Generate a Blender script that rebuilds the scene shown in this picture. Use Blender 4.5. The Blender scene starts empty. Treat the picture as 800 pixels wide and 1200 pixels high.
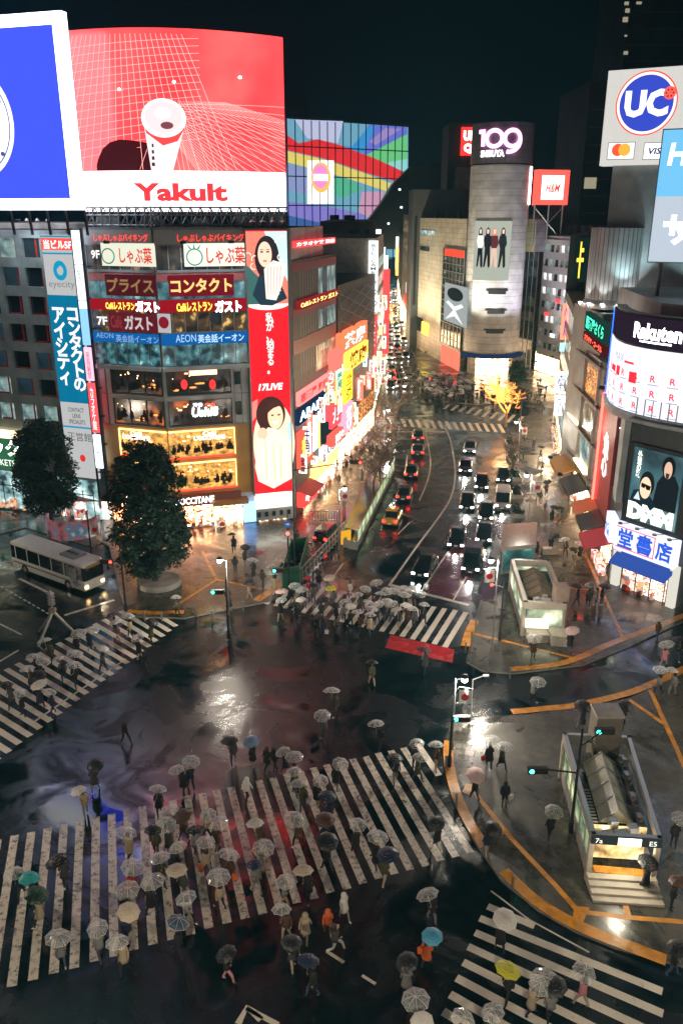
import bpy, math, random
from mathutils import Vector, Matrix
R = math.radians
rnd = random.Random(7)
SC = bpy.context.scene
COL = SC.collection
PI = math.pi

# ---------------- camera, world, exposure ----------------
CH, CF, CP = 32.0, 963.0, R(20.0)
cam = bpy.data.cameras.new('camera')
cam_o = bpy.data.objects.new('camera', cam); COL.objects.link(cam_o)
cam_o.location = (0, 0, CH); cam_o.rotation_euler = (R(90) - CP, 0, R(0))
cam.sensor_fit = 'VERTICAL'; cam.sensor_height = 24.0; cam.lens = 24.0 * CF / 1200.0
cam.clip_start = 0.3; cam.clip_end = 5000
SC.camera = cam_o
SC.view_settings.view_transform = 'Standard'; SC.view_settings.look = 'None'
SC.view_settings.exposure = 0.85; SC.view_settings.gamma = 1
SC.cycles.use_denoising = True
SC.cycles.max_bounces = 5; SC.cycles.diffuse_bounces = 2; SC.cycles.glossy_bounces = 3
SC.cycles.transmission_bounces = 4; SC.cycles.transparent_max_bounces = 16
SC.cycles.volume_bounces = 0
SC.cycles.sample_clamp_indirect = 4.0; SC.cycles.sample_clamp_direct = 0
SC.cycles.caustics_reflective = False; SC.cycles.caustics_refractive = False
w = bpy.data.worlds.new('World'); SC.world = w; w.use_nodes = True
nt = w.node_tree; nt.nodes.clear()
wo = nt.nodes.new('ShaderNodeOutputWorld'); bg = nt.nodes.new('ShaderNodeBackground')
sky = nt.nodes.new('ShaderNodeTexSky'); sky.sky_type = 'NISHITA'; sky.sun_disc = False
sky.sun_elevation = R(-4); sky.sun_rotation = R(200)
mx = nt.nodes.new('ShaderNodeMix'); mx.data_type = 'RGBA'; mx.inputs[0].default_value = 0.93
mx.inputs[7].default_value = (0.012, 0.11, 0.16, 1)
nt.links.new(sky.outputs[0], mx.inputs[6]); nt.links.new(mx.outputs[2], bg.inputs[0])
bg.inputs[1].default_value = 0.012
nt.links.new(bg.outputs[0], wo.inputs[0])
moon = bpy.data.lights.new('moonlight', 'SUN'); moon.energy = 0.012; moon.angle = R(12); moon.color = (.6, .85, 1)
moon_o = bpy.data.objects.new('moonlight', moon); COL.objects.link(moon_o); moon_o.rotation_euler = (R(25), 0, R(20))

# ---------------- pixel to world ----------------
cP, sP = math.cos(CP), math.sin(CP)
def ray(px, py):
    u = px - 400.0; v = 600.0 - py
    return Vector((u, CF * cP + v * sP, -CF * sP + v * cP))
def G(px, py, z=0.0):
    r = ray(px, py); t = (z - CH) / r.z
    return Vector((r.x * t, r.y * t, z))
def AY(px, py, Y):
    r = ray(px, py); t = Y / r.y
    return Vector((r.x * t, Y, CH + r.z * t))
def PX(p):
    x, y, z = p[0], p[1], p[2] - CH
    d = y * cP - z * sP; u = y * sP + z * cP
    return (400 + CF * x / d, 600 - CF * u / d)

# ---------------- materials ----------------
def lin(c):
    return tuple(((x / 255) / 12.92 if x / 255 <= 0.04045 else ((x / 255 + 0.055) / 1.055) ** 2.4) for x in c) + (1,)
_mc = {}
def pm(name, col, rough=0.6, metal=0.0, spec=0.5, noise=0.0, nscale=2.0, trans=0.0, bump=0.0, coat=0.0):
    if name in _mc: return _mc[name]
    m = bpy.data.materials.new(name); m.use_nodes = True; t = m.node_tree; b = t.nodes['Principled BSDF']
    c = tuple(col[:3]) + (1,)
    b.inputs['Base Color'].default_value = c; b.inputs['Roughness'].default_value = rough
    b.inputs['Metallic'].default_value = metal; b.inputs['Specular IOR Level'].default_value = spec
    b.inputs['Coat Weight'].default_value = coat
    if noise or bump:
        tc = t.nodes.new('ShaderNodeTexCoord'); n = t.nodes.new('ShaderNodeTexNoise')
        n.inputs['Scale'].default_value = nscale; n.inputs['Detail'].default_value = 6
        t.links.new(tc.outputs['Object'], n.inputs['Vector'])
        if noise:
            r = t.nodes.new('ShaderNodeValToRGB')
            r.color_ramp.elements[0].position = .3; r.color_ramp.elements[1].position = .7
            r.color_ramp.elements[0].color = tuple(x * (1 - noise) for x in c[:3]) + (1,)
            r.color_ramp.elements[1].color = tuple(min(1, x * (1 + noise)) for x in c[:3]) + (1,)
            t.links.new(n.outputs['Fac'], r.inputs[0]); t.links.new(r.outputs[0], b.inputs['Base Color'])
        if bump:
            bp = t.nodes.new('ShaderNodeBump'); bp.inputs['Strength'].default_value = bump
            t.links.new(n.outputs['Fac'], bp.inputs['Height']); t.links.new(bp.outputs[0], b.inputs['Normal'])
    _mc[name] = m; return m
def em(col, s=1.0, name=None):
    k = name or ('lit_%d_%d_%d_%d' % (int(col[0]), int(col[1]), int(col[2]), int(s * 100)))
    if k in _mc: return _mc[k]
    m = bpy.data.materials.new(k); m.use_nodes = True; t = m.node_tree; t.nodes.clear()
    o = t.nodes.new('ShaderNodeOutputMaterial'); e = t.nodes.new('ShaderNodeEmission')
    e.inputs[0].default_value = lin(col); e.inputs[1].default_value = s
    t.links.new(e.outputs[0], o.inputs[0]); _mc[k] = m
    return m
def em_noise(name, cols, s, scale=1.0, stretch=(1, 1, 1), detail=3, kind='noise', pos=None):
    """lit interior seen through glass: uneven patches of light"""
    if name in _mc: return _mc[name]
    m = bpy.data.materials.new(name); m.use_nodes = True; t = m.node_tree; b = t.nodes['Principled BSDF']
    tc = t.nodes.new('ShaderNodeTexCoord'); mp = t.nodes.new('ShaderNodeMapping'); mp.inputs['Scale'].default_value = stretch
    t.links.new(tc.outputs['Object'], mp.inputs[0])
    if kind == 'noise':
        n = t.nodes.new('ShaderNodeTexNoise'); n.inputs['Detail'].default_value = detail; src = n.outputs['Fac']
    else:
        n = t.nodes.new('ShaderNodeTexVoronoi'); src = n.outputs['Color']
    n.inputs['Scale'].default_value = scale
    t.links.new(mp.outputs[0], n.inputs['Vector'])
    r = t.nodes.new('ShaderNodeValToRGB'); cr = r.color_ramp
    k = len(cols)
    while len(cr.elements) < k: cr.elements.new(.5)
    for i, c in enumerate(cols):
        cr.elements[i].position = (pos[i] if pos else .3 + .4 * i / (k - 1)); cr.elements[i].color = lin(c)
    t.links.new(src, r.inputs[0])
    b.inputs['Base Color'].default_value = (.02, .02, .02, 1); b.inputs['Roughness'].default_value = .15
    t.links.new(r.outputs[0], b.inputs['Emission Color']); b.inputs['Emission Strength'].default_value = s
    _mc[name] = m; return m

def interior(name, dark, mid, hot, s, scale=1.0, lamps=.13, hot2=None):
    """a lit room behind glass: dim walls, furniture sized shapes and small bright lamps"""
    if name in _mc: return _mc[name]
    m = bpy.data.materials.new(name); m.use_nodes = True; t = m.node_tree; b = t.nodes['Principled BSDF']; L = t.links.new
    tc = t.nodes.new('ShaderNodeTexCoord'); mp = t.nodes.new('ShaderNodeMapping'); mp.inputs['Scale'].default_value = (1, 1, 1.7); L(tc.outputs['Object'], mp.inputs[0])
    n = t.nodes.new('ShaderNodeTexNoise'); n.inputs['Scale'].default_value = .45 * scale; n.inputs['Detail'].default_value = 2; L(mp.outputs[0], n.inputs['Vector'])
    v = t.nodes.new('ShaderNodeTexVoronoi'); v.inputs['Scale'].default_value = 2.6 * scale; v.distance = 'CHEBYCHEV'; L(mp.outputs[0], v.inputs['Vector'])
    sp = t.nodes.new('ShaderNodeSeparateColor'); L(v.outputs['Color'], sp.inputs[0])
    a = t.nodes.new('ShaderNodeMath'); a.operation = 'MULTIPLY'; L(n.outputs['Fac'], a.inputs[0]); L(sp.outputs[0], a.inputs[1])
    r = t.nodes.new('ShaderNodeValToRGB'); cr = r.color_ramp; cr.elements.new(.5)
    for i, (p_, c) in enumerate(((.08, dark), (.25, mid), (.48, hot))): cr.elements[i].position = p_; cr.elements[i].color = lin(c)
    L(a.outputs[0], r.inputs[0])
    d = t.nodes.new('ShaderNodeTexVoronoi'); d.inputs['Scale'].default_value = .9 * scale; L(mp.outputs[0], d.inputs['Vector'])
    lt = t.nodes.new('ShaderNodeMath'); lt.operation = 'LESS_THAN'; lt.inputs[1].default_value = lamps * .8; L(d.outputs['Distance'], lt.inputs[0])
    mx_ = t.nodes.new('ShaderNodeMix'); mx_.data_type = 'RGBA'; L(lt.outputs[0], mx_.inputs[0]); L(r.outputs[0], mx_.inputs[6]); h = lin(hot2 or (255, 235, 200)); mx_.inputs[7].default_value = (h[0] * 1.6, h[1] * 1.6, h[2] * 1.6, 1)
    b.inputs['Base Color'].default_value = (.02, .02, .02, 1); b.inputs['Roughness'].default_value = .15
    L(mx_.outputs[2], b.inputs['Emission Color']); b.inputs['Emission Strength'].default_value = s
    _mc[name] = m; return m
def wet(name, col, lo, hi, scale, pud=0.5, var=.35, bump=.25, grid=None, dry=.6):
    """rain-wet paving: base colour from the material, gloss patches from puddles"""
    m = bpy.data.materials.new(name); m.use_nodes = True; t = m.node_tree; b = t.nodes['Principled BSDF']; L = t.links.new
    tc = t.nodes.new('ShaderNodeTexCoord')
    n1 = t.nodes.new('ShaderNodeTexNoise'); n1.inputs['Scale'].default_value = scale; n1.inputs['Detail'].default_value = 7; n1.inputs['Roughness'].default_value = .62
    n1.inputs['Distortion'].default_value = .8
    n2 = t.nodes.new('ShaderNodeTexNoise'); n2.inputs['Scale'].default_value = 1.6; n2.inputs['Detail'].default_value = 6
    n3 = t.nodes.new('ShaderNodeTexNoise'); n3.inputs['Scale'].default_value = 22; n3.inputs['Detail'].default_value = 4
    for n in (n1, n2, n3): L(tc.outputs['Object'], n.inputs['Vector'])
    rr = t.nodes.new('ShaderNodeMapRange'); rr.inputs[1].default_value = pud - .08; rr.inputs[2].default_value = pud + .1
    rr.inputs[3].default_value = lo; rr.inputs[4].default_value = hi; L(n1.outputs['Fac'], rr.inputs[0]); L(rr.outputs[0], b.inputs['Roughness'])
    cr = t.nodes.new('ShaderNodeValToRGB'); cr.color_ramp.elements[0].position = .3; cr.color_ramp.elements[1].position = .72
    cr.color_ramp.elements[0].color = tuple(x * (1 - var) for x in col) + (1,); cr.color_ramp.elements[1].color = tuple(x * (1 + var) for x in col) + (1,)
    L(n2.outputs['Fac'], cr.inputs[0]); out = cr.outputs[0]
    if grid:
        bk = t.nodes.new('ShaderNodeTexBrick'); bk.inputs['Scale'].default_value = 1; bk.inputs['Brick Width'].default_value = grid; bk.inputs['Row Height'].default_value = grid
        bk.inputs['Mortar Size'].default_value = .012; bk.offset = .5
        bk.inputs['Color1'].default_value = (1, 1, 1, 1); bk.inputs['Color2'].default_value = (.72, .72, .72, 1); bk.inputs['Mortar'].default_value = (.35, .35, .35, 1)
        mp = t.nodes.new('ShaderNodeMapping'); mp.inputs['Rotation'].default_value = (0, 0, R(18)); L(tc.outputs['Object'], mp.inputs[0]); L(mp.outputs[0], bk.inputs['Vector'])
        mu = t.nodes.new('ShaderNodeMix'); mu.data_type = 'RGBA'; mu.blend_type = 'MULTIPLY'; mu.inputs[0].default_value = .8
        L(out, mu.inputs[6]); L(bk.outputs['Color'], mu.inputs[7]); out = mu.outputs[2]
    L(out, b.inputs['Base Color'])
    bp = t.nodes.new('ShaderNodeBump'); bp.inputs['Strength'].default_value = bump; bp.inputs['Distance'].default_value = .02
    mul = t.nodes.new('ShaderNodeMath'); mul.operation = 'MULTIPLY'
    mr = t.nodes.new('ShaderNodeMapRange'); mr.inputs[1].default_value = pud - .08; mr.inputs[2].default_value = pud + .1; mr.inputs[3].default_value = .1; mr.inputs[4].default_value = 1
    L(n1.outputs['Fac'], mr.inputs[0]); L(n3.outputs['Fac'], mul.inputs[0]); L(mr.outputs[0], mul.inputs[1])
    L(mul.outputs[0], bp.inputs['Height']); L(bp.outputs[0], b.inputs['Normal'])
    sr = t.nodes.new('ShaderNodeMapRange'); sr.inputs[1].default_value = pud - .08; sr.inputs[2].default_value = pud + .1; sr.inputs[3].default_value = 1.0; sr.inputs[4].default_value = dry; L(n1.outputs['Fac'], sr.inputs[0]); L(sr.outputs[0], b.inputs['Specular IOR Level'])
    _mc[name] = m; return m
def tiles(name, col, bw, bh, mort=.02, mc=.45, rough=.45, cyl=None, metal=0.0, zonly=False, col2=.88):
    m = bpy.data.materials.new(name); m.use_nodes = True; t = m.node_tree; b = t.nodes['Principled BSDF']; L = t.links.new
    tc = t.nodes.new('ShaderNodeTexCoord'); sp = t.nodes.new('ShaderNodeSeparateXYZ'); L(tc.outputs['Object'], sp.inputs[0])
    cb = t.nodes.new('ShaderNodeCombineXYZ')
    if cyl:
        a = t.nodes.new('ShaderNodeMath'); a.operation = 'ARCTAN2'; L(sp.outputs[1], a.inputs[0]); L(sp.outputs[0], a.inputs[1])
        q = t.nodes.new('ShaderNodeMath'); q.operation = 'MULTIPLY'; q.inputs[1].default_value = cyl; L(a.outputs[0], q.inputs[0]); L(q.outputs[0], cb.inputs[0])
    else:
        q = t.nodes.new('ShaderNodeMath'); q.operation = 'ADD'; L(sp.outputs[0], q.inputs[0]); L(sp.outputs[1], q.inputs[1]); L(q.outputs[0], cb.inputs[0])
    L(sp.outputs[2], cb.inputs[1])
    bk = t.nodes.new('ShaderNodeTexBrick'); bk.offset = 0; bk.inputs['Scale'].default_value = 1; bk.inputs['Brick Width'].default_value = bw; bk.inputs['Row Height'].default_value = bh
    bk.inputs['Mortar Size'].default_value = mort; bk.inputs['Color1'].default_value = tuple(col) + (1,); bk.inputs['Color2'].default_value = tuple(x * col2 for x in col) + (1,)
    bk.inputs['Mortar'].default_value = tuple(x * mc for x in col) + (1,)
    L(cb.outputs[0], bk.inputs['Vector'])
    n = t.nodes.new('ShaderNodeTexNoise'); n.inputs['Scale'].default_value = .5; n.inputs['Detail'].default_value = 8; L(tc.outputs['Object'], n.inputs['Vector'])
    mr = t.nodes.new('ShaderNodeMapRange'); mr.inputs[1].default_value = .3; mr.inputs[2].default_value = .7; mr.inputs[3].default_value = .7; mr.inputs[4].default_value = 1.15; L(n.outputs['Fac'], mr.inputs[0])
    mu = t.nodes.new('ShaderNodeVectorMath'); mu.operation = 'SCALE'; L(bk.outputs['Color'], mu.inputs[0]); L(mr.outputs[0], mu.inputs[3])
    L(mu.outputs[0], b.inputs['Base Color']); b.inputs['Roughness'].default_value = rough; b.inputs['Metallic'].default_value = metal
    _mc[name] = m; return m

# ---------------- mesh builder ----------------
class MB:
    def __init__(s): s.v = []; s.f = []; s.m = []
    def poly(s, pts, mi=0):
        i = len(s.v); s.v += [tuple(p) for p in pts]; s.f.append(tuple(range(i, i + len(pts)))); s.m.append(mi)
    def hexa(s, p, mi=0):
        i = len(s.v); s.v += [tuple(q) for q in p]
        for f in ((0, 3, 2, 1), (4, 5, 6, 7), (0, 1, 5, 4), (1, 2, 6, 5), (2, 3, 7, 6), (3, 0, 4, 7)):
            s.f.append(tuple(i + k for k in f)); s.m.append(mi)
    def box(s, c, d, mi=0, rz=0):
        cx, cy, cz = c; x, y, z = d[0] / 2, d[1] / 2, d[2] / 2; ca, sa = math.cos(rz), math.sin(rz)
        P = []
        for zz in (-z, z):
            for a, b in ((-x, -y), (x, -y), (x, y), (-x, y)):
                P.append((cx + a * ca - b * sa, cy + a * sa + b * ca, cz + zz))
        s.hexa(P, mi)
    def prism(s, pts, z0, z1, mi=0, mtop=None):
        n = len(pts); i = len(s.v)
        s.v += [(p[0], p[1], z0) for p in pts] + [(p[0], p[1], z1) for p in pts]
        s.f.append(tuple(i + k for k in reversed(range(n)))); s.m.append(mi)
        s.f.append(tuple(i + n + k for k in range(n))); s.m.append(mi if mtop is None else mtop)
        for k in range(n):
            s.f.append((i + k, i + (k + 1) % n, i + n + (k + 1) % n, i + n + k)); s.m.append(mi)
    def tube(s, a, b, r0, r1=None, n=8, mi=0, cap=True):
        a = Vector(a); b = Vector(b); r1 = r0 if r1 is None else r1
        d = (b - a); 
        if d.length < 1e-6: return
        d.normalize(); x = d.orthogonal().normalized(); y = d.cross(x); i = len(s.v)
        for p, r in ((a, r0), (b, r1)):
            for k in range(n):
                t = 2 * PI * k / n; s.v.append(tuple(p + (x * math.cos(t) + y * math.sin(t)) * r))
        for k in range(n):
            s.f.append((i + k, i + (k + 1) % n, i + n + (k + 1) % n, i + n + k)); s.m.append(mi)
        if cap:
            s.f.append(tuple(i + k for k in reversed(range(n)))); s.m.append(mi)
            s.f.append(tuple(i + n + k for k in range(n))); s.m.append(mi)
    def lathe(s, c, prof, n=16, mi=0, a0=0, a1=2 * PI):
        full = abs(a1 - a0 - 2 * PI) < 1e-6; m = n if full else n + 1; i = len(s.v)
        for r, z in prof:
            for k in range(m):
                t = a0 + (a1 - a0) * k / n; s.v.append((c[0] + r * math.cos(t), c[1] + r * math.sin(t), c[2] + z))
        for j in range(len(prof) - 1):
            for k in range(n):
                k2 = (k + 1) % m if full else k + 1
                s.f.append((i + j * m + k, i + j * m + k2, i + (j + 1) * m + k2, i + (j + 1) * m + k)); s.m.append(mi)
    def loft(s, rings, mi=0, cap=True):
        n = len(rings[0]); i = len(s.v)
        for r in rings: s.v += [tuple(p) for p in r]
        for j in range(len(rings) - 1):
            for k in range(n):
                s.f.append((i + j * n + k, i + j * n + (k + 1) % n, i + (j + 1) * n + (k + 1) % n, i + (j + 1) * n + k)); s.m.append(mi)
        if cap:
            s.f.append(tuple(i + k for k in reversed(range(n)))); s.m.append(mi)
            s.f.append(tuple(i + (len(rings) - 1) * n + k for k in range(n))); s.m.append(mi)
    def mesh(s, name, mats, smooth=False):
        me = bpy.data.meshes.new(name); me.from_pydata(s.v, [], s.f)
        for m in (mats if isinstance(mats, (list, tuple)) else [mats]): me.materials.append(m)
        me.polygons.foreach_set('material_index', s.m)
        if smooth: me.polygons.foreach_set('use_smooth', [True] * len(s.f))
        me.update(); return me
    def build(s, name, mats, parent=None, smooth=False, label=None, world=True):
        """world: verts are world coordinates even under a placed parent"""
        me = s.mesh(name, mats, smooth)
        o = bpy.data.objects.new(name, me); COL.objects.link(o)
        if world:   # put the origin in the middle of the piece
            if s.v:
                xs = [min(v[i] for v in s.v) for i in (0, 1, 2)]; xe = [max(v[i] for v in s.v) for i in (0, 1, 2)]
                c = Vector(((xs[0] + xe[0]) / 2, (xs[1] + xe[1]) / 2, xs[2]))
                if parent is None or name in KEEP: c = Vector((0, 0, 0)) if name in KEEP else c
                me.transform(Matrix.Translation(-c)); o.location = c
        if parent is not None:
            o.parent = parent
            if world: 
                root = parent; off = Vector(parent['_w']) if '_w' in parent else Vector((0, 0, 0))
                o.location = o.location - off
        if world: o['_w'] = tuple(((Vector(parent['_w']) if parent is not None and '_w' in parent else Vector((0, 0, 0))) + o.location))
        if label: o['label'] = label
        return o
KEEP = {'road', 'tower_shell'}
def tag(o, label, cat, group=None):
    o['label'] = label; o['category'] = cat
    if group: o['group'] = group
    return o
def struct(o): o['kind'] = 'structure'; return o
def thing(name, label, cat, loc=(0, 0, 0), rz=0, group=None):
    o = bpy.data.objects.new(name, None); COL.objects.link(o); o.empty_display_size = .3
    o.location = loc; o.rotation_euler = (0, 0, rz); o['_w'] = tuple(loc)
    return tag(o, label, cat, group)
def copy_thing(o, loc, rz, label=None, group=None, parent=None):
    c = o.copy(); COL.objects.link(c)
    if parent is None: c.location = loc; c.rotation_euler = (0, 0, rz)
    else: c.parent = parent
    if label: c['label'] = label
    if group: c['group'] = group
    for ch in o.children: copy_thing(ch, None, None, parent=c)
    return c

# ---------------- lettering ----------------
def text_verts(s, vertical=False, bold=0.0, shear=0.0, space=1.0):
    cu = bpy.data.curves.new('t', 'FONT')
    cu.body = '\n'.join(s) if vertical else s
    cu.resolution_u = 2; cu.offset = bold; cu.shear = shear; cu.space_character = space
    cu.align_x = 'CENTER' if vertical else 'LEFT'
    if vertical: cu.space_line = .82
    o = bpy.data.objects.new('t', cu); COL.objects.link(o)
    dg = bpy.context.evaluated_depsgraph_get(); dg.update()
    me = bpy.data.meshes.new_from_object(o.evaluated_get(dg))
    v = [tuple(x.co) for x in me.vertices]; f = [tuple(p.vertices) for p in me.polygons]
    bpy.data.objects.remove(o); bpy.data.curves.remove(cu); bpy.data.meshes.remove(me)
    return v, f

class Wall:
    """a vertical wall standing on the ground from p0 (left) to p1 (right) as seen from its front"""
    def __init__(s, p0, p1, z0=0.0):
        s.p = Vector((p0[0], p0[1], 0)); d = Vector((p1[0] - p0[0], p1[1] - p0[1], 0)); s.L = d.length; s.u = d.normalized()
        s.n = Vector((s.u.y, -s.u.x, 0))
    def pt(s, u, z, o=0.0): return s.p + s.u * u + s.n * o + Vector((0, 0, z))
    def uv(s, px, py, o=0.0):
        r = ray(px, py); c = Vector((0, 0, CH)); q = s.p + s.n * o
        t = (q - c).dot(s.n) / r.dot(s.n); h = c + r * t
        return ((h - q).dot(s.u), h.z)
    def rect(s, x0, y0, x1, y1, o=0.0):
        ym = (y0 + y1) / 2; xm = (x0 + x1) / 2
        return (s.uv(x0, ym, o)[0], s.uv(x1, ym, o)[0], s.uv(xm, y1, o)[1], s.uv(xm, y0, o)[1])
    def box(s, mb, u0, u1, z0, z1, o0, o1, mi=0):
        mb.hexa([s.pt(u0, z0, o1), s.pt(u1, z0, o1), s.pt(u1, z0, o0), s.pt(u0, z0, o0),
                 s.pt(u0, z1, o1), s.pt(u1, z1, o1), s.pt(u1, z1, o0), s.pt(u0, z1, o0)], mi)
    def text(s, txt, u0, u1, z0, z1, o, mat, parent, name='lettering', vertical=False, bold=0.0, shear=0.0, keep=False, space=1.0):
        v, f = text_verts(txt, vertical, bold, shear, space)
        if not v: return None
        xa = min(p[0] for p in v); xb = max(p[0] for p in v); ya = min(p[1] for p in v); yb = max(p[1] for p in v)
        sx = (u1 - u0) / max(1e-6, xb - xa); sy = (z1 - z0) / max(1e-6, yb - ya)
        if keep:
            k = min(sx, sy); ou = ((u1 - u0) - k * (xb - xa)) / 2; oz = ((z1 - z0) - k * (yb - ya)) / 2; sx = sy = k
        else: ou = oz = 0
        mb = MB(); mb.v = [tuple(s.pt(u0 + ou + (p[0] - xa) * sx, z0 + oz + (p[1] - ya) * sy, o)) for p in v]; mb.f = f; mb.m = [0] * len(f)
        return mb.build(name, mat, parent)
    def shape(s, mb, pts, o, mi=0): mb.poly([s.pt(u, z, o) for u, z in pts], mi)
    def disc(s, mb, u, z, ru, rz, o, mi=0, n=28, a0=0, a1=2 * PI):
        mb.poly([s.pt(u + ru * math.cos(a0 + (a1 - a0) * k / n), z + rz * math.sin(a0 + (a1 - a0) * k / n), o) for k in range(n if a1 - a0 > 6.2 else n + 1)], mi)
    def ring(s, mb, u, z, ra, rb, o, mi=0, n=36, k=1.0, a0=0, a1=2 * PI):
        for j in range(n):
            t0 = a0 + (a1 - a0) * j / n; t1 = a0 + (a1 - a0) * (j + 1) / n
            mb.poly([s.pt(u + rb * math.cos(t0) * k, z + rb * math.sin(t0), o), s.pt(u + rb * math.cos(t1) * k, z + rb * math.sin(t1), o),
                     s.pt(u + ra * math.cos(t1) * k, z + ra * math.sin(t1), o), s.pt(u + ra * math.cos(t0) * k, z + ra * math.sin(t0), o)], mi)
    def panel(s, name, rect, o0, o1, mat, parent, label=None):
        mb = MB(); s.box(mb, rect[0], rect[1], rect[2], rect[3], o0, o1); return mb.build(name, mat, parent, label=label)

M = {}
M['asphalt'] = wet('wet_asphalt', (.0035, .0095, .012), .05, .32, .24, .47, .6, .6, dry=.3)
M['pave'] = wet('wet_paving', (.070, .066, .050), .12, .45, .2, .48, .45, .6, grid=.6)
M['paint'] = pm('worn_road_paint', (.62, .57, .48), .4, noise=.25, nscale=3)
M['tactile'] = wet('tactile_yellow', (.60, .25, .02), .2, .45, .4, .5, .3, .6)
M['redpave'] = wet('red_paving', (.42, .02, .025), .15, .4, .3, .5, .2, .3)
M['maroon'] = wet('maroon_lane', (.10, .012, .022), .12, .35, .2, .5, .25, .3)
M['kerb'] = pm('kerb_stone', (.3, .29, .27), .5, noise=.2)
M['concrete'] = pm('concrete', (.32, .31, .29), .7, noise=.25, nscale=.8)
M['dark'] = pm('dark_metal', (.02, .023, .026), .4, .3)
M['grey'] = pm('grey_metal', (.25, .26, .27), .4, .5)
M['steel'] = pm('pale_steel', (.5, .5, .5), .35, .6)
M['glass'] = pm('dark_glass', (.012, .02, .025), .06, spec=.8)
M['white'] = pm('white_paint', (.75, .74, .7), .5)
M['black'] = pm('black_paint', (.01, .01, .012), .45)
M['rubber'] = pm('rubber', (.012, .012, .012), .7)
# ---------------- ground ----------------
def worn(name, col, under, lo=.42, hi=.56, sc=2.2, rough=.32):
    m = bpy.data.materials.new(name); m.use_nodes = True; t = m.node_tree; b = t.nodes['Principled BSDF']; L = t.links.new
    tc = t.nodes.new('ShaderNodeTexCoord'); n = t.nodes.new('ShaderNodeTexNoise'); n.inputs['Scale'].default_value = sc; n.inputs['Detail'].default_value = 9; n.inputs['Roughness'].default_value = .75
    geo = t.nodes.new('ShaderNodeNewGeometry'); L(geo.outputs['Position'], n.inputs['Vector'])
    r = t.nodes.new('ShaderNodeValToRGB'); r.color_ramp.elements[0].position = lo; r.color_ramp.elements[1].position = hi
    r.color_ramp.elements[0].color = tuple(under) + (1,); r.color_ramp.elements[1].color = tuple(col) + (1,)
    L(n.outputs['Fac'], r.inputs[0]); L(r.outputs[0], b.inputs['Base Color']); b.inputs['Roughness'].default_value = rough
    return m
M['stripe'] = worn('worn_stripe_paint', (.68, .63, .54), (.10, .10, .09), .30, .42, 2.4)
M['stripe_old'] = worn('scuffed_stripe_paint', (.66, .61, .52), (.06, .065, .06), .38, .50, 3.2)
M['line'] = worn('lane_line_paint', (.6, .56, .48), (.15, .14, .13), .3, .46, 1.5)

g = MB(); g.poly([(-1500, -300, 0), (1500, -300, 0), (1500, 3000, 0), (-1500, 3000, 0)])
struct(g.build('road', M['asphalt']))

def pave(pts, name='pavement', h=.12, mat=None, inset=.25):
    P = [G(x, y, h) for x, y in pts] if not isinstance(pts[0], Vector) else pts
    mb = MB(); mb.prism([(p.x, p.y) for p in P], 0.002, h, 1, 0)
    return struct(mb.build(name, [mat or M['pave'], M['kerb']]))
# left plaza and pavement in front of the sign building, running up the avenue
pave([(150, 722), (216, 724), (318, 704), (346, 684), (402, 626), (446, 566), (462, 520), (466, 480), (457, 440), (449, 400), (446, 380), (380, 380), (250, 470), (120, 560), (70, 606), (128, 640), (140, 690)])
pave([(-260, 640), (-30, 615), (70, 606), (128, 632), (108, 640), (30, 618), (-60, 640), (-260, 676)], h=.11)
# right pavement with the kiosk
pave([(546, 775), (553, 738), (566, 690), (578, 640), (586, 600), (592, 560), (594, 520), (600, 500), (640, 470), (700, 470), (900, 620), (900, 690), (800, 728), (740, 756), (682, 779), (600, 789), (566, 786)])
# near right island with the subway entrance
pave([(523, 866), (530, 842), (600, 838), (678, 830), (736, 818), (770, 803), (830, 772), (980, 760), (1000, 1230), (800, 1132), (720, 1110), (676, 1092), (630, 1066), (586, 1030), (560, 992), (541, 960), (528, 920), (521, 890)])
# pavement round the foot of the cylindrical tower
pave([(500, 452), (520, 470), (560, 474), (604, 470), (640, 452), (700, 440), (760, 400), (560, 370), (480, 384), (478, 400)])
# pavement under the near right corner, raised slab at far left of the picture bottom is road

def ribbon(mb, pts, wd, z=.008, mi=0, jag=0):
    P = [G(x, y, z) for x, y in pts] if not isinstance(pts[0], Vector) else pts
    n = len(P); L = []; Rr = []
    for i, p in enumerate(P):
        a = P[max(0, i - 1)]; b = P[min(n - 1, i + 1)]; d = (b - a); d.z = 0; d.normalize(); q = Vector((-d.y, d.x, 0)) * wd / 2
        L.append(p + q); Rr.append(p - q)
    for i in range(n - 1): mb.poly([Rr[i], Rr[i + 1], L[i + 1], L[i]], mi)
def smooth(pts, k=6):
    out = []
    n = len(pts)
    for i in range(n - 1):
        p0 = pts[max(0, i - 1)]; p1 = pts[i]; p2 = pts[i + 1]; p3 = pts[min(n - 1, i + 2)]
        for j in range(k):
            t = j / k
            out.append(tuple(.5 * ((2 * p1[c]) + (-p0[c] + p2[c]) * t + (2 * p0[c] - 5 * p1[c] + 4 * p2[c] - p3[c]) * t * t + (-p0[c] + 3 * p1[c] - 3 * p2[c] + p3[c]) * t ** 3) for c in range(2)))
    out.append(tuple(pts[-1])); return out
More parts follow.
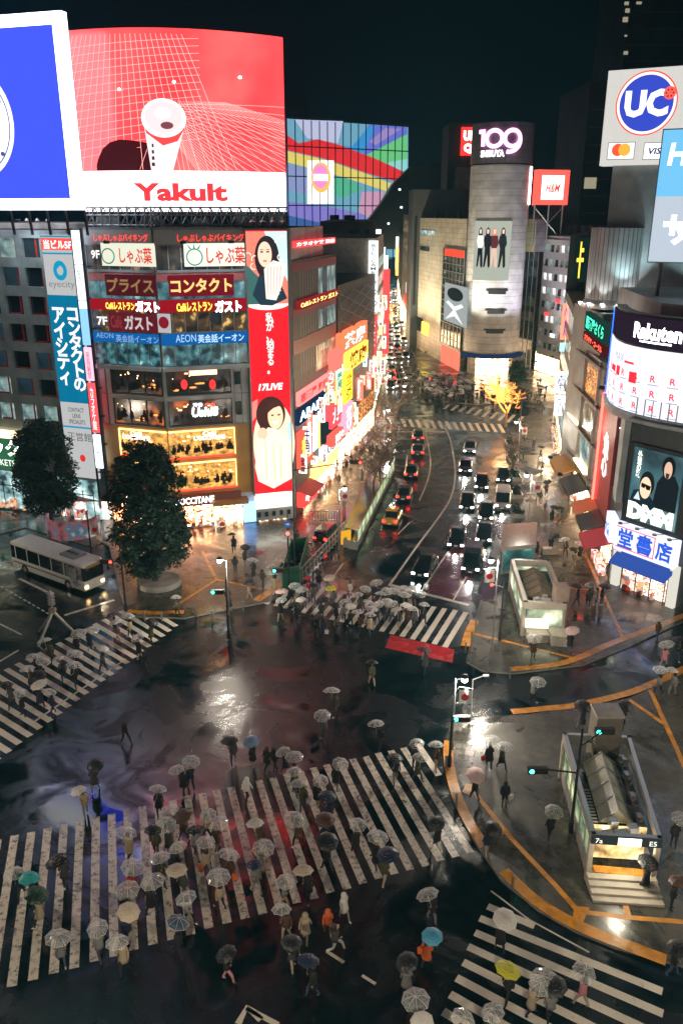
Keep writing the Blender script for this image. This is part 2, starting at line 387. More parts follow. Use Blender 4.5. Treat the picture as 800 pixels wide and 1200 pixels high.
def zebra(a0, a1, b0, b1, n, w, lo=0, hi=None, mat='stripe', cuts=None):
    A0, A1, B0, B1 = (G(*p, .006) for p in (a0, a1, b0, b1)); mb = MB(); hi = n if hi is None else hi
    for i in range(lo, hi + 1):
        t = i / n; p = A0.lerp(B0, t); q = A1.lerp(B1, t); d = (q - p); ln = d.length; d.normalize(); s = Vector((-d.y, d.x, 0)) * w / 2
        c0, c1 = (cuts or {}).get(i, (0, 1)); jt = rnd.uniform(-.05, .05)
        P = p + d * (ln * c0 + jt); Q = p + d * (ln * c1 + jt)
        mb.poly([P - s, P + s, Q + s, Q - s])
    return struct(mb.build('crosswalk', M[mat]))
zebra((37, 975), (14, 1156), (472, 876), (551, 999), 26, .43, lo=-4, hi=26, mat='stripe_old')
zebra((489, 872), (575, 999), (505, 869), (590, 999), 1, .43, lo=0, hi=0, cuts={0: (0, .33)})
zebra((336, 681), (312, 708), (546, 717), (521, 758), 18, .45)
zebra((160, 706), (207, 734), (-75, 826), (11, 881), 20, .45, lo=0, hi=24)
zebra((562, 1076), (776, 1162), (520, 1186), (776, 1342), 6, .42)
mb = MB(); ribbon(mb, [(571, 1062), (626, 1085)], .42, .006); struct(mb.build('crosswalk', M['stripe']))
zebra((471, 491), (475, 500), (584, 497), (590, 507), 13, .55)
zebra((528, 473), (520, 479), (612, 488), (604, 497), 9, .6)

mb = MB()
ribbon(mb, smooth([(456, 686), (487, 642), (516, 603), (529, 580), (533, 553), (528, 518), (521, 501)]), .22)
ribbon(mb, smooth([(491, 587), (501, 562), (504, 540), (499, 507)]), .16)
ribbon(mb, [(475, 548), (477, 533)], .16); ribbon(mb, [(441, 610), (432, 622)], .16); ribbon(mb, [(402, 660), (389, 678)], .16); ribbon(mb, [(480, 612), (466, 626)], .12)
ribbon(mb, [(525, 646), (494, 692)], .16); ribbon(mb, [(546, 676), (531, 703)], .16)
ribbon(mb, [(456, 685), (549, 709)], .42, .0085)
ribbon(mb, [(463, 506), (521, 506)], .4, .0085)
# left avenue lane lines and stop lines
for i in range(12):
    a = (-4 + i * 5.3, 684 + i * 3.05); 
    ribbon(mb, [a, (a[0] + 3.2, a[1] + 1.9)], .15)
ribbon(mb, [(23, 678), (56, 694)], .3); ribbon(mb, [(76, 721), (134, 703)], .35)
ribbon(mb, [(0, 731), (26, 744)], .16); ribbon(mb, [(40, 846), (92, 810), (148, 772)], .16); ribbon(mb, [(0, 775), (22, 762)], .2)
# bottom centre: arrow and dashes
ribbon(mb, [(383, 1115), (403, 1128)], .17); ribbon(mb, [(424, 1143), (440, 1153)], .15); ribbon(mb, [(279, 1200), (289, 1181), (306, 1195)], .3); ribbon(mb, [(289, 1181), (326, 1201)], .25)
ribbon(mb, [(575, 1044), (620, 1078), (690, 1116)], .10)
struct(mb.build('lane_marking', M['line']))
mb = MB(); mb.poly([G(x, y, .012) for x, y in ((457, 744), (451, 759), (530, 777), (532, 761))]); struct(mb.build('red_road_patch', M['redpave']))
mb = MB(); mb.poly([G(x, y, .004) for x, y in ((530, 640), (496, 691), (549, 706), (566, 640))]); struct(mb.build('bus_lane_surface', M['maroon']))

TZ = .127
mb = MB()
def band(pts, wd, z=TZ): ribbon(mb, smooth(pts, 5), wd, z)
def thin(pts, wd=.3, z=TZ - .003): ribbon(mb, pts, wd, z)
band([(526, 868), (525, 885), (529, 912), (538, 940), (552, 968), (568, 992)], .62)
band([(590, 1020), (608, 1038), (634, 1060), (676, 1084), (722, 1103), (780, 1125)], .66)
band([(599, 834), (640, 830), (676, 826), (732, 813), (766, 800), (802, 783), (850, 755)], .62)
thin([(553, 925), (600, 984), (651, 1038), (677, 1068)], .28); thin([(677, 1068), (736, 1075), (810, 1081)], .28); thin([(724, 1030), (736, 1075)], .28, TZ)
thin([(694, 1026), (752, 1027)], .75); thin([(737, 820), (777, 848)], .3, TZ); thin([(761, 808), (779, 848), (804, 904)], .3)
mb.prism([(p.x, p.y) for p in (G(672, 1064, 0), G(690, 1066, 0), G(680, 1088, 0), G(670, 1082, 0))], .12, TZ + .004)
mb.prism([(p.x, p.y) for p in (G(546, 920, 0), G(556, 922, 0), G(552, 935, 0), G(541, 930, 0))], .12, TZ + .004)
band([(598, 784), (640, 780), (671, 773), (720, 752), (762, 737), (796, 723), (850, 704)], .6)
thin([(553, 742), (615, 757), (671, 771)], .28); thin([(730, 748), (707, 698), (683, 644), (631, 645)], .28); thin([(658, 688), (700, 692)], .25)
band([(545, 757), (549, 742), (556, 727)], .7)
band([(149, 716), (180, 718), (216, 717)], .6)
thin([(300, 704), (336, 680)], .8); thin([(237, 646), (254, 679)], .3); thin([(254, 679), (204, 711)], .3, TZ); thin([(254, 679), (306, 690)], .3, TZ - .006)
struct(mb.build('tactile_paving', M['tactile']))
# manhole covers and a patched joint on the road
for i, (x, y) in enumerate(((592, 843), (232, 668), (690, 640), (425, 935))):
    h = .124 if i != 3 else .003; c = G(x, y, h); m_ = MB(); m_.lathe((c.x, c.y, c.z), [(.34, 0), (.34, .004), (.28, .004), (.27, .002), (.0001, .002)], 20)
    tag(m_.build('manhole_cover', M['dark']), ['round iron manhole cover by the flag pole on the near right island', 'round iron manhole cover on the left plaza beside the yellow paving', 'round iron manhole cover on the pavement before the bookshop', 'round iron manhole cover among the stripes of the wide front crossing'][i], 'manhole')

def G2(px, py): p = G(px, py); return (p.x, p.y)
def facade_rows(W, parent, name, u0, u1, z0, z1, nf, nb, mat, frame, depth=.12, pier=.18, sill=.5, label=None, litmat=None, litp=0.0, seed=1, sub=None):
    """a storey grid: each window its own part, recessed between proud piers and spandrels"""
    r = random.Random(seed); fr = MB(); fh = (z1 - z0) / nf; bw = (u1 - u0) / nb
    for i in range(nf + 1):
        zz = z0 + i * fh; W.box(fr, u0, u1, max(0, zz - sill * fh / 2), min(z1 + .3, zz + sill * fh / 2), .0, depth)
    for j in range(nb + 1):
        uu = u0 + j * bw; W.box(fr, uu - pier / 2, uu + pier / 2, z0, z1, 0, depth + .03)
    fr.build(frame[0], frame[1], parent)
    for i in range(nf):
        for j in range(nb):
            za = z0 + i * fh + sill * fh / 2; zb = z0 + (i + 1) * fh - sill * fh / 2; ua = u0 + j * bw + pier / 2; ub = u0 + (j + 1) * bw - pier / 2
            m_ = MB(); W.box(m_, ua, ub, za, zb, -.05, .03)
            mt = mat
            if litmat and r.random() < litp: mt = r.choice(litmat)
            o = m_.build(name, mt, parent)
            if sub: sub(W, o, ua, ub, za, zb, i, j)
def shell(name, poly, z0, z1, mat, parent):
    mb = MB(); mb.prism(poly, z0, z1); return mb.build(name, mat, parent)
# ================= left cluster =================
M['tileA'] = pm('grey_cladding', (.24, .28, .29), .5, noise=.3, nscale=.6)
M['tileB'] = pm('pale_panel', (.42, .43, .44), .45, noise=.25, nscale=.5)
M['redframe'] = pm('red_frame', (.5, .03, .03), .4)
M['ochre'] = pm('ochre_panel', (.42, .22, .05), .5, noise=.2, nscale=.6)
M['roofdark'] = pm('roof_membrane', (.05, .055, .06), .6, noise=.4, nscale=.7)
M['winA'] = em_noise('office_glass', [(6, 16, 22), (26, 46, 54), (90, 108, 108)], .8, .35, pos=[.35, .55, .8])
M['winB'] = em_noise('office_glass_lit', [(30, 50, 58), (105, 125, 120), (205, 210, 190)], 1.1, .8, pos=[.3, .55, .75])
M['winDark'] = pm('window_glass', (.012, .022, .028), .08, spec=.8)
M['resto'] = em_noise('restaurant_interior', [(5, 7, 9), (22, 16, 14), (90, 46, 26)], .9, .5, (1, 1, 1.4), 2, pos=[.35, .55, .75])
M['resto2'] = interior('restaurant_interior_bright', (50, 26, 14), (150, 80, 36), (235, 150, 70), 1.1, 1.1, .16)
M['shop'] = interior('shop_interior', (120, 76, 45), (228, 180, 125), (255, 226, 185), 8.5, 1.3, .2)
M['shopred'] = interior('shop_interior_red', (110, 24, 16), (232, 125, 70), (255, 212, 165), 9.0, 1.3, .18)
WHITE = em((240, 236, 235), 1.15); WHITE_S = em((255, 250, 240), 4.5)

F = G(205, 622); Rr = G(346, 607); Lf = G(133, 613)
BZ = AY(205, 268, F.y).z
A0 = G(-150, 574); A1 = G(119, 611)
WA = Wall(A0, A1); WL = Wall(Lf, F); WR = Wall(F, Rr)
back = Vector((0, 1, 0))

# --- office building with red window frames ---
bA = thing('office_building', 'dark grey office block with rows of red framed windows under the blue billboard', 'building', tuple(WA.pt(WA.L / 2, 0)))
zA = WA.uv(60, 268)[1]
pb = [WA.pt(-20, 0), WA.pt(WA.L, 0), WA.pt(WA.L, 0, -14), WA.pt(-20, 0, -14)]
shell('wall', [(p.x, p.y) for p in pb], 0, zA, M['tileA'], bA)
def redframe(W, o, ua, ub, za, zb, i, j):
    m_ = MB(); w = .16; k = .12 + .55 * ((i * 7 + j * 3) % 4) / 4
    uR = ub - k * (ub - ua) * .5
    W.box(m_, uR - w, uR, za, zb, .03, .12)
    if i < 5: W.box(m_, ua + .2, uR - w, za, za + w, .03, .12)
    m_.build('frame', M['redframe'], o)
zlo = WA.uv(60, 500)[1]
facade_rows(WA, bA, 'window', WA.L - 2.9 * 9 - .3, WA.L - .3, zlo, zA - .4, 7, 9, M['winDark'], ('facade_grid', M['tileA']), .35, .75, .34, litmat=[M['winA'], M['winA'], M['winB']], litp=.55, seed=3, sub=redframe)
m_ = MB(); WA.box(m_, -20, WA.L + .1, zA, zA + .5, -14, .3); m_.build('parapet', M['concrete'], bA)
# ground floor: lit shopfronts under a bright fascia
r0 = WA.rect(-60, 508, 30, 556); 
WA.panel('shop_fascia', (WA.uv(-150, 530)[0], WA.uv(36, 530)[0], WA.uv(10, 548)[1], WA.uv(10, 512)[1]), 0, .5, em((40, 90, 60), .8), bA)
WA.text('トラック', WA.uv(-38, 530)[0], WA.uv(28, 530)[0], WA.uv(10, 533)[1], WA.uv(10, 514)[1], .54, em((250, 250, 235), 2.5), bA, bold=.04)
WA.text('KARAOKE ALL TICKETS', WA.uv(-60, 530)[0], WA.uv(20, 530)[0], WA.uv(10, 544)[1], WA.uv(10, 537)[1], .54, em((230, 235, 225), 1.2), bA)
WA.panel('lit_soffit', (WA.uv(-150, 530)[0], WA.uv(40, 530)[0], WA.uv(10, 511)[1], WA.uv(10, 504)[1]), 0, .9, em((255, 225, 170), 1.6), bA)
WA.panel('shopfront', (WA.uv(-150, 570)[0], WA.uv(119, 590)[0], .3, WA.uv(10, 552)[1]), .02, .2, em_noise('cool_shop_interior', [(30, 44, 48), (120, 150, 150), (225, 240, 235)], 1.2, .7, pos=[.36, .55, .7]), bA)

# vertical banner sign of the eye clinic
def lean_sign(W, x0t, x1t, yt, x0b, x1b, yb, o):
    ua = W.uv((x0t + x0b) / 2, (yt + yb) / 2, o)[0]; ub = W.uv((x1t + x1b) / 2, (yt + yb) / 2, o)[0]
    xm = (x0t + x1t) / 2; xn = (x0b + x1b) / 2
    return ua, ub, W.uv(xn, yb, o)[1], W.uv(xm, yt, o)[1]
ev = thing('banner_sign', 'tall white and teal blue eye clinic banner with Japanese letters on the grey office block', 'sign', tuple(WA.pt(WA.L - 2, 5)))
ua, ub, zb_, zt = lean_sign(WA, 45, 83, 275, 84, 118, 560, .5)
H_ = zt - zb_
def ez(py): return WA.uv(45 + (py - 275) * .137 + 18, py, .5)[1]
WA.panel('panel', (ua, ub, zb_, zt), .1, .5, em((205, 205, 205), .5), ev)
WA.panel('blue_field', (ua, ub, ez(472), ez(346)), .5, .53, em((8, 120, 160), .55), ev)
WA.panel('red_band', (ua, ub, ez(293), ez(279)), .5, .53, em((238, 70, 62), .95), ev)
m_ = MB()
for y in (277, 297): WA.box(m_, ua, ub, ez(y + 1), ez(y - 1), .5, .535)
m_.build('stripe', em((20, 130, 165), .8), ev)
WA.text('当ビル5F', ua + .25, ub - .25, ez(292), ez(281), .55, em((245, 240, 235), 1), ev, bold=.03)
uc = (ua + ub) / 2; m_ = MB(); WA.ring(m_, uc, ez(317), .45, .95, .55, k=.85); WA.disc(m_, uc - .28, ez(312), .2, .2, .56); m_.build('eye_emblem', em((12, 135, 170), .8), ev)
WA.text('eyecity', ua + .35, ub - .35, ez(339), ez(329), .55, em((120, 130, 135), .6), ev)
WA.text('コンタクトの', uc + .12, ub - .22, ez(458), ez(360), .55, em((225, 230, 228), .9), ev, vertical=True, bold=.035)
WA.text('アイシティ', ua + .3, uc - .05, ez(452), ez(360), .55, em((225, 230, 228), .9), ev, vertical=True, bold=.035)
for i, t_ in enumerate(('CONTACT', 'LENS', 'SPECIALISTS')):
    WA.text(t_, uc - (1.0 if i != 1 else .5), uc + (1.0 if i != 1 else .5), ez(483 + i * 7), ez(478 + i * 7), .55, em((60, 62, 66), .5), ev, bold=.01)
WA.panel('thin_band', (ua, ub, ez(502), ez(500)), .5, .53, em((20, 130, 165), .8), ev)
WA.text('正営館', ua + .5, ub - .3, ez(517), ez(507), .55, em((70, 70, 72), .5), ev)
m_ = MB(); WA.disc(m_, uc + .2, ez(537), .35, .4, .55); m_.build('red_dot', em((200, 40, 40), .8), ev)

# vertical strip of stacked lit signs in the gap
st = thing('strip_sign', 'tall narrow stack of glowing signs in the gap right of the eye clinic banner', 'sign', tuple(WL.pt(0, 5)))
W0 = Wall(WL.pt(-2.2, 0), WL.pt(0.2, 0))
def sz(py): return W0.uv(96 + (py - 270) * .12, py, 1.2)[1]
ws = .72
for k, (ya, yb, c, s_) in enumerate(((270, 310, (225, 232, 245), 1.3), (311, 352, (225, 228, 235), 1.1), (353, 362, (230, 235, 240), 1), (362, 405, (120, 170, 225), 1.1), (408, 447, (245, 165, 185), 1.15), (450, 508, (238, 70, 75), 1.2), (511, 550, (225, 235, 250), 1.4))):
    u0 = W0.uv(96 + ((ya + yb) / 2 - 270) * .132, (ya + yb) / 2, 1.2)[0] - ws / 2
    u0 = 1.6
    W0.panel('sign_box', (u0, u0 + ws * 1.15, sz(yb), sz(ya)), .9, 1.2, em(c, s_), st)
    if k in (1, 4, 5, 6):
        W0.text(['', '総合クリニック', '', '', '英会話教室', 'カラオケ館', '渋谷駅前'][k], u0 + .2, u0 + .65, sz(yb - 3), sz(ya + 5), 1.22, em((60, 60, 75) if k != 5 else (255, 235, 230), .7 if k != 5 else 1.3), st, vertical=True)
m_ = MB(); W0.box(m_, 1.45, 1.55, 2, BZ, .9, 1.15); W0.box(m_, 2.5, 2.6, 2, BZ, .9, 1.15)
for z in range(3, 28, 3): W0.box(m_, 1.5, 2.55, z, z + .08, 0, .9)
m_.build('frame', M['dark'], st)

# --- corner building with restaurants ---
bB = thing('corner_building', 'nine storey corner building stacked with restaurant and eyewear signs under the red screen', 'building', (F.x, F.y, 0))
poly = [WL.pt(0, 0), F, Rr, Rr + Vector((3, 14, 0)), WL.pt(0, 0) + Vector((0, 18, 0))]
m_ = MB(); m_.prism([(p.x, p.y) for p in poly], 0, BZ, 0, 1); m_.build('wall', [M['tileB'], M['roofdark']], bB)
uBan = WR.uv(292, 420, .3)[0]   # where the tall banner begins on the right face
def yz(W, px, py): return W.uv(px, py)[1]
# floor lines on the fold px ~ by y
fl = [yz(WR, 205, y) for y in (268, 286, 318, 352, 391, 430, 466, 502, 540, 578)]
def face(W, ua, ub, fold_u):
    trim = MB()
    for z in fl[:6]: W.box(trim, ua, ub, z - .12, z + .12, 0, .22)
    n = max(3, int((ub - ua) / 1.15))
    for k in range(n + 1):
        u = ua + (ub - ua) * k / n; W.box(trim, u - .04, u + .04, fl[5], fl[0], 0, .17)
    trim.build('mullion_grid', M['grey'], bB)
def room(W, u0, u1, z0, z1, seed, warm, o=.12, dark=.5):
    # what shows through the glass: ceiling lamps, lit table tops, dark seated figures and counters
    r = random.Random(seed); h = z1 - z0; lamps = MB(); tabs = MB(); figs = MB(); w = u1 - u0
    for k in range(int(w * 1.3)):
        u = u0 + r.uniform(.03, .97) * w; z = z0 + h * r.uniform(.62, .92); q = r.uniform(.05, .11); lamps.box(tuple(W.pt(u, z, o)), (q * r.choice((1, 1, 4)), .04, q))
    for k in range(int(w * .55)):
        u = u0 + r.uniform(.05, .92) * w; z = z0 + h * r.uniform(.12, .5); W.disc(tabs, u, z, r.uniform(.3, .65), r.uniform(.06, .12), o + .01 + .002 * k, n=12)
    for k in range(int(w * 1.1) + 9):
        u = u0 + r.uniform(.03, .97) * w; z = z0 + h * r.uniform(.08, .35); sc = r.uniform(.75, 1.1)
        W.shape(figs, [(u - .2 * sc, z), (u + .2 * sc, z), (u + .17 * sc, z + .5 * sc), (u - .17 * sc, z + .5 * sc)], o + .03 + .003 * k); W.disc(figs, u, z + .62 * sc, .1 * sc, .12 * sc, o + .03 + .003 * k, n=10)
    lamps.build('ceiling_lamps', em(warm, 5), bB); tabs.build('table_tops', em((240, 150, 75), 1.3), bB); figs.build('seated_figures', pm('silhouette', (.02, .015, .015), .8), bB)
for W, ua, ub in ((WL, .1, WL.L - .05), (WR, .05, uBan - .1)):
    face(W, ua, ub, 0)
    L_ = W is WL
    def row(name, za, zb, mat, a=0, b=1, o=.1): return W.panel(name, (ua + (ub - ua) * a, ua + (ub - ua) * b, za, zb), -.05, o, mat, bB)
    # 9F
    row('fascia', fl[1], fl[0] - .1, pm('fascia_grey', (.35, .35, .36), .5), o=.25)
    row('window_band', fl[2], fl[1], em_noise('dim_floor', [(10, 14, 18), (60, 52, 46), (150, 120, 90)], .8, .8, pos=[.4, .6, .75]))
    # 8F
    row('spandrel', fl[2] - .95, fl[2], pm('dull_red_panel', (.35, .10, .10), .4), o=.14)
    row('window_band', fl[3] + .1, fl[2] - 1.0, em_noise('teal_floor', [(14, 40, 50), (70, 110, 115), (170, 190, 185)], 1.0, .9, pos=[.35, .6, .8]))
    # 7F
    row('fascia', yz(W, 205, 366), fl[3] + .05, em((140, 14, 28), .75), o=.3)
    row('window_band', fl[4] + .05, yz(W, 205, 366), em_noise('cafe_floor', [(14, 14, 14), (70, 50, 30), (235, 190, 110)], 1.1, .9, pos=[.4, .58, .75]))
    # 6F
    row('fascia', yz(W, 205, 404), fl[4], em((12, 84, 150), .75), o=.3)
    row('window_band', fl[5] + .1, yz(W, 205, 405), em_noise('school_floor', [(12, 30, 36), (60, 105, 110), (200, 230, 230)], 1.1, 1.1, pos=[.42, .62, .82]))
    # ledge above the dark floors
    m_ = MB(); W.box(m_, ua - .1, ub + .1, fl[5] - .35, fl[5] + .05, 0, .7); m_.build('ledge', M['tileB'], bB)
    a, b = (.2, .98) if L_ else (.03, .78)
    for k, mt in ((5, M['resto']), (6, em_noise('grill_interior', [(9, 8, 9), (48, 26, 16), (190, 95, 44)], 1.0, .45, (1, 1, 1.3), 2, pos=[.35, .52, .72]))):
        row('restaurant_window', fl[k + 1] + .25, fl[k] - .4, mt, a, b, .06)
        room(W, ua + (ub - ua) * a + .1, ua + (ub - ua) * b - .1, fl[k + 1] + .35, fl[k] - .5, k * 7 + L_, (255, 190, 120), .10)
        fr = MB(); 
        for q in (0, .333, .667, 1):
            u = ua + (ub - ua) * (a + (b - a) * q); W.box(fr, u - .05, u + .05, fl[k + 1] + .2, fl[k] - .35, 0, .15)
        W.box(fr, ua + (ub - ua) * a, ua + (ub - ua) * b, fl[k + 1] + .15, fl[k + 1] + .3, 0, .2); fr.build('window_frame', M['dark'], bB)
    fr = MB()
    for k in (5, 6):
        for q in (0, .1) if L_ else (.82, .91, 1):
            u = ua + (ub - ua) * q; W.box(fr, u - .03, u + .03, fl[7] + .1, fl[5] - .4, 0, .06)
        W.box(fr, ua, ub, fl[k + 1] + .02, fl[k + 1] + .12, 0, .08)
    fr.build('panel_joint', M['grey'], bB)
    if not L_:
        fr = MB()
        for k in (5, 6):
            W.box(fr, ua + (ub - ua) * .83, ua + (ub - ua) * .9, fl[k + 1] + 1.0, fl[k] - .8, 0, .1)
        fr.build('small_window', M['winDark'], bB)
    # ochre cosmetics store floors
    row('cladding', fl[9] - .6, fl[7] - .02, M['ochre'], 0, 1, .12)
    a, b = (.25, 1) if L_ else (0, .8)
    for k in (7, 8):
        row('display_window', fl[k + 1] + .35, fl[k] - .35, em_noise('cosmetics_interior', [(70, 52, 26), (140, 98, 44), (200, 134, 60)], 2.0, 2.2, (1, 1, 1.2), 6, pos=[.3, .5, .7]), a, b, .2)
        room(W, ua + (ub - ua) * a + .1, ua + (ub - ua) * b - .1, fl[k + 1] + .45, fl[k] - .5, k * 5 + 40 + L_, (255, 225, 170), .24); room(W, ua + (ub - ua) * a + .1, ua + (ub - ua) * b - .1, fl[k + 1] + .45, fl[k] - .9, k * 5 + 60 + L_, (255, 120, 80), .32)
        m_ = MB(); u0 = ua + (ub - ua) * a; u1 = ua + (ub - ua) * b
        W.box(m_, u0, u1, fl[k + 1] + .18, fl[k + 1] + .34, .1, .3); m_.build('neon_edge', em((245, 60, 50), 1.6), bB)
        m_ = MB(); W.box(m_, u0, u1, fl[k] - .4, fl[k] - .28, .1, .3); W.box(m_, u1 - .08 if not L_ else u0, u1 if not L_ else u0 + .1, fl[k + 1] + .3, fl[k] - .3, .1, .3); m_.build('light_trim', em((255, 205, 120), 2.2), bB)
        if k == 7:
            uu = ua + (ub - ua) * (.5 if not L_ else .55); W.text('Café', uu - .8, uu + .6, fl[7] - .85, fl[7] - .45, .36, em((255, 245, 225), 2.5), bB, shear=.2)
            W.text("L'OCCITANE", uu - 1.7, uu + 1.5, fl[7] - 1.35, fl[7] - .9, .36, em((255, 245, 225), 3), bB, bold=.02)
    # street level shop
    z8 = fl[9] - .25
    row('shop_fascia', z8 - 1.2, z8, pm('brown_fascia', (.22, .07, .05), .4), 0, .84, .5)
    row('shopfront', .4, z8 - 1.2, M['shopred'], .02, .5 if not L_ else .98, .1)
    W.text("L'OCCITANE", ua + (ub - ua) * (.02 if not L_ else .3), ua + (ub - ua) * (.5 if not L_ else .98), z8 - .95, z8 - .2, .55, em((255, 250, 240), 3), bB, bold=.02)
    # letters
    T = lambda s, x0, x1, y0, y1, c, st=1.2, o=.36, **k: (lambda q: W.text(s, q[0], q[1], q[2], q[3], o, em(c, st), bB, **k))(W.rect(x0, y0, x1, y1, o))
    P = lambda nm, x0, x1, y0, y1, c, st=1.0, o=.28, lab=None: W.panel(nm, W.rect(x0, y0, x1, y1, o), .05, o, em(c, st), bB, label=lab)
    if L_:
        T('しゃぶしゃぶバイキング', 110, 173, 274, 283, (245, 60, 45), 1.5)
        P('sign_panel', 119, 181, 285, 312, (205, 205, 185), .85)
        T('しゃぶ葉', 140, 178, 290, 309, (190, 50, 40), .9, bold=.02)
        T('9F', 107, 117, 293, 303, (225, 225, 220), .9, bold=.03)
        P('sign_panel', 124, 182, 322, 347, (82, 18, 28), .5)
        T('プライス', 126, 180, 326, 343, (140, 110, 70), .7, bold=.03)
        T('Caféレストラン', 124, 158, 354, 363, (250, 200, 70), 1.8, bold=.03)
        T('ガスト', 159, 187, 353, 366, (255, 252, 248), 3.5, bold=.05)
        P('sign_panel', 128, 184, 367, 389, (105, 24, 34), .5)
        T('Café', 130, 143, 370, 384, (150, 60, 60), .6); T('ガスト', 146, 179, 370, 387, (185, 175, 175), .75, bold=.04)
        T('7F', 114, 126, 371, 381, (225, 225, 225), .9, bold=.03)
        P('sign_panel', 185, 199, 368, 390, (190, 190, 190), .55)
        m_ = MB(); q = W.rect(186, 371, 198, 385, .3); W.disc(m_, (q[0] + q[1]) / 2, (q[2] + q[3]) / 2, (q[1] - q[0]) / 2, (q[3] - q[2]) / 2, .31); m_.build('round_emblem', em((125, 20, 35), .7), bB)
        T('英会話イーオン', 136, 186, 393, 402, (120, 160, 200), .8, bold=.01); T('AEON', 113, 133, 390, 396, (120, 160, 200), .8)
        m_ = MB(); q = W.rect(116, 291, 138, 309, .3); W.ring(m_, (q[0] + q[1]) / 2, (q[2] + q[3]) / 2, .62, .74, .32); m_.build('leaf_emblem', em((30, 110, 110), .7), bB)
    else:
        T('しゃぶしゃぶバイキング', 208, 286, 274, 283, (245, 60, 45), 1.5)
        P('sign_panel', 216, 288, 285, 312, (215, 215, 198), .95)
        T('しゃぶ葉', 242, 287, 289, 309, (195, 50, 40), .9, bold=.02)
        m_ = MB(); q = W.rect(219, 291, 237, 309, .3); W.ring(m_, (q[0] + q[1]) / 2, (q[2] + q[3]) / 2 - .1, .68, .8, .32)
        for dx in (-.35, 0, .35): W.shape(m_, [((q[0] + q[1]) / 2 + dx - .1, (q[2] + q[3]) / 2 + .65), ((q[0] + q[1]) / 2 + dx + .1, (q[2] + q[3]) / 2 + .65), ((q[0] + q[1]) / 2 + dx * 2, (q[2] + q[3]) / 2 + 1.15)], .32)
        m_.build('leaf_emblem', em((20, 130, 120), .8), bB)
        P('sign_panel', 198, 274, 322, 347, (112, 16, 30), .65)
        T('コンタクト', 200, 272, 326, 343, (225, 185, 110), 1.0, bold=.035)
        T('Caféレストラン', 207, 249, 354, 365, (250, 205, 70), 1.8, bold=.03)
        T('ガスト', 252, 283, 352, 366, (255, 252, 248), 3.5, bold=.05)
        m_ = MB(); q = W.rect(246, 367, 256, 379, .3); W.disc(m_, (q[0] + q[1]) / 2, (q[2] + q[3]) / 2, .45, .5, .31); m_.build('round_emblem', em((40, 45, 50), .7), bB)
        T('AEON', 206, 230, 392, 401, (150, 190, 225), .9); T('英会話イーオン', 232, 286, 391, 401, (170, 205, 235), 1.0, bold=.015)
        q = W.rect(222, 432, 254, 439, .3)
        W.panel('lit_sign', q, .1, .5, em((255, 190, 140), 2.2), bB); 
        T('渋谷', 226, 238, 472, 477, (255, 255, 255), 1.5, o=.4, bold=.04); T('焼肉', 240, 252, 472, 477, (250, 80, 60), 1.5, o=.4, bold=.04)
        T('Ushi8', 225, 256, 477, 488, (245, 250, 255), 3.5, o=.4, bold=.03, shear=.15)
        for x in (216, 249):
            q = W.rect(x - 4, 445, x + 4, 456, .3); m_ = MB(); W.disc(m_, (q[0] + q[1]) / 2, (q[2] + q[3]) / 2, .32, .5, .3); m_.build('red_lantern', em((235, 40, 40), 1.6), bB)
    # street shop units at the foot of the right face
q = WR.rect(250, 583, 285, 609)
WR.panel('shopfront', (WR.uv(250, 600)[0], WR.uv(284, 600)[0], .2, 2.6), .1, .3, M['shop'], bB)
WR.panel('awning', (WR.uv(248, 582, .6)[0], WR.uv(290, 582, .6)[0], 2.7, 3.2), .1, 1.3, pm('tan_awning', (.45, .22, .08), .5), bB)
WR.panel('lit_poster', (WR.uv(286, 595, .5)[0], WR.uv(300, 595, .5)[0], .3, 2.5), .1, .5, em((120, 180, 250), 2.2), bB)

# --- tall banner face of the corner building ---
Zb0 = WR.uv(320, 577, .5)[1]; Zb1 = WR.uv(315, 270, .5)[1]
bn = thing('banner_advert', 'tall red advertising banner with two smiling women and Japanese lettering beside the restaurant signs', 'sign', tuple(WR.pt(uBan + 2, Zb0, .5)))
u0 = uBan + .05; u1 = WR.uv(339, 420, .5)[0]; O = .5; BW = u1 - u0
def bz(py): return WR.uv(295 + (py - 270) * .02 + 23, py, O)[1]
def bu(f): return u0 + BW * f
WR.panel('banner_sheet', (u0, u1, Zb0, Zb1), .1, O, em((215, 28, 38), .95), bn)
def sh(nm, pts, c, s_=1.0, o=O + .02): 
    m_ = MB(); WR.shape(m_, [(bu(a), bz(b)) for a, b in pts], o); return m_.build(nm, em(c, s_), bn)
def oval(nm, cx, cy, rx, ry, c, s_=1, o=O + .02, a0=0, a1=2 * PI):
    m_ = MB(); m_.poly([WR.pt(bu(cx + rx * math.cos(a0 + (a1 - a0) * k / 28)), bz(cy - ry * math.sin(a0 + (a1 - a0) * k / 28)), o) for k in range(29 if a1 - a0 < 6 else 28)]); return m_.build(nm, em(c, s_), bn)
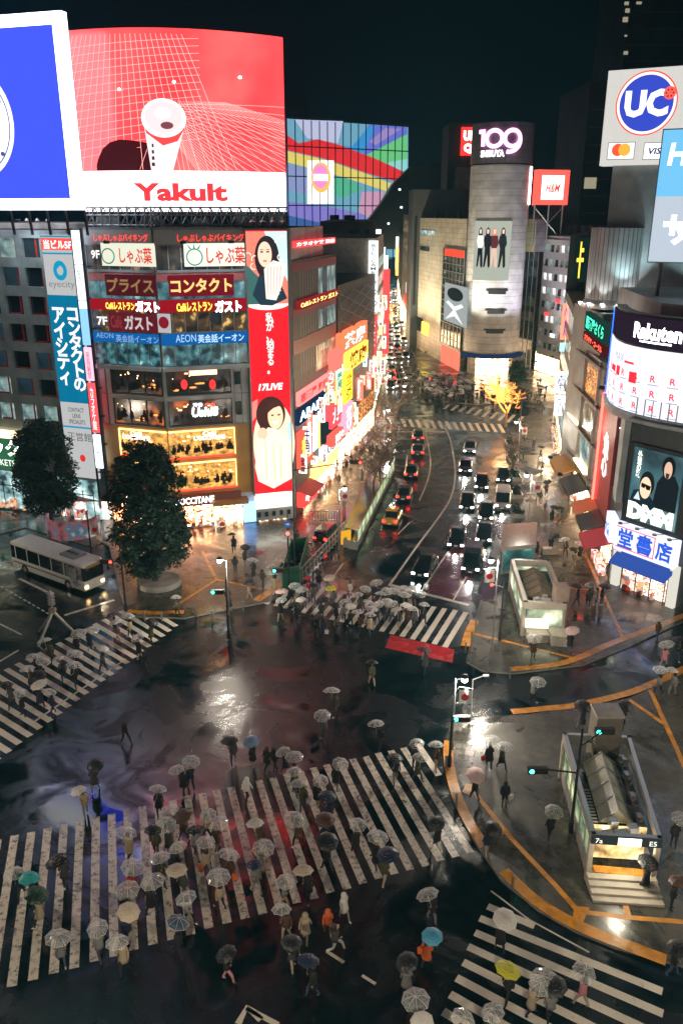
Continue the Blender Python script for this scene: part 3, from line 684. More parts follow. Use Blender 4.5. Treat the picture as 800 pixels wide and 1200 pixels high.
# upper picture: woman with dark hair in a pale scarf on a painted ground
sh('picture_ground', [(0, 271), (1, 271), (1, 356), (0, 360)], (225, 120, 100), .9)
sh('picture_patch', [(.45, 271), (1, 271), (1, 330), (.7, 300)], (190, 225, 225), .9, O + .025)
sh('picture_patch', [(0, 310), (.4, 330), (.5, 357), (0, 359)], (60, 100, 95), .8, O + .025)
oval('portrait_hair', .5, 302, .3, 26, (38, 34, 38), .9, O + .03)
sh('portrait_coat', [(.12, 345), (.3, 322), (.75, 325), (.98, 350), (.6, 358), (.3, 357)], (32, 50, 62), .9, O + .033)
oval('portrait_face', .45, 298, .17, 15, (240, 190, 165), 1.0, O + .04)
sh('portrait_scarf', [(.42, 315), (.65, 305), (.98, 310), (.85, 335), (.7, 352), (.45, 350)], (235, 215, 200), 1.0, O + .045)
m_ = MB()
for dx, dy in ((-.075, 295), (.075, 295)): WR.box(m_, bu(.45 + dx) - .14, bu(.45 + dx) + .14, bz(dy + .9), bz(dy - .9), O, O + .07); WR.box(m_, bu(.45 + dx) - .17, bu(.45 + dx) + .17, bz(dy - 2.2), bz(dy - 3), O, O + .07)
m_.build('portrait_eyes', em((50, 35, 35), .8), bn)
m_ = MB(); WR.box(m_, bu(.45) - .17, bu(.45) + .17, bz(306.5), bz(304.8), O, O + .07); m_.build('portrait_mouth', em((200, 60, 60), .9), bn)
m_ = MB()
for k in range(7):
    a = rnd.uniform(0, .25) if k % 2 else rnd.uniform(.75, .95); y = rnd.uniform(276, 345)
    WR.ring(m_, bu(a), bz(y), .25, .34, O + .042, n=14, a0=rnd.uniform(0, 3), a1=rnd.uniform(3.5, 6))
m_.build('painted_curls', em((245, 215, 195), 1), bn)
oval('picture_edge', .5, 356, .52, 7, (235, 225, 215), 1, O + .026, PI, 2 * PI)
WR.text('私が、始まる。', bu(.42), bu(.62), bz(438), bz(366), O + .04, em((250, 225, 220), 1.2), bn, vertical=True, bold=.02)
WR.text('17LIVE', bu(.18), bu(.82), bz(457), bz(449), O + .04, em((250, 235, 230), 1.2), bn, bold=.04, shear=.2)
# lower picture: smiling woman with brown hair
oval('portrait_glow', .55, 520, .55, 50, (240, 205, 180), .95, O + .022)
oval('portrait_hair', .48, 485, .38, 21, (64, 36, 32), .9, O + .03)
oval('portrait_face', .6, 488, .2, 15, (245, 190, 155), 1.05, O + .04)
sh('portrait_fringe', [(.38, 484), (.45, 471), (.7, 468), (.82, 480), (.7, 476), (.55, 478)], (70, 40, 35), .9, O + .045)
sh('portrait_dress', [(.02, 545), (.15, 512), (.4, 500), (.75, 505), (1, 520), (1, 562), (.5, 572), (.1, 562)], (240, 222, 190), 1.0, O + .035)
oval('portrait_hand', .25, 507, .13, 7, (235, 180, 150), 1, O + .046)
m_ = MB()
for dx in (-.08, .09): WR.box(m_, bu(.6 + dx) - .14, bu(.6 + dx) + .14, bz(487), bz(485.4), O, O + .07)
m_.build('portrait_eyes', em((50, 30, 28), .8), bn)
m_ = MB(); WR.shape(m_, [(bu(.50), bz(493)), (bu(.6), bz(498.5)), (bu(.70), bz(492.5)), (bu(.6), bz(494.5))], O + .07); m_.build('portrait_smile', em((255, 245, 240), 1.1), bn)
m_ = MB(); WR.box(m_, u0 - .12, u0, Zb0 - .2, Zb1 + .1, .1, O + .08); WR.box(m_, u1, u1 + .12, Zb0 - .2, Zb1 + .1, .1, O + .08); WR.box(m_, u0, u1, Zb1, Zb1 + .12, .1, O + .08); m_.build('frame', M['grey'], bn)
# lit canopy and doors below the banner
WR.panel('lit_canopy', (u0, u1, Zb0 - 1.8, Zb0 - .2), .05, .35, em((240, 235, 215), 1.5), bB)
m_ = MB()
for k in range(5): WR.box(m_, u0 + BW * (k + .2) / 5, u0 + BW * (k + .6) / 5, Zb0 - 2.6, Zb0 - 2.1, .1, .8)
m_.build('fascia_letters', M['dark'], bB)
m_ = MB(); WR.box(m_, u0, u1, Zb0 - 3.1, Zb0 - 1.8, 0, .6); m_.build('canopy', M['tileB'], bB)
WR.panel('shopfront', (WR.uv(303, 598)[0], WR.uv(322, 598)[0], .2, Zb0 - 3.3), .02, .12, M['shop'], bB)
WR.panel('shopfront', (WR.uv(324, 597)[0], WR.uv(342, 597)[0], .2, Zb0 - 3.3), .02, .12, M['shop'], bB)
m_ = MB()
for k in range(4):
    p = WR.pt(u0 + BW * (k + .5) / 4, Zb1 + .9, 1.4); q = WR.pt(u0 + BW * (k + .5) / 4, Zb1 + .5, .2); m_.tube(q, p, .04); m_.lathe((p.x, p.y, p.z - .1), [(.02, .2), (.3, 0)], 10)
m_.build('floodlight_arm', M['grey'], bB)
for k in range(3):
    p = WR.pt(u0 + BW * (k + .5) / 3, Zb0 - 1.2, 1.6)

# --- roof plant between the roof and the big screen ---
rt = thing('roof_truss', 'dark lattice of roof steelwork and ducts between the restaurant building and the red screen', 'roof structure', (F.x, F.y, BZ))
m_ = MB()
for W, L_ in ((WL, WL.L), (WR, WR.L)):
    n = int(L_ / .9)
    for k in range(n):
        u = k * L_ / n; u2 = (k + 1) * L_ / n
        m_.tube(W.pt(u, BZ + .2, -.8), W.pt(u2, BZ + 1.9, -.8), .06, n=5); m_.tube(W.pt(u2, BZ + .2, -.8), W.pt(u, BZ + 1.9, -.8), .06, n=5); m_.tube(W.pt(u, BZ + .1, -.4), W.pt(u, BZ + 2, -.4), .07, n=5)
    for z in (.3, 1.2, 1.9): m_.tube(W.pt(0, BZ + z, -.6), W.pt(L_, BZ + z, -.6), .08, n=5)
m_.build('lattice', M['grey'], rt)
m_ = MB()
for W, L_ in ((WL, WL.L), (WR, WR.L)):
    for k in range(7):
        u = rnd.uniform(.5, L_ - .8); p = W.pt(u, BZ + rnd.uniform(.4, .9), -1.6); m_.box((p.x, p.y, p.z), (rnd.uniform(.6, 1.6), 1, rnd.uniform(.5, 1.1)))
m_.build('duct', M['tileA'], rt)

# --- big curved red screen ---
SZ0 = AY(200, 248, 84).z
def scr(u, v, o=0.0):
    """u 0..1 left to right, v 0..1 bottom to top on the curved screen"""
    a = AY(90, 150, 86.0); b = AY(333.5, 150, 89.0)
    x = a.x + (b.x - a.x) * u; y = 86.0 + 3.0 * u - 4.4 * 4 * u * (1 - u) * .62 - o
    top = 47.7
    return Vector((x, y, SZ0 + (top - SZ0) * v))
ys = thing('curved_screen', 'huge curved red video screen with a drink can and a white strip reading Yakult', 'screen', tuple(scr(.5, 0)))
def patch(mb, u0, u1, v0, v1, o, n=16, mi=0):
    for k in range(n):
        a = u0 + (u1 - u0) * k / n; b = u0 + (u1 - u0) * (k + 1) / n
        mb.poly([scr(a, v0, o), scr(b, v0, o), scr(b, v1, o), scr(a, v1, o)], mi)
VB = .235
m_ = MB(); 
for k in range(16):
    a = k / 16; b = (k + 1) / 16; m_.hexa([scr(a, 0, .0), scr(b, 0, 0), scr(b, 0, -1.2), scr(a, 0, -1.2), scr(a, 1, 0), scr(b, 1, 0), scr(b, 1, -1.2), scr(a, 1, -1.2)])
m_.build('housing', M['dark'], ys)
m_ = MB(); patch(m_, 0, 1, VB, 1, .05)
mt = em_noise('red_screen_image', [(252, 30, 38), (255, 56, 58), (255, 86, 82)], 1.7, .09, (1, 1, 1), 4, pos=[.32, .5, .7]); m_.build('picture', mt, ys)
m_ = MB(); patch(m_, 0, 1, 0, VB, .06); m_.build('caption_strip', em((240, 234, 240), 1.7), ys)
def line(mb, p, q, wd, o, n=10, mi=0):
    d = (q[0] - p[0], (q[1] - p[1]) * .9); l = math.hypot(*d); nx, ny = -d[1] / l * wd, d[0] / l * wd
    for k in range(n):
        t0 = k / n; t1 = (k + 1) / n; A = (p[0] + (q[0] - p[0]) * t0, p[1] + (q[1] - p[1]) * t0); B = (p[0] + (q[0] - p[0]) * t1, p[1] + (q[1] - p[1]) * t1)
        mb.poly([scr(A[0] - nx, A[1] - ny, o), scr(B[0] - nx, B[1] - ny, o), scr(B[0] + nx, B[1] + ny, o), scr(A[0] + nx, A[1] + ny, o)], mi)
m_ = MB()
def clip(p, q):   # clip to 0..1 x VB..1
    t0, t1 = 0.0, 1.0; dx, dy = q[0] - p[0], q[1] - p[1]
    for pp, qq in ((-dx, p[0] - 0), (dx, 1 - p[0]), (-dy, p[1] - VB), (dy, .97 - p[1])):
        if abs(pp) < 1e-9:
            if qq < 0: return None
            continue
        r = qq / pp
        if pp < 0: t0 = max(t0, r)
        else: t1 = min(t1, r)
    if t0 >= t1: return None
    return (p[0] + dx * t0, p[1] + dy * t0), (p[0] + dx * t1, p[1] + dy * t1)
for k in range(34):     # left bundle rising to the upper left, right bundle fanning to the lower right
    c = clip((-.35 + k * .045, VB - .02), (-.02 + k * .022, 1.02)) if k < 26 else None
    if c: line(m_, c[0], c[1], .0011, .09)
for k in range(26):
    c = clip((-.3, VB + .02 + k * .045), (.62, .42 + k * .038 if k < 15 else 2))
    if c and k < 15: line(m_, c[0], c[1], .0011, .09)
for k in range(24):
    c = clip((.42, .60 - k * .004), (1.25, .62 - k * .065))
    if c: line(m_, c[0], c[1], .0011, .092)
for k in range(24):
    c = clip((.45 + k * .012, .62), (.30 + k * .075, VB - .02))
    if c: line(m_, c[0], c[1], .0010, .094)
m_.build('grid_lines', em((250, 165, 160), 1.2), ys)
m_ = MB()

top_ = [(.09, VB + .03), (.10, .30), (.13, .36), (.17, .395), (.22, .41), (.28, .405), (.36, .39), (.38, .38)]
for k in range(len(top_) - 1): m_.poly([scr(top_[k][0], VB + .001, .10), scr(top_[k + 1][0], VB + .001, .10), scr(top_[k + 1][0], top_[k + 1][1], .10), scr(top_[k][0], top_[k][1], .10)])
m_.build('shadow_shape', em((70, 14, 20), .6), ys)
def ell(cx, cy, rx, ry, o, n=28, rot=0):
    return [scr(cx + rx * math.cos(t) * math.cos(rot) - ry * math.sin(t) * math.sin(rot), cy + (rx * math.cos(t) * math.sin(rot) + ry * math.sin(t) * math.cos(rot)) * 1.12, o) for t in [2 * PI * k / n for k in range(n)]]
m_ = MB(); m_.poly([scr(.345, .49, .14), scr(.365, VB, .14), scr(.47, VB, .14), scr(.53, .46, .14)]); m_.build('can_side', em((225, 205, 205), 1.0), ys)
m_ = MB(); m_.poly([scr(.345, .50, .15), scr(.353, .445, .15), scr(.43, .375, .15), scr(.50, .40, .15), scr(.535, .47, .15)]); m_.build('can_band', em((225, 60, 60), 1.1), ys)
m_ = MB(); m_.poly(ell(.44, .525, .105, .095, .18)); m_.build('can_rim', em((235, 225, 225), 1.15), ys)
m_ = MB(); m_.poly(ell(.44, .53, .088, .078, .20)); m_.build('can_lid', em((205, 190, 192), 1.0), ys)
m_ = MB(); m_.poly(ell(.438, .55, .04, .028, .22)); m_.build('can_tab', em((232, 222, 222), 1.1), ys)
m_ = MB(); m_.poly(ell(.455, .485, .03, .018, .23)); m_.build('can_opening', em((120, 60, 70), .8), ys)
m_ = MB()
for k in range(4): m_.poly([scr(.37 + .002 * k, .26 + k * .035, .16), scr(.385, .26 + k * .035, .16), scr(.385, .28 + k * .035, .16), scr(.37 + .002 * k, .28 + k * .035, .16)])
m_.build('can_marks', em((60, 40, 45), .7), ys)
for (a, b) in ((.24, .68), (.5, .72), (.8, .76)):
    m_ = MB(); m_.poly(ell(a, b, .008, .007, .2)); m_.build('spark', em((255, 235, 200), 4), ys)
v, f = text_verts('Yakult', bold=.045)
xa = min(p[0] for p in v); xb = max(p[0] for p in v); ya = min(p[1] for p in v); yb = max(p[1] for p in v)
m_ = MB(); m_.v = [tuple(scr(.27 + .45 * (p[0] - xa) / (xb - xa), .06 + .105 * (p[1] - ya) / (yb - ya), .16)) for p in v]; m_.f = f; m_.m = [0] * len(f)
m_.build('lettering', em((232, 48, 52), 1.1), ys)
m_ = MB()
for k in range(17):
    u = k / 16; m_.tube(scr(u, 0, -.6), scr(u, 0, -.6) + Vector((0, .3, -2.6)), .1, n=5)
m_.build('support_leg', M['dark'], ys)

# --- blue billboard at the far left ---
P0 = AY(-70, 140, 84.5); P1 = AY(84.5, 140, 80.5)
WB = Wall((P0.x, P0.y, 0), (P1.x, P1.y, 0))
bb = thing('billboard', 'large blue white bordered billboard with half a round white emblem, upper left', 'billboard', tuple(WB.pt(WB.L / 2, 32)))
zb0 = WB.uv(97, 246)[1]; zb1 = WB.uv(72, 12)[1]
WB.panel('border', (0, WB.L, zb0, zb1), -.8, 0, em((236, 236, 248), 2.6), bb)
WB.panel('blue_field', (1.0, WB.L - 1.0, zb0 + 1.0, zb1 - 1.0), 0, .05, em((36, 48, 190), 2.2), bb)
m_ = MB(); uc = WB.uv(-26, 145)[0]; zc = WB.uv(-26, 145)[1]; WB.disc(m_, uc, zc, 3.95, 4.6, .08, n=48); m_.build('round_emblem', em((240, 240, 246), 1.2), bb)
m_ = MB(); WB.ring(m_, uc, zc, 4.0, 4.15, .1, n=48, k=.86); 
m_.build('emblem_ring', em((80, 90, 130), .8), bb)
m_ = MB(); WB.disc(m_, uc + 2.6, zc + 1.8, .3, .4, .11); WB.disc(m_, uc + 2.4, zc - 2.6, .25, .2, .11); m_.build('emblem_mark', em((70, 80, 140), .8), bb)
for k in range(8): m_ = MB(); p = WB.pt(k * WB.L / 7, zb0, -.5); m_.tube(p, p + Vector((0, .4, zA - zb0 - .5)), .15, n=6); m_.build('support_leg', M['dark'], bb)
sp = thing('floodlight_row', 'row of small floodlights on the parapet above the eye clinic banner', 'floodlight', tuple(WA.pt(WA.L - 2, zA, .3)))
for k in range(3):
    m_ = MB(); p = WA.pt(WA.uv(38 + k * 12, 265)[0], zA + .5, .4); m_.tube(p, p + Vector((0, -.5, .35)), .04); m_.lathe((p.x, p.y - .5, p.z + .25), [(.02, .25), (.26, 0)], 10); m_.build('lamp_head', M['steel'], sp)

# --- street side face of the corner building, up the shopping street ---
S1 = G(393, 556)
WS = Wall(Rr, S1)
bC = thing('side_building', 'building wing with red bands between window rows, right of the tall red banner', 'building', (Rr.x, Rr.y, 0))
zS = WS.uv(347, 305)[1]
pl = [Rr + Vector((.15, .1, 0)), S1, S1 + Vector((-9, 2, 0)), Rr + Vector((-6, 15, 0))]
m_ = MB(); m_.prism([(p.x, p.y) for p in pl], 0, zS, 0, 1); m_.build('wall', [pm('brown_grey_wall', (.16, .14, .125), .5, noise=.2), M['roofdark']], bC)
m_ = MB(); m_.hexa([WR.pt(WR.L - 1.0, 0, .12), WR.pt(WR.L + .05, 0, .12), WR.pt(WR.L + .05, 0, -.6), WR.pt(WR.L - 1.0, 0, -.6), WR.pt(WR.L - 1.0, BZ, .12), WR.pt(WR.L + .05, BZ, .12), WR.pt(WR.L + .05, BZ, -.6), WR.pt(WR.L - 1.0, BZ, -.6)]); m_.build('corner_pier', M['concrete'], bC)
def sy(px0, y): return WS.uv(349, y)[1]
bands = [306, 320, 354, 366, 398, 420, 446, 470, 512, 560]
LS = WS.L
for ya, yb in ((308, 318), (357, 371), (397, 414)):
    WS.panel('red_band', (.1, LS, sy(0, yb), sy(0, ya)), 0, .14, pm('red_spandrel', (.36, .05, .05), .35), bC)
for ya, yb in ((318, 357), (371, 397)):
    n = 9
    for k in range(n):
        m_ = MB(); WS.box(m_, .2 + k * LS / n, .2 + (k + .86) * LS / n, sy(0, yb) + .1, sy(0, ya) - .1, 0, .05); m_.build('window', M['winB'] if k % 3 else M['winA'], bC)
m_ = MB()
for k in range(19):
    u = .1 + k * (LS - .2) / 18; WS.box(m_, u - .045, u + .045, sy(0, 440), zS, 0, .10)
m_.build('fin_row', M['steel'], bC)
WS.panel('lit_floor', (.2, LS, sy(0, 448), sy(0, 416)), 0, .06, em_noise('beige_floor', [(70, 55, 40), (150, 125, 95), (215, 190, 150)], .8, .7, pos=[.35, .55, .75]), bC)
def sgn(name, ua, ub, ya, yb, c, s_, txt=None, tc=(250, 245, 240), ts=1.6, o=.5, parent=bC, vert=False, bold=.03):
    za, zb2 = sy(0, yb), sy(0, ya); WS.panel(name, (ua * LS, ub * LS, za, zb2), 0, o, em(c, s_), parent)
    if txt:
        h = zb2 - za; WS.text(txt, (ua + .02) * LS, (ub - .02) * LS, za + h * .18, zb2 - h * .18, o + .03, em(tc, ts), parent, bold=bold, vertical=vert)
sgn('roof_sign', .05, .95, 282, 290, (235, 60, 60), 1.2, 'カラオケ館 渋谷', o=.3)
sgn('fascia_sign', .08, .98, 352, 362, (120, 20, 28), .9, 'Caféレストラン ガスト', (250, 215, 120), 2)
sgn('fascia_sign', .04, .98, 458, 474, (225, 120, 115), 1.3, '居酒屋 和民 魚民', (200, 30, 30), 1)
sgn('fascia_sign', .02, .86, 478, 496, (20, 34, 60), .9, 'ABAB-175', (180, 220, 255), 3)
sgn('window_sign', .62, .98, 520, 545, (30, 45, 50), .6)
sgn('poster_panel', .03, .30, 505, 548, (225, 70, 55), 1.5, '麺', (255, 210, 60), 2, o=.6)
sgn('poster_panel', .31, .42, 500, 540, (245, 235, 225), 1.8, None, o=.6)
sgn('sign_panel', .72, 1.0, 498, 530, (238, 60, 65), 1.6, '大戸', (255, 240, 235), 2, o=.9)
sgn('shop_sign', .55, .98, 548, 562, (235, 238, 245), 1.2, 'LUSH', (15, 15, 18), .2, o=.6)
sgn('lit_shop', .33, .98, 562, 580, (255, 190, 110), 1.6)
WS.panel('shopfront', (.3, LS, .2, 3.2), 0, .1, M['shop'], bC)
sgn('shop_sign', .02, .32, 575, 592, (235, 50, 45), 1.7, '牛丼', (255, 245, 240), 2.5, o=1.0)
m_ = MB(); q0 = WS.pt(.3, 3.1, .1); q1 = WS.pt(LS * .3, 3.1, .1); q2 = WS.pt(LS * .3, 2.5, 1.9); q3 = WS.pt(.3, 2.5, 1.9)
m_.hexa([q3, q2, q1, q0, q3 + Vector((0, 0, .12)), q2 + Vector((0, 0, .12)), q1 + Vector((0, 0, .12)), q0 + Vector((0, 0, .12))]); m_.build('awning', pm('red_awning', (.6, .04, .04), .5), bC)

# --- next buildings up the street: orange and yellow signs ---
S2 = G(437, 505)
WT = Wall(S1 + Vector((.3, 1.2, 0)), S2)
bD = thing('narrow_building', 'narrow shop building covered in orange, yellow and red signs on the shopping street', 'building', tuple(WT.pt(0, 0)))
zD = WT.uv(410, 330)[1]
pl = [WT.pt(0, 0), WT.pt(WT.L, 0), WT.pt(WT.L, 0, -9), WT.pt(0, 0, -9)]
m_ = MB(); m_.prism([(p.x, p.y) for p in pl], 0, zD, 0, 1); m_.build('wall', [pm('dark_brown_wall', (.09, .08, .07), .5, noise=.3), M['roofdark']], bD)
m_ = MB()
for k in range(5):
    z = zD - 1 - k * 1.6
    for j in range(3):
        u = WT.L * j / 3; m_.tube(WT.pt(u, z, .3), WT.pt(u + WT.L / 3, z - 1.5, .3), .07, n=5); m_.tube(WT.pt(u, z - 1.5, .3), WT.pt(u + WT.L / 3, z, .3), .07, n=5); m_.tube(WT.pt(u, z, .3), WT.pt(u, z - 1.6, .3), .08, n=5)
m_.build('scaffold', M['grey'], bD)
def wsg(name, x0, x1, y0, y1, c, s_, txt=None, tc=(255, 245, 235), ts=1.6, o=.6, vert=False, lab=None):
    q = WT.rect(x0, y0, x1, y1, o); WT.panel(name, q, 0, o, em(c, s_), bD, label=lab)
    if txt: WT.text(txt, q[0] + .1 * (q[1] - q[0]), q[0] + .9 * (q[1] - q[0]), q[2] + .1 * (q[3] - q[2]), q[2] + .9 * (q[3] - q[2]), o + .03, em(tc, ts), bD, vertical=vert, bold=.03)
wsg('sign_panel', 400, 430, 384, 406, (240, 95, 60), 1.5, '茶房', o=.8)
wsg('sign_panel', 407, 431, 406, 428, (245, 180, 70), 1.5, '焼肉', (140, 60, 10), .6, o=.8)
wsg('sign_panel', 394, 402, 410, 432, (240, 90, 80), 1.5, o=1.0)
wsg('sign_panel', 394, 402, 434, 458, (170, 220, 190), 1.3, '薬局', (20, 120, 80), .8, o=1.0, vert=True)
wsg('sign_panel', 404, 413, 436, 470, (245, 190, 50), 1.5, 'ラーメン', (120, 50, 10), .6, o=1.4, vert=True)
wsg('sign_panel', 394, 402, 462, 487, (230, 50, 55), 1.5, '鳥貴', o=1.0, vert=True)
wsg('sign_panel', 404, 413, 473, 505, (240, 130, 150), 1.4, 'クスリ', o=1.4, vert=True)
wsg('sign_panel', 390, 414, 500, 512, (240, 70, 60), 1.5, '渋谷センター', o=1.2)
WT.panel('shopfront', (.2, WT.L - .2, .2, 3.6), 0, .12, M['shop'], bD)
WT.panel('lit_floor', (.2, WT.L - .2, 3.9, 6.5), 0, .1, M['resto2'], bD)

S3 = G(446, 462)
WU = Wall(S2 + Vector((0, .5, 0)), S3)
bE = thing('camera_store', 'pale store building with a tall white and red vertical sign, left of the avenue', 'building', tuple(WU.pt(0, 0)))
zE = WU.uv(430, 285)[1]
pl = [WU.pt(0, 0), WU.pt(WU.L, 0), WU.pt(WU.L, 0, -12), WU.pt(0, 0, -12)]
m_ = MB(); m_.prism([(p.x, p.y) for p in pl], 0, zE, 0, 1); m_.build('wall', [pm('cream_wall', (.34, .31, .26), .5, noise=.2), M['roofdark']], bE)
Vt = WU.pt(0, 0, 0)
WV = Wall(Vt + Vector((-1.9, -.1, 0)), Vt + Vector((1.0, -.1, 0)))
q = lambda y: WV.uv(429, y, .3)[1]
WV.panel('vertical_sign', (.9, 2.3, q(368), q(282)), 0, .3, em((225, 225, 222), 1.2), bE)
WV.panel('vertical_sign', (.9, 2.3, q(455), q(369)), 0, .3, em((225, 60, 60), 1.2), bE)
WV.text('BIC CAMERA', 1.2, 2.0, q(330), q(286), .33, em((90, 95, 110), .6), bE, vertical=True, bold=.02)
WV.text('渋谷東口店', 1.2, 2.0, q(445), q(375), .33, em((250, 235, 230), 1.4), bE, vertical=True, bold=.03)
m_ = MB()
for k in range(8):
    WU.box(m_, .3, WU.L - .3, 4 + k * (zE - 6) / 8, 5.6 + k * (zE - 6) / 8, 0, .08)
m_.build('window_band', M['winB'], bE)
WU.panel('shopfront', (.2, WU.L - .2, .2, 3.6), 0, .12, M['shop'], bE)

def shop_detail(W, u0, u1, z0, z1, par, seed, o=.14):
    r = random.Random(seed); m_ = MB(); n = max(2, int((u1 - u0) / 1.3))
    for k in range(n + 1): u = u0 + (u1 - u0) * k / n; W.box(m_, u - .04, u + .04, z0, z1, o, o + .06)
    W.box(m_, u0, u1, z1 - .45, z1 - .36, o, o + .06); m_.build('shop_mullion', M['dark'], par)
    m_ = MB(); 
    for k in range(int((u1 - u0) * 1.6)):
        u = u0 + r.uniform(.02, .95) * (u1 - u0); w_ = r.uniform(.15, .6); W.box(m_, u, u + w_, z0, z0 + r.uniform(.3, 1.3), o + .08, o + .1 + .002 * k + .3)
    m_.build('goods_stand', em_noise('goods_mix', [(60, 20, 16), (170, 60, 40), (210, 160, 110), (90, 90, 110), (235, 225, 210)], .9, 2.2, kind='v', pos=[.15, .35, .5, .7, .85]), par)
shop_detail(WR, WR.uv(250, 600)[0], WR.uv(284, 600)[0], .2, 2.6, bB, 1, .32); shop_detail(WR, .3, WR.uv(248, 600)[0], .4, 3.2, bB, 2, .14); shop_detail(WR, WR.uv(303, 598)[0], WR.uv(342, 597)[0], .2, 2.6, bB, 3, .14)
shop_detail(WL, .6, WL.L - .5, .4, 3.2, bB, 4, .14); shop_detail(WS, LS * .3, LS, .2, 3.0, bC, 5); shop_detail(WT, .3, WT.L - .3, .2, 3.4, bD, 6); shop_detail(WU, .3, WU.L - .3, .2, 3.4, bE, 7); shop_detail(WA, WA.L - 22, WA.L - .5, .3, 3.4, bA, 8, .22)
# soft folds and stray shapes over the banner portraits
for k in range(7):
    a = .2 + .1 * k; sh('dress_fold', [(a, 512 + 2 * k), (a + .03, 512 + 2 * k), (a + .08 - .03 * (k % 3), 560), (a + .04 - .03 * (k % 3), 561)], (222, 190, 150) if k % 2 else (250, 238, 215), 1, O + .05)
for k in range(5): sh('scarf_fold', [(.5 + .08 * k, 312), (.53 + .08 * k, 312), (.5 + .07 * k, 346), (.48 + .07 * k, 345)], (205, 175, 165), .9, O + .055)
sh('hair_lock', [(.2, 480), (.27, 476), (.26, 502), (.18, 506)], (64, 36, 32), .9, O + .044); sh('painted_stroke', [(0, 470), (.16, 466), (.12, 486), (0, 492)], (225, 120, 110), 1, O + .028); sh('painted_stroke', [(.9, 500), (1, 495), (1, 520), (.93, 525)], (170, 205, 205), 1, O + .028)

# small projecting blade signs crowding the street fronts
bl_r = random.Random(51); WORDS = ['薬', 'カフェ', '居酒屋', '寿司', '麺', 'カラオケ', '焼鳥', '靴', '古着', '酒場', '珈琲', '牛角', '眼鏡', '書', '美容']
for W, par, n_, zt_b in ((WS, bC, 12, 15), (WT, bD, 11, 14), (WU, bE, 12, 20)):
    for k in range(n_):
        u = W.L * (k + .5) / n_ + bl_r.uniform(-.3, .3); h_ = bl_r.uniform(1.0, 3.2); z = bl_r.uniform(3.6, zt_b - h_); wd = bl_r.uniform(.55, .95); c = bl_r.choice(((250, 240, 225), (245, 235, 215), (240, 90, 70), (250, 200, 90), (255, 225, 170), (170, 215, 240), (245, 150, 120)))
        f0 = W.pt(u, 0, .35 + wd); f1 = W.pt(u, 0, .35); Wb = Wall(f1, f0) if (f0 - f1).x > 0 else Wall(f0, f1)
        Wb.panel('blade_sign', (0, wd, z, z + h_), -.16, 0, em(c, 1.7), par); wd_ = bl_r.choice(WORDS)
        Wb.text(wd_, wd * .15, wd * .85, z + .12, z + h_ - .12, .015, em((120, 30, 25) if c[2] > 150 else (255, 248, 240), 1.0), par, vertical=len(wd_) > 1, bold=.03)
# ================= centre and far buildings =================
M['tan'] = tiles('tan_tile', (.46, .42, .35), 1.5, 1.0, .05, .5, .4)
M['towertile'] = tiles('tower_tile', (.50, .51, .53), 1.25, 1.35, .05, .5, .32, cyl=6.1)
M['winbldg'] = pm('mid_grey_wall', (.34, .34, .37), .5, noise=.2, nscale=.4)
M['nightwall'] = pm('night_wall', (.06, .07, .08), .6, noise=.3, nscale=.2)

# --- far tower with the coloured LED facade ---
a = AY(300, 200, 423); b = AY(477.5, 200, 470); WQ = Wall((a.x, a.y, 0), (b.x, b.y, 0))
lt = thing('led_tower', 'distant glass tower with a giant rainbow coloured LED picture crossed by dark mullions', 'tower', tuple(WQ.pt(WQ.L / 2, 0)))
ztq = WQ.uv(478, 149)[1]
m_ = MB(); p4 = [WQ.pt(0, 0, -.5), WQ.pt(WQ.L, 0, -.5), WQ.pt(WQ.L, 0, -40), WQ.pt(0, 0, -40)]; m_.prism([(p.x, p.y) for p in p4], 0, ztq + 1, 0); m_.build('wall', M['nightwall'], lt)
def qp(pts, o, c, s_=1.0, nm='led_patch'):
    m_ = MB(); m_.poly([WQ.pt(*WQ.uv(x, y, o), o) for x, y in pts]); return m_.build(nm, em(c, s_), lt)
qp([(336, 139), (478, 149), (478, 300), (440, 306), (336, 303)], 0, (120, 180, 205), .55, 'led_screen')
for k, (c, s_, P_) in enumerate((
    ((190, 195, 225), .95, [(345, 140), (402, 142), (396, 168), (360, 162)]),
    ((110, 120, 220), .85, [(432, 146), (477, 149), (477, 160), (430, 182), (412, 178)]),
    ((60, 150, 215), .9, [(396, 170), (412, 172), (432, 148), (440, 148), (424, 184), (400, 178)]),
    ((110, 205, 130), .9, [(477, 157), (477, 186), (455, 192), (424, 184)]),
    ((150, 220, 215), .9, [(477, 186), (477, 200), (470, 200), (452, 191)]),
    ((170, 150, 215), .8, [(452, 150), (470, 151), (440, 170), (432, 166)]),
    ((225, 45, 50), .95, [(336, 158), (350, 168), (372, 163), (398, 170), (440, 186), (474, 202), (464, 213), (430, 203), (380, 186), (336, 176)]),
    ((235, 215, 110), .9, [(336, 177), (380, 187), (430, 204), (458, 215), (452, 224), (404, 208), (336, 190)]),
    ((150, 165, 215), .8, [(336, 192), (360, 198), (360, 228), (336, 222)]),
    ((90, 190, 150), .85, [(392, 206), (416, 213), (424, 222), (400, 232), (391, 228)]),
    ((215, 160, 190), .85, [(424, 225), (450, 224), (440, 260), (420, 248)]),
    ((140, 130, 215), .85, [(336, 236), (372, 240), (404, 246), (428, 252), (424, 268), (380, 262), (336, 252)]),
    ((70, 110, 175), .75, [(336, 252), (380, 262), (360, 280), (336, 275)]),
    ((40, 165, 190), .85, [(350, 272), (412, 274), (430, 285), (405, 306), (362, 304)]),
    ((185, 215, 235), .85, [(366, 296), (402, 300), (410, 290), (372, 284)]))):
    qp(P_, .12 + .04 * k, c, s_ * .68)
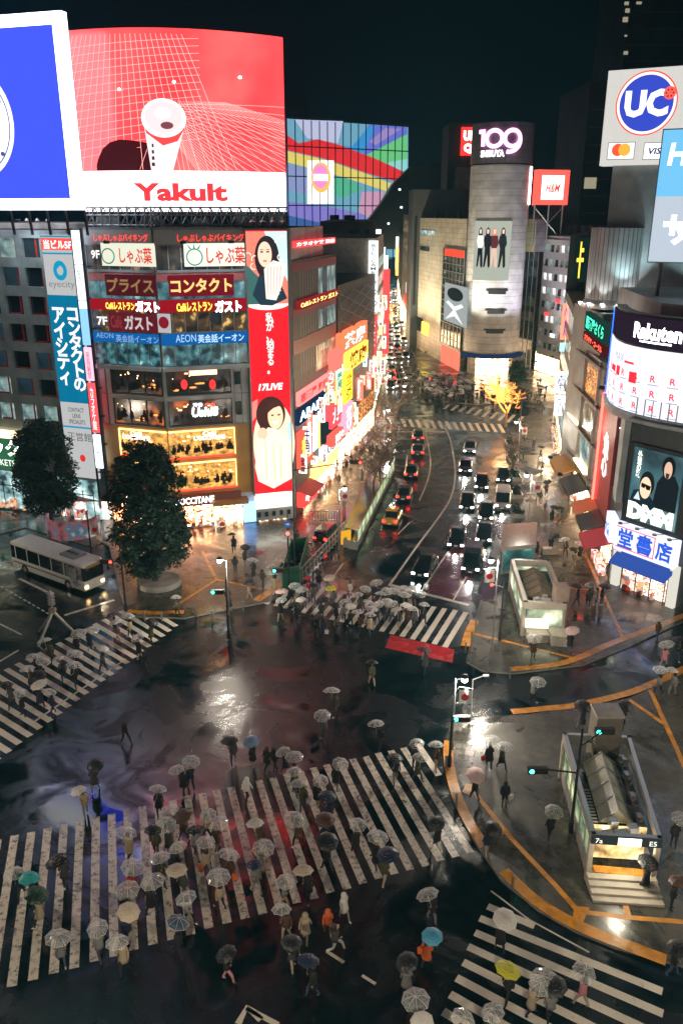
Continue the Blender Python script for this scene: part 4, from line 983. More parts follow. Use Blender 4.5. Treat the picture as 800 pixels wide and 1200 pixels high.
qp([(360, 188), (391, 188), (391, 239), (360, 239)], .9, (240, 238, 225), 1.2, 'hanging_poster')
m_ = MB(); uu, zz = WQ.uv(376, 208, 1.0); WQ.disc(m_, uu, zz, 5.6, 7, 1.0); m_.build('poster_emblem', em((240, 160, 80), 1.1), lt)
m_ = MB(); WQ.disc(m_, uu - .4, zz + .5, 4.4, 5.4, 1.1); m_.build('poster_emblem', em((205, 120, 175), 1.1), lt)
m_ = MB(); WQ.box(m_, uu - 4.5, uu + 4, zz - 1.6, zz + 1.6, 1, 1.2); m_.build('poster_strip', em((238, 225, 235), 1.1), lt)
m_ = MB()
u0q = WQ.uv(336, 200)[0]
for k in range(17):
    u = u0q + (WQ.L - u0q) * k / 16; WQ.box(m_, u - .22, u + .22, 0, ztq, .7, .95)
for y in (139, 174, 208, 241, 273, 304):
    z = WQ.uv(400, y)[1]; WQ.box(m_, u0q, WQ.L, z - .25, z + .25, .6, .85)
m_.build('mullion', M['black'], lt)

# --- dark sloping mass built in place of a window reflection over it ---
WK = Wall((AY(405, 250, 395).x, 395, 0), (AY(560, 250, 395).x, 395, 0))
dk = thing('sloped_dark_mass', 'dark sloping mass, in place of a window reflection, cutting the rainbow coloured tower picture', 'building', tuple(WK.pt(WK.L / 2, 0)))
def kp(x, y): u, z = WK.uv(x, y); return WK.pt(u, z)
sil = [kp(411, 292), kp(424, 268), kp(448, 236), (kp(462, 214)), kp(482, 194), kp(560, 188), kp(560, 292)]
m_ = MB(); fr_ = [tuple(p) for p in sil]; bk_ = [(p.x, p.y + 25, p.z) for p in sil]; m_.loft([fr_, bk_]); m_.build('wall', M['nightwall'], dk)
m_ = MB()
for (x, y) in ((468, 222), (470, 243), (455, 262), (500, 235), (500, 244), (520, 250)):
    u, z = WK.uv(x, y, .1); WK.box(m_, u - .5, u + .5, z - .4, z + .4, 0, .1)
m_.build('roof_light', em((210, 220, 225), 2), dk)

# --- avenue behind: rows of far buildings both sides ---
farmats = [pm('far_wall_a', (.34, .32, .30), .6, noise=.3, nscale=.3), pm('far_wall_b', (.42, .38, .32), .6, noise=.3, nscale=.3), pm('far_wall_c', (.14, .15, .16), .6, noise=.3, nscale=.3)]
wl = em_noise('far_windows', [(8, 12, 14), (70, 72, 62), (230, 215, 175)], 1.7, .5, (1, 1, 1.6), 3, pos=[.42, .56, .7])
def far_block(label, P0, P1, depth, ztop, mat, nf, seed, cat='building', signs=(), name='office_building'):
    W = Wall(P0, P1); t = thing(name, label, cat, tuple(W.pt(W.L / 2, 0)))
    p = [W.pt(0, 0), W.pt(W.L, 0), W.pt(W.L, 0, -depth), W.pt(0, 0, -depth)]
    m_ = MB(); m_.prism([(q.x, q.y) for q in p], 0, ztop, 0); m_.build('wall', mat, t)
    fh = ztop / nf; r = random.Random(seed)
    for k in range(1, nf):
        m_ = MB(); W.box(m_, .4, W.L - .4, k * fh + .3, k * fh + fh * .62, 0, .08); m_.build('window_band', wl if r.random() < .7 else M['winDark'], t)
    m_ = MB(); n = max(2, int(W.L / 2.2))
    for k in range(n + 1): u = .4 + (W.L - .8) * k / n; W.box(m_, u - .12, u + .12, fh, ztop, .0, .16)
    m_.build('pier', mat, t)
    W.panel('shopfront', (.3, W.L - .3, .2, 3.6), 0, .12, M['shop'], t)
    for (u, z0, z1, c, s_) in signs:
        m_ = MB(); q = W.pt(u, 0, .2); W.box(m_, u - .12, u + .12, z0, z1, .2, 1.5); m_.build('vertical_sign', em(c, s_), t)
    m_ = MB()
    for k in range(3): q = W.pt(r.uniform(1, W.L - 1), ztop, -r.uniform(1.5, depth - 1.5)); m_.box((q.x, q.y, ztop + .7), (r.uniform(1, 3), 2, 1.4))
    m_.build('roof_plant', M['nightwall'], t)
    return t, W
EL = [G(438, 400), G(437, 365), G(440, 340), G(444, 320)]
far_block('pale building with glowing vertical signs just beyond the camera store, left side of the avenue', G(446, 455), EL[0], 12, 27, farmats[1], 8, 1, signs=((4, 6, 22, (230, 60, 60), 1.4), (14, 8, 24, (235, 235, 220), 1.6), (30, 8, 25, (200, 230, 240), 1.4)))
far_block('narrow far building on the left of the avenue, second beyond the camera store', EL[0] + Vector((0, 1, 0)), EL[1], 14, 30, farmats[2], 9, 2, signs=((3, 10, 28, (245, 245, 235), 1.6), (16, 6, 20, (240, 180, 80), 1.8), (26, 6, 22, (240, 90, 60), 1.5)))
far_block('farthest lit building closing the left side of the avenue', EL[1] + Vector((0, 1, 0)), EL[2], 16, 26, farmats[0], 8, 3, signs=((10, 8, 24, (180, 225, 240), 1.5), (30, 8, 22, (250, 220, 160), 1.5)))
ER = [G(487, 407), G(470, 365), G(466, 335), G(463, 312)]
far_block('wide low building far up the right side of the avenue', ER[2], ER[1], 25, 24, farmats[2], 7, 5, signs=((8, 8, 22, (245, 240, 225), 1.4), (20, 6, 18, (240, 170, 90), 1.6)))
far_block('dark block across the far end of the avenue', G(425, 318), G(470, 318), 20, 30, farmats[2], 9, 8, signs=((6, 8, 22, (235, 235, 235), 1.3), (24, 6, 20, (240, 120, 60), 1.5), (40, 6, 20, (235, 225, 170), 1.5)))
t_, W_ = far_block('beige office block with dark window rows at the left of the tan department store', ER[1] + Vector((0, -1, 0)), ER[0], 30, AY(470, 252, 210).z, farmats[1], 6, 6, signs=())
W_.panel('pale_fascia', (W_.L * .35, W_.L, 9, 12), 0, .3, em((205, 195, 190), .8), t_)
W_.panel('red_fascia', (W_.L * .3, W_.L, 6.0, 8.0), 0, .5, em((225, 60, 60), 1.3), t_)

# --- department store: tiled left wing ---
TC = G(572, 436); TR_ = 5.9
W1_ = Wall(G(487, 408), G(538, 436))
dw = thing('store_wing', 'tan tiled windowless store wing with a dark glass bay, left of the round tower', 'building', tuple(W1_.pt(W1_.L / 2, 0)))
zw = AY(520, 256, 190).z
p = [W1_.pt(0, 0), W1_.pt(W1_.L, 0), TC + Vector((-2, 6, 0)), TC + Vector((2, 30, 0)), W1_.pt(0, 0, -26)]
m_ = MB(); m_.prism([(q.x, q.y) for q in p], 0, zw, 0); m_.build('wall', M['tan'], dw)
ub0 = W1_.uv(517, 380)[0]
zb1_ = W1_.uv(530, 291)[1]
W1_.panel('glass_bay', (ub0, W1_.L + .3, 4.5, zb1_), -.1, .15, M['glass'], dw)
m_ = MB()
for k in range(7): u = ub0 + (W1_.L + .2 - ub0) * k / 6; W1_.box(m_, u - .09, u + .09, 4.5, zb1_, .1, .28)
for k in range(14): z = 4.5 + (zb1_ - 4.5) * k / 13; W1_.box(m_, ub0, W1_.L + .2, z - .08, z + .08, .1, .26)
m_.build('bay_mullion', M['grey'], dw)
q = W1_.rect(520, 334, 546, 380, .5); W1_.panel('bay_poster', q, .2, .5, em((150, 155, 152), .75), dw)
m_ = MB(); uu = (q[0] + q[1]) / 2; zz = q[2] + (q[3] - q[2]) * .76; W1_.disc(m_, uu, zz, (q[1] - q[0]) * .36, (q[3] - q[2]) * .17, .55); m_.build('poster_group', em((34, 36, 38), .6), dw)
m_ = MB(); W1_.shape(m_, [(q[0] + (q[1] - q[0]) * a, q[2] + (q[3] - q[2]) * b) for a, b in ((.1, .05), (.45, .35), (.1, .5), (.2, .56), (.5, .45), (.8, .56), (.9, .5), (.55, .35), (.9, .05), (.5, .2))], .55); m_.build('poster_figure', em((225, 228, 226), .9), dw)
m_ = MB(); W1_.box(m_, ub0 + 1, W1_.L, zb1_ - 1.6, zb1_ - .2, .1, .3); m_.build('red_light_strip', em((230, 60, 40), 1.2), dw)
for (x0, x1, y0, y1) in ((493, 510, 270, 276), (492, 503, 289, 294)):
    q = W1_.rect(x0, y0, x1, y1); W1_.panel('slot_window', q, .0, .1, M['winB'] if y0 < 280 else M['winDark'], dw)
q = W1_.rect(495, 378, 502, 392); W1_.panel('lit_sign', q, 0, .3, em((255, 215, 70), 2.2), dw)
q = W1_.rect(488, 372, 495, 388); W1_.panel('slot_window', q, 0, .1, M['winDark'], dw)
W1_.panel('entrance', (ub0 + 1, W1_.L - .5, .2, 4.0), 0, .2, em((235, 90, 70), 1.5), dw)
m_ = MB()
for k in range(4): q = W1_.pt(W1_.L * (k + .5) / 4, zw, -4); m_.box((q.x, q.y, zw + .8), (3, 3, 1.6))
m_.build('roof_plant', M['nightwall'], dw)
vs = thing('strip_sign', 'narrow vertical sign in blue, red, turquoise and pink left of the tan store wing', 'sign', tuple(W1_.pt(-.5, 6)))
WX = Wall(W1_.pt(-1.4, 0, 1.0), W1_.pt(.6, 0, 1.0))
zq = lambda y: WX.uv(486, y)[1]
for ya, yb, c in ((254, 268, (120, 170, 235)), (268, 280, (225, 215, 240)), (280, 293, (238, 70, 60)), (295, 331, (120, 215, 205)), (332, 357, (240, 190, 205))):
    WX.panel('sign_box', (.2, 1.5, zq(yb), zq(ya)), -.2, .2, em(c, 1.3), vs)
WX.panel('frame', (1.5, 1.8, zq(358), zq(253)), -.3, .3, M['dark'], vs)

# --- round tower ---
rt_ = thing('round_tower', 'tall pale tiled cylindrical tower carrying a glowing pink 109 sign and a big poster', 'tower', (TC.x, TC.y, 0))
zt109 = AY(588, 143, TC.y - 5).z; zring = AY(588, 191, TC.y - 5).z
m_ = MB(); m_.lathe((TC.x, TC.y, 5), [(TR_, 0), (TR_, zring - 5.3)], 56); m_.build('tower_shell', M['towertile'], rt_, smooth=True)
m_ = MB(); m_.lathe((TC.x, TC.y, zring), [(TR_ - .3, -.35), (TR_ - .3, 0), (TR_ + .1, .02), (TR_ + .1, zt109 - zring), (.001, zt109 - zring)], 56); m_.build('crown_drum', tiles('crown_tile', (.15, .14, .16), 1.25, 1.35, .05, .5, .32, cyl=6.1), rt_, smooth=False)
m_ = MB(); m_.lathe((TC.x, TC.y, 0), [(TR_ - 1.2, 0), (TR_ - 1.2, 4.6), (TR_, 4.7), (TR_, 5.02)], 40); m_.build('base_drum', M['tan'], rt_)
m_ = MB(); m_.lathe((TC.x, TC.y, 3.9), [(TR_ + .9, 0), (TR_ + .9, .8), (TR_ - 1, .8)], 30, a0=R(200), a1=R(340)); m_.build('entrance_canopy', em((30, 44, 80), .5), rt_)
m_ = MB(); m_.lathe((TC.x, TC.y, .2), [(TR_ - 1.1, 0), (TR_ - 1.1, 3.6)], 20, a0=R(225), a1=R(315)); m_.build('entrance', M['shop'], rt_)
m_ = MB()
for k in range(3):
    z = AY(572, 345 + k * 23, TC.y - 6).z; m_.lathe((TC.x, TC.y, z), [(TR_ + .02, 0), (TR_ + .12, 0), (TR_ + .12, .9), (TR_ + .02, .9)], 10, a0=R(250), a1=R(284)); 
    m_.lathe((TC.x, TC.y, z + .6), [(TR_ + .02, 0), (TR_ + .2, 0), (TR_ + .2, .35), (TR_ + .02, .35)], 12, a0=R(246), a1=R(288))
m_.build('slot_vent', M['dark'], rt_)
def cyl_pt(a, z, o=0.0): return Vector((TC.x + (TR_ + o) * math.cos(a), TC.y + (TR_ + o) * math.sin(a), z))
acam = math.atan2(-TC.y, -TC.x)
def cyl_text(txt, a0, a1, z0, z1, mat, o=.25, bold=.04, nm='lettering'):
    v, f = text_verts(txt, bold=bold); xa = min(p[0] for p in v); xb = max(p[0] for p in v); ya = min(p[1] for p in v); yb = max(p[1] for p in v)
    m_ = MB(); m_.v = [tuple(cyl_pt(a0 + (a1 - a0) * (p[0] - xa) / (xb - xa), z0 + (z1 - z0) * (p[1] - ya) / (yb - ya), o)) for p in v]; m_.f = f; m_.m = [0] * len(f); return m_.build(nm, mat, rt_)
za = AY(586, 183, TC.y - 6).z; zb = AY(586, 151, TC.y - 6).z
ac = acam - .08
# 109 built from rings and bars
m_ = MB()
def cring(ca, cz, r0, r1, o=.5, a0=0, a1=2 * PI, n=26):
    for j in range(n):
        t0 = a0 + (a1 - a0) * j / n; t1 = a0 + (a1 - a0) * (j + 1) / n
        P_ = lambda t, r: cyl_pt(ca + r * math.cos(t) / TR_, cz + r * math.sin(t), o)
        m_.poly([P_(t0, r1), P_(t1, r1), P_(t1, r0), P_(t0, r0)])
hh = zb - za
def crect(u0, u1, z0, z1, o=.5): 
    for k in range(4):
        a0 = u0 + (u1 - u0) * k / 4; a1 = u0 + (u1 - u0) * (k + 1) / 4
        m_.poly([cyl_pt(ac + a0 / TR_, z0, o), cyl_pt(ac + a1 / TR_, z0, o), cyl_pt(ac + a1 / TR_, z1, o), cyl_pt(ac + a0 / TR_, z1, o)])
crect(-3.5, -2.75, za + hh * .38, zb); crect(-4.1, -3.4, zb - .7, zb)
cring(ac - 1.0 / TR_, za + hh * .66, 1.05, 1.75)
cring(ac + 2.2 / TR_, za + hh * .66, 1.05, 1.75)
cring(ac + 1.6 / TR_, za + hh * .60, 1.75, 2.4, a0=R(-100), a1=R(10))
m_.build('number_sign', em((250, 150, 220), 3.0), rt_)
cyl_text('SHIBUYA', ac - 3.7 / TR_, ac + .9 / TR_, za - .1, za + hh * .24, em((240, 235, 245), 2.2))
# big poster with four women standing
pa0 = ac - 4.5 / TR_ + .05; pa1 = ac + 3.0 / TR_ + .05; pz0 = AY(574, 329, TC.y - 6).z; pz1 = AY(578, 259, TC.y - 6).z
m_ = MB()
for k in range(12):
    a0 = pa0 + (pa1 - pa0) * k / 12; a1 = pa0 + (pa1 - pa0) * (k + 1) / 12
    m_.hexa([cyl_pt(a0, pz0, .18), cyl_pt(a1, pz0, .18), cyl_pt(a1, pz0, .02), cyl_pt(a0, pz0, .02), cyl_pt(a0, pz1, .18), cyl_pt(a1, pz1, .18), cyl_pt(a1, pz1, .02), cyl_pt(a0, pz1, .02)])
m_.build('poster_sheet', em((215, 222, 205), .4), rt_)
def cpoly(pts, c, nm, s_=.8, o=.24):
    m_ = MB(); m_.poly([cyl_pt(pa0 + (pa1 - pa0) * a, pz0 + (pz1 - pz0) * b, o) for a, b in pts]); m_.build(nm, em(c, s_), rt_)
for i, (cx, hair, top, leg) in enumerate(((.2, (30, 28, 30), (225, 225, 220), (26, 26, 28)), (.4, (28, 25, 28), (30, 30, 34), (30, 30, 32)), (.57, (215, 130, 110), (90, 40, 45), (225, 190, 170)), (.78, (28, 25, 28), (34, 36, 42), (40, 36, 36)))):
    cpoly([(cx - .05, .86), (cx, .9), (cx + .05, .86), (cx + .055, .76), (cx - .055, .76)], hair, 'figure_hair')
    cpoly([(cx - .03, .86), (cx + .03, .86), (cx + .025, .80), (cx, .785), (cx - .025, .80)], (235, 195, 175), 'figure_face', .85, .27)
    cpoly([(cx - .08, .76), (cx + .08, .76), (cx + .11, .62), (cx + .06, .55), (cx - .06, .55), (cx - .11, .66)], top, 'figure_top', .8, .26)
    cpoly([(cx - .06, .56), (cx + .07, .56), (cx + .10, .25), (cx + .06, .21), (cx + .03, .25), (cx + .01, .45), (cx - .04, .24), (cx - .09, .22), (cx - .07, .4)], leg, 'figure_legs', .7, .25)
cyl_text('Shibuya sisters', pa0 + .25, pa0 + .75, pz1 - 1.0, pz1 - .6, em((60, 60, 60), .5), bold=0) if False else None
# light strip up the right side of the tower
m_ = MB(); 
for k in range(1): m_.tube(cyl_pt(acam + 1.32, AY(600, 240, TC.y).z, .15), cyl_pt(acam + 1.32, AY(600, 196, TC.y).z, .15), .16)
m_.build('light_strip', em((255, 250, 235), 5), rt_)

# tall dark blocks behind the tower with the red sign
WU2 = Wall((AY(528, 160, 225).x, 225, 0), (AY(565, 160, 225).x, 225, 0))
ub_ = thing('sign_building', 'dark stepped building behind the round tower, carrying the square red sign with white letters', 'building', tuple(WU2.pt(5, 0)))
m_ = MB(); WU2.box(m_, -.5, 12, 0, AY(540, 144, 225).z, -14, 0); m_.build('wall', M['nightwall'], ub_)
m_ = MB(); WU2.box(m_, 1.2, 9, 0, AY(540, 196, 222).z, 0, 4); m_.build('front_wing', farmats[1], ub_)
m_ = MB(); q = WU2.rect(540, 149, 562, 182, .5); WU2.box(m_, *q, 0, .6); m_.build('red_sign', em((238, 40, 35), 1.5), ub_)
WU2.text('UN', *WU2.rect(543, 153, 559, 165, .8), .7, em((250, 245, 240), 2.5), ub_, bold=.06); WU2.text('QL', *WU2.rect(543, 168, 559, 180, .8), .7, em((250, 245, 240), 2.5), ub_, bold=.06)
# block above the left wing
m_ = MB(); q = AY(518, 225, 210); m_.prism([(q.x - 7, 208), (q.x + 6, 208), (q.x + 6, 222), (q.x - 7, 222)], 0, AY(518, 222, 208).z); 
o = m_.build('plant_block', M['nightwall']); tag(o, 'low unlit plant block rising behind the roof of the tan store wing', 'building')

# right wing block jutting from the tower
rb = thing('store_block', 'two tone tiled block jutting out at the right of the round tower', 'building', (AY(625, 275, TC.y).x, TC.y, 0))
x0 = AY(611, 275, TC.y - 1).x; x1 = AY(640, 275, TC.y - 1).x; xm = AY(625, 275, TC.y - 1).x; z0 = AY(625, 295, TC.y - 1).z; z1 = AY(625, 257, TC.y - 1).z
m_ = MB(); m_.prism([(x0, TC.y), (xm, TC.y - 2.5), (xm + .01, TC.y + 8), (x0, TC.y + 8)], z0, z1); m_.build('olive_side', tiles('olive_tile', (.30, .29, .16), 1.3, 1.3, .05, .5, .4), rb)
m_ = MB(); m_.prism([(xm, TC.y - 2.5), (x1, TC.y), (x1, TC.y + 8), (xm + .02, TC.y + 8)], z0, z1); m_.build('grey_side', tiles('mauve_tile', (.27, .26, .29), 1.3, 1.3, .05, .5, .4), rb)
m_ = MB(); m_.prism([(x0 + .2, TC.y + 2), (x1 - .5, TC.y + 2), (x1 - .5, TC.y + 12), (x0 + .2, TC.y + 12)], 0, z0); m_.build('dark_glass_wall', M['glass'], rb)
m_ = MB()
for k in range(5): m_.box((x0 + .4 + k * 1.0, TC.y + 1.9, z0 / 2), (.12, .15, z0))
m_.build('fin', M['grey'], rb)

# --- pale office block at the right of the tower ---
WO = Wall(G(626, 434), G(676, 452))
ob = thing('office_building', 'pale office block right of the round tower with rows of lit and dark windows', 'building', tuple(WO.pt(WO.L / 2, 0)))
zo = WO.uv(660, 277)[1]
p = [WO.pt(0, 0), WO.pt(WO.L, 0), WO.pt(WO.L, 0, -20), WO.pt(0, 0, -20)]
m_ = MB(); m_.prism([(q.x, q.y) for q in p], 0, zo, 0); m_.build('wall', M['winbldg'], ob)
wlit = em_noise('white_office', [(120, 125, 130), (215, 215, 210), (250, 245, 235)], 1.0, .8, pos=[.3, .5, .7])
facade_rows(WO, ob, 'window', .6, WO.L - .3, 4.5, zo - 1, 8, 8, M['winDark'], ('facade_grid', pm('pale_grid', (.36, .36, .38), .45)), .3, .45, .5, litmat=[wlit, M['winB'], wl], litp=.6, seed=11)
WO.panel('shopfront', (.3, WO.L - .3, .3, 4.2), 0, .2, M['shop'], ob)
for k, (u, z, c) in enumerate(((3, 12, (235, 60, 60)), (7, 15, (235, 60, 60)), (10, 9, (235, 70, 80)), (6, 8, (250, 240, 235)))):
    WO.panel('small_sign', (u, u + 1.6, z, z + .7), .3, .5, em(c, 1.3), ob)
m_ = MB()
for k in range(6): q = WO.pt(WO.L * (k + .5) / 6, zo, -5); m_.box((q.x, q.y, zo + 1), (1.8, 2, 2))
m_.build('roof_plant', M['nightwall'], ob)

# --- square red framed rooftop sign ---
WH = Wall((AY(626, 220, 172).x, 172, 0), (AY(667, 220, 174).x, 174, 0))
hs = thing('rooftop_sign', 'square red framed white sign with red handwritten letters H&M standing on a roof', 'sign', tuple(WH.pt(WH.L / 2, 30)))
q = WH.rect(627.5, 199, 666, 240); WH.panel('red_frame', q, -1.2, 0, em((240, 70, 60), 1.5), hs)
q2 = WH.rect(634, 205.5, 660, 234); WH.panel('white_face', q2, 0, .08, em((240, 235, 235), 1.3), hs)
WH.text('H&M', q2[0] + .8, q2[1] - .8, q2[2] + 1.3, q2[3] - 1.5, .14, em((225, 60, 35), 1.1), hs, bold=.02, shear=.35)
m_ = MB()
for u in (q[0] + .5, (q[0] + q[1]) / 2, q[1] - .5): m_.tube(WH.pt(u, q[2], -.8), WH.pt(u, zo - 2, -.8), .18)
m_.tube(WH.pt(q[0], q[2], -.8), WH.pt(q[1], zo - 1, -.8), .1); m_.tube(WH.pt(q[1], q[2], -.8), WH.pt(q[0], zo - 1, -.8), .1); m_.build('support_frame', M['grey'], hs)

def beam(par, loc, aim, e, col, size=60, blend=.6):  # puts in a spot and its housing to brighten a wall
    rel = Vector(loc) - Vector(par['_w']); m_ = MB(); m_.lathe((loc[0], loc[1], loc[2] - .3), [(.3, 0), (.3, .25), (.22, .3)], 12); m_.build('wall_spot', M['dark'], par)
    l = bpy.data.lights.new('wall_spot_beam', 'SPOT'); l.energy = e; l.color = col; l.spot_size = R(size); l.spot_blend = blend; l.shadow_soft_size = .3
    o = bpy.data.objects.new('wall_spot_beam', l); COL.objects.link(o); o.location = rel; o.rotation_euler = (Vector(aim) - Vector(loc)).to_track_quat('-Z', 'Y').to_euler(); o.parent = par
for a_, c_, e_ in ((200, (1, .84, .56), 8000), (240, (1, .9, .72), 7000), (275, (.95, .95, .95), 4500), (315, (.85, .78, 1), 3500)):
    t_ = R(a_); beam(rt_, (TC.x + 15 * math.cos(t_), TC.y + 15 * math.sin(t_), 5.2), (TC.x + 2 * math.cos(t_), TC.y + 2 * math.sin(t_), 36), e_ * 3.0, c_, 66)
for u_ in (2, 10, 18):
    beam(dw, tuple(W1_.pt(u_, 4.8, 9)), tuple(W1_.pt(u_, 22, 0)), 15000, (1, .84, .55), 95)
beam(ob, tuple(WO.pt(13, 4.5, 7)), tuple(WO.pt(13, 22, 0)), 6000, (1, .85, .8), 100)
for u_, e_ in ((2.5, 900), (7, 900)): beam(bB, tuple(WR.pt(u_, 29.6, 2.4)), tuple(WR.pt(u_, 22, 0)), e_, (.85, .95, 1), 110)  # added spots, aimed down to lift the dark corner building faces
beam(bB, tuple(WL.pt(4, 29.6, 2.4)), tuple(WL.pt(4, 22, 0)), 900, (.85, .95, 1), 110)
for u_ in (4, 14): beam(bA, tuple(WA.pt(WA.L - u_, zA + .9, 2.6)), tuple(WA.pt(WA.L - u_, zA - 9, 0)), 700, (.8, .97, 1), 110)  # added spots above the parapet, brightening the office front
# ================= right cluster =================
Q0 = Vector((24.9, 68.7, 0)); QF = Vector((37.9, 50.8, 0)); QB = Vector((26.9, 84.0, 0)); QC = Vector((28.3, 101.5, 0)); QD = Vector((33.8, 127.7, 0)); QE = Vector((46, 160, 0))
WF = Wall(Q0, QF); WLf = Wall(QB, Q0)
rbk = thing('bookshop_building', 'corner building with a lit bookshop at its foot and a curved white screen above', 'building', tuple(Q0))
M['rgrey'] = pm('rgrey_wall', (.30, .33, .34), .5, noise=.25, nscale=.5)
M['blackclad'] = pm('black_cladding', (.03, .035, .04), .35, noise=.3)
zr = 25.0
p = [Q0, QF, QF + Vector((14, 6, 0)), QB + Vector((14, 0, 0)), QB]
m_ = MB(); m_.prism([(a.x, a.y) for a in p], 0, 15.6, 0); m_.build('wall', M['blackclad'], rbk)
m_ = MB(); m_.prism([(a.x + (1.6 if i in (0,) else 1.0), a.y + 1.2) for i, a in enumerate(p)], 15.6, zr, 0); m_.build('upper_wall', M['rgrey'], rbk)
# shop opening in the front
WF.panel('shopfront', (.8, 5.3, .15, 3.0), 0, .06, interior('bookshop_interior', (130, 80, 65), (225, 180, 150), (255, 240, 225), 1.6, 2.0, .2), rbk)
WF.panel('threshold_mat', (2.2, 4.2, .02, .14), .1, 1.2, M['dark'], rbk)
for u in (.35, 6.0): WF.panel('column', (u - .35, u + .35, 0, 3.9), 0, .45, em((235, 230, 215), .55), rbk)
WLf.panel('column', (WLf.L - .9, WLf.L - .1, 0, 3.9), 0, .35, M['white'], rbk)
WLf.panel('side_shopfront', (WLf.L - 6.5, WLf.L - 1.2, .15, 3.0), 0, .1, M['shop'], rbk)
m_ = MB()
for k in range(9):
    u = WLf.L - 6.2 + k * .55; WLf.box(m_, u, u + .42, .14, rnd.uniform(.7, 1.3), .5, 1.1)
m_.build('goods_rack', em_noise('goods', [(150, 60, 40), (230, 200, 170), (200, 60, 60), (245, 240, 230)], .9, 3.5, kind='v', pos=[.2, .4, .6, .8]), rbk)
# book shop sign wrapped round the corner
bs = thing('shop_sign', 'glowing white sign with blue Japanese letters and thin red outline above the bookshop door', 'sign', tuple(WF.pt(2, 4.4, 1)))
zs1 = WF.rect(737, 529, 796, 617, .4)[2] - .55; zs0 = zs1 - 2.5; print('sign', zs0, zs1)
WF.panel('sign_face', (.1, 6.1, zs0, zs1), .1, .8, em((222, 228, 250), .85), bs)
WLf.panel('sign_face', (WLf.L - 2.3, WLf.L - .1, zs0 + .2, zs1), .1, .8, em((222, 228, 250), .85), bs)
BL = em((40, 80, 190), .9)
for i, ch in enumerate('堂書店'): WF.text(ch, .5 + i * 1.9, 2.0 + i * 1.9, zs0 + .35, zs1 - .35, .84, BL, bs, bold=.03)
WLf.text('大盛', WLf.L - 2.1, WLf.L - .3, zs0 + .7, zs1 - .6, .84, BL, bs, bold=.03)
m_ = MB(); r_ = em((235, 70, 60), 1.2)
for (u0, z0, u1, z1) in ((.3, zs1 - .3, 4.1, zs1 - .3), (4.1, zs1 - .3, 4.1, zs0 + .3), (4.1, zs0 + .3, .3, zs0 + .3)):
    WF.box(m_, min(u0, u1) - .04, max(u0, u1) + .04, min(z0, z1) - .04, max(z0, z1) + .04, .8, .83)
m_.build('red_outline', r_, bs)
m_ = MB()
for u in (1.0, 2.7, 4.4, 5.8): q = WF.pt(u, zs1 + .3, 1.5); m_.tube(WF.pt(u, zs1, .2), q, .04); m_.box((q.x, q.y, q.z), (.3, .3, .15))
m_.build('lamp_arm', M['grey'], bs)
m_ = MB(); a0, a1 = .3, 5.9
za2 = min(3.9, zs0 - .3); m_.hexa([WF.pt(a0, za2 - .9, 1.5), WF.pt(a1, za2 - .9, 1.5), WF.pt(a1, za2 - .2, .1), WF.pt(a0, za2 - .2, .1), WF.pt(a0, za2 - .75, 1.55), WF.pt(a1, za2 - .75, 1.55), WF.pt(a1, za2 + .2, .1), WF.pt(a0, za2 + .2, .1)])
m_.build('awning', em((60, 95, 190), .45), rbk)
# dark poster bay with two men
pb_ = thing('poster_billboard', 'large dark poster of two men, one in sunglasses, over white DMM letters', 'billboard', tuple(WF.pt(4, 8, .3)))
q = WF.rect(737, 529, 796, 617, .4)
m_ = MB(); WF.box(m_, .2, q[1] + .8, q[2] - .5, q[3] + .3, 0, .25); m_.build('frame', M['black'], pb_)
WF.panel('poster_sheet', q, .25, .4, em_noise('poster_ground', [(24, 44, 50), (50, 84, 92), (84, 120, 124)], 1.0, .25, pos=[.35, .5, .7]), pb_)
pu = lambda a: q[0] + (q[1] - q[0]) * a
pz = lambda b: q[2] + (q[3] - q[2]) * b
def pf(nm, pts, c, s_=.9, o=.44): m_ = MB(); WF.shape(m_, [(pu(a), pz(b)) for a, b in pts], o); m_.build(nm, em(c, s_), pb_)
def po(nm, cx, cy, rx, ry, c, s_=.9, o=.46): m_ = MB(); WF.disc(m_, pu(cx), pz(cy), rx * (q[1] - q[0]), ry * (q[3] - q[2]), o); m_.build(nm, em(c, s_), pb_)
pf('figure_coat', [(.5, .25), (.98, .25), (.98, .62), (.88, .74), (.66, .74), (.55, .6)], (22, 26, 30), .8)
po('figure_hair', .74, .84, .13, .14, (20, 18, 20), .8); po('figure_face', .74, .8, .08, .115, (200, 165, 140), .9, .48)
pf('figure_beard', [(.7, .76), (.78, .76), (.77, .7), (.74, .68), (.71, .7)], (60, 45, 40), .8, .5)
pf('figure_jacket', [(.02, .2), (.1, .42), (.3, .46), (.5, .36), (.62, .2)], (24, 36, 44), .8, .47)
po('figure_hair', .36, .55, .15, .17, (26, 24, 26), .8, .49); po('figure_face', .34, .49, .115, .15, (222, 185, 155), 1, .51)
pf('sunglasses', [(.25, .55), (.45, .53), (.44, .47), (.36, .47), (.34, .51), (.32, .48), (.25, .49)], (14, 14, 16), .6, .53)
pf('figure_collar', [(.12, .3), (.2, .42), (.26, .3)], (190, 205, 210), .9, .5)
WF.text('外道の歌', pu(.1), pu(.2), pz(.6), pz(.97), .5, em((235, 235, 220), 1.1), pb_, vertical=True, bold=.03)
WF.text('DMM', pu(.03), pu(.98), pz(.02), pz(.26), .56, em((235, 235, 215), 1.3), pb_, bold=.09)
m_ = MB()
for k in range(8): WF.box(m_, .1 + k * .01, 10.5, 15.6 + k * .0 , 15.7, 0, .8) if k == 0 else None
for k in range(14): u = .4 + k * .75; WF.box(m_, u, u + .06, 15.7, 17.4, .3, .4)
m_.build('louvre_panel', M['grey'], rbk)
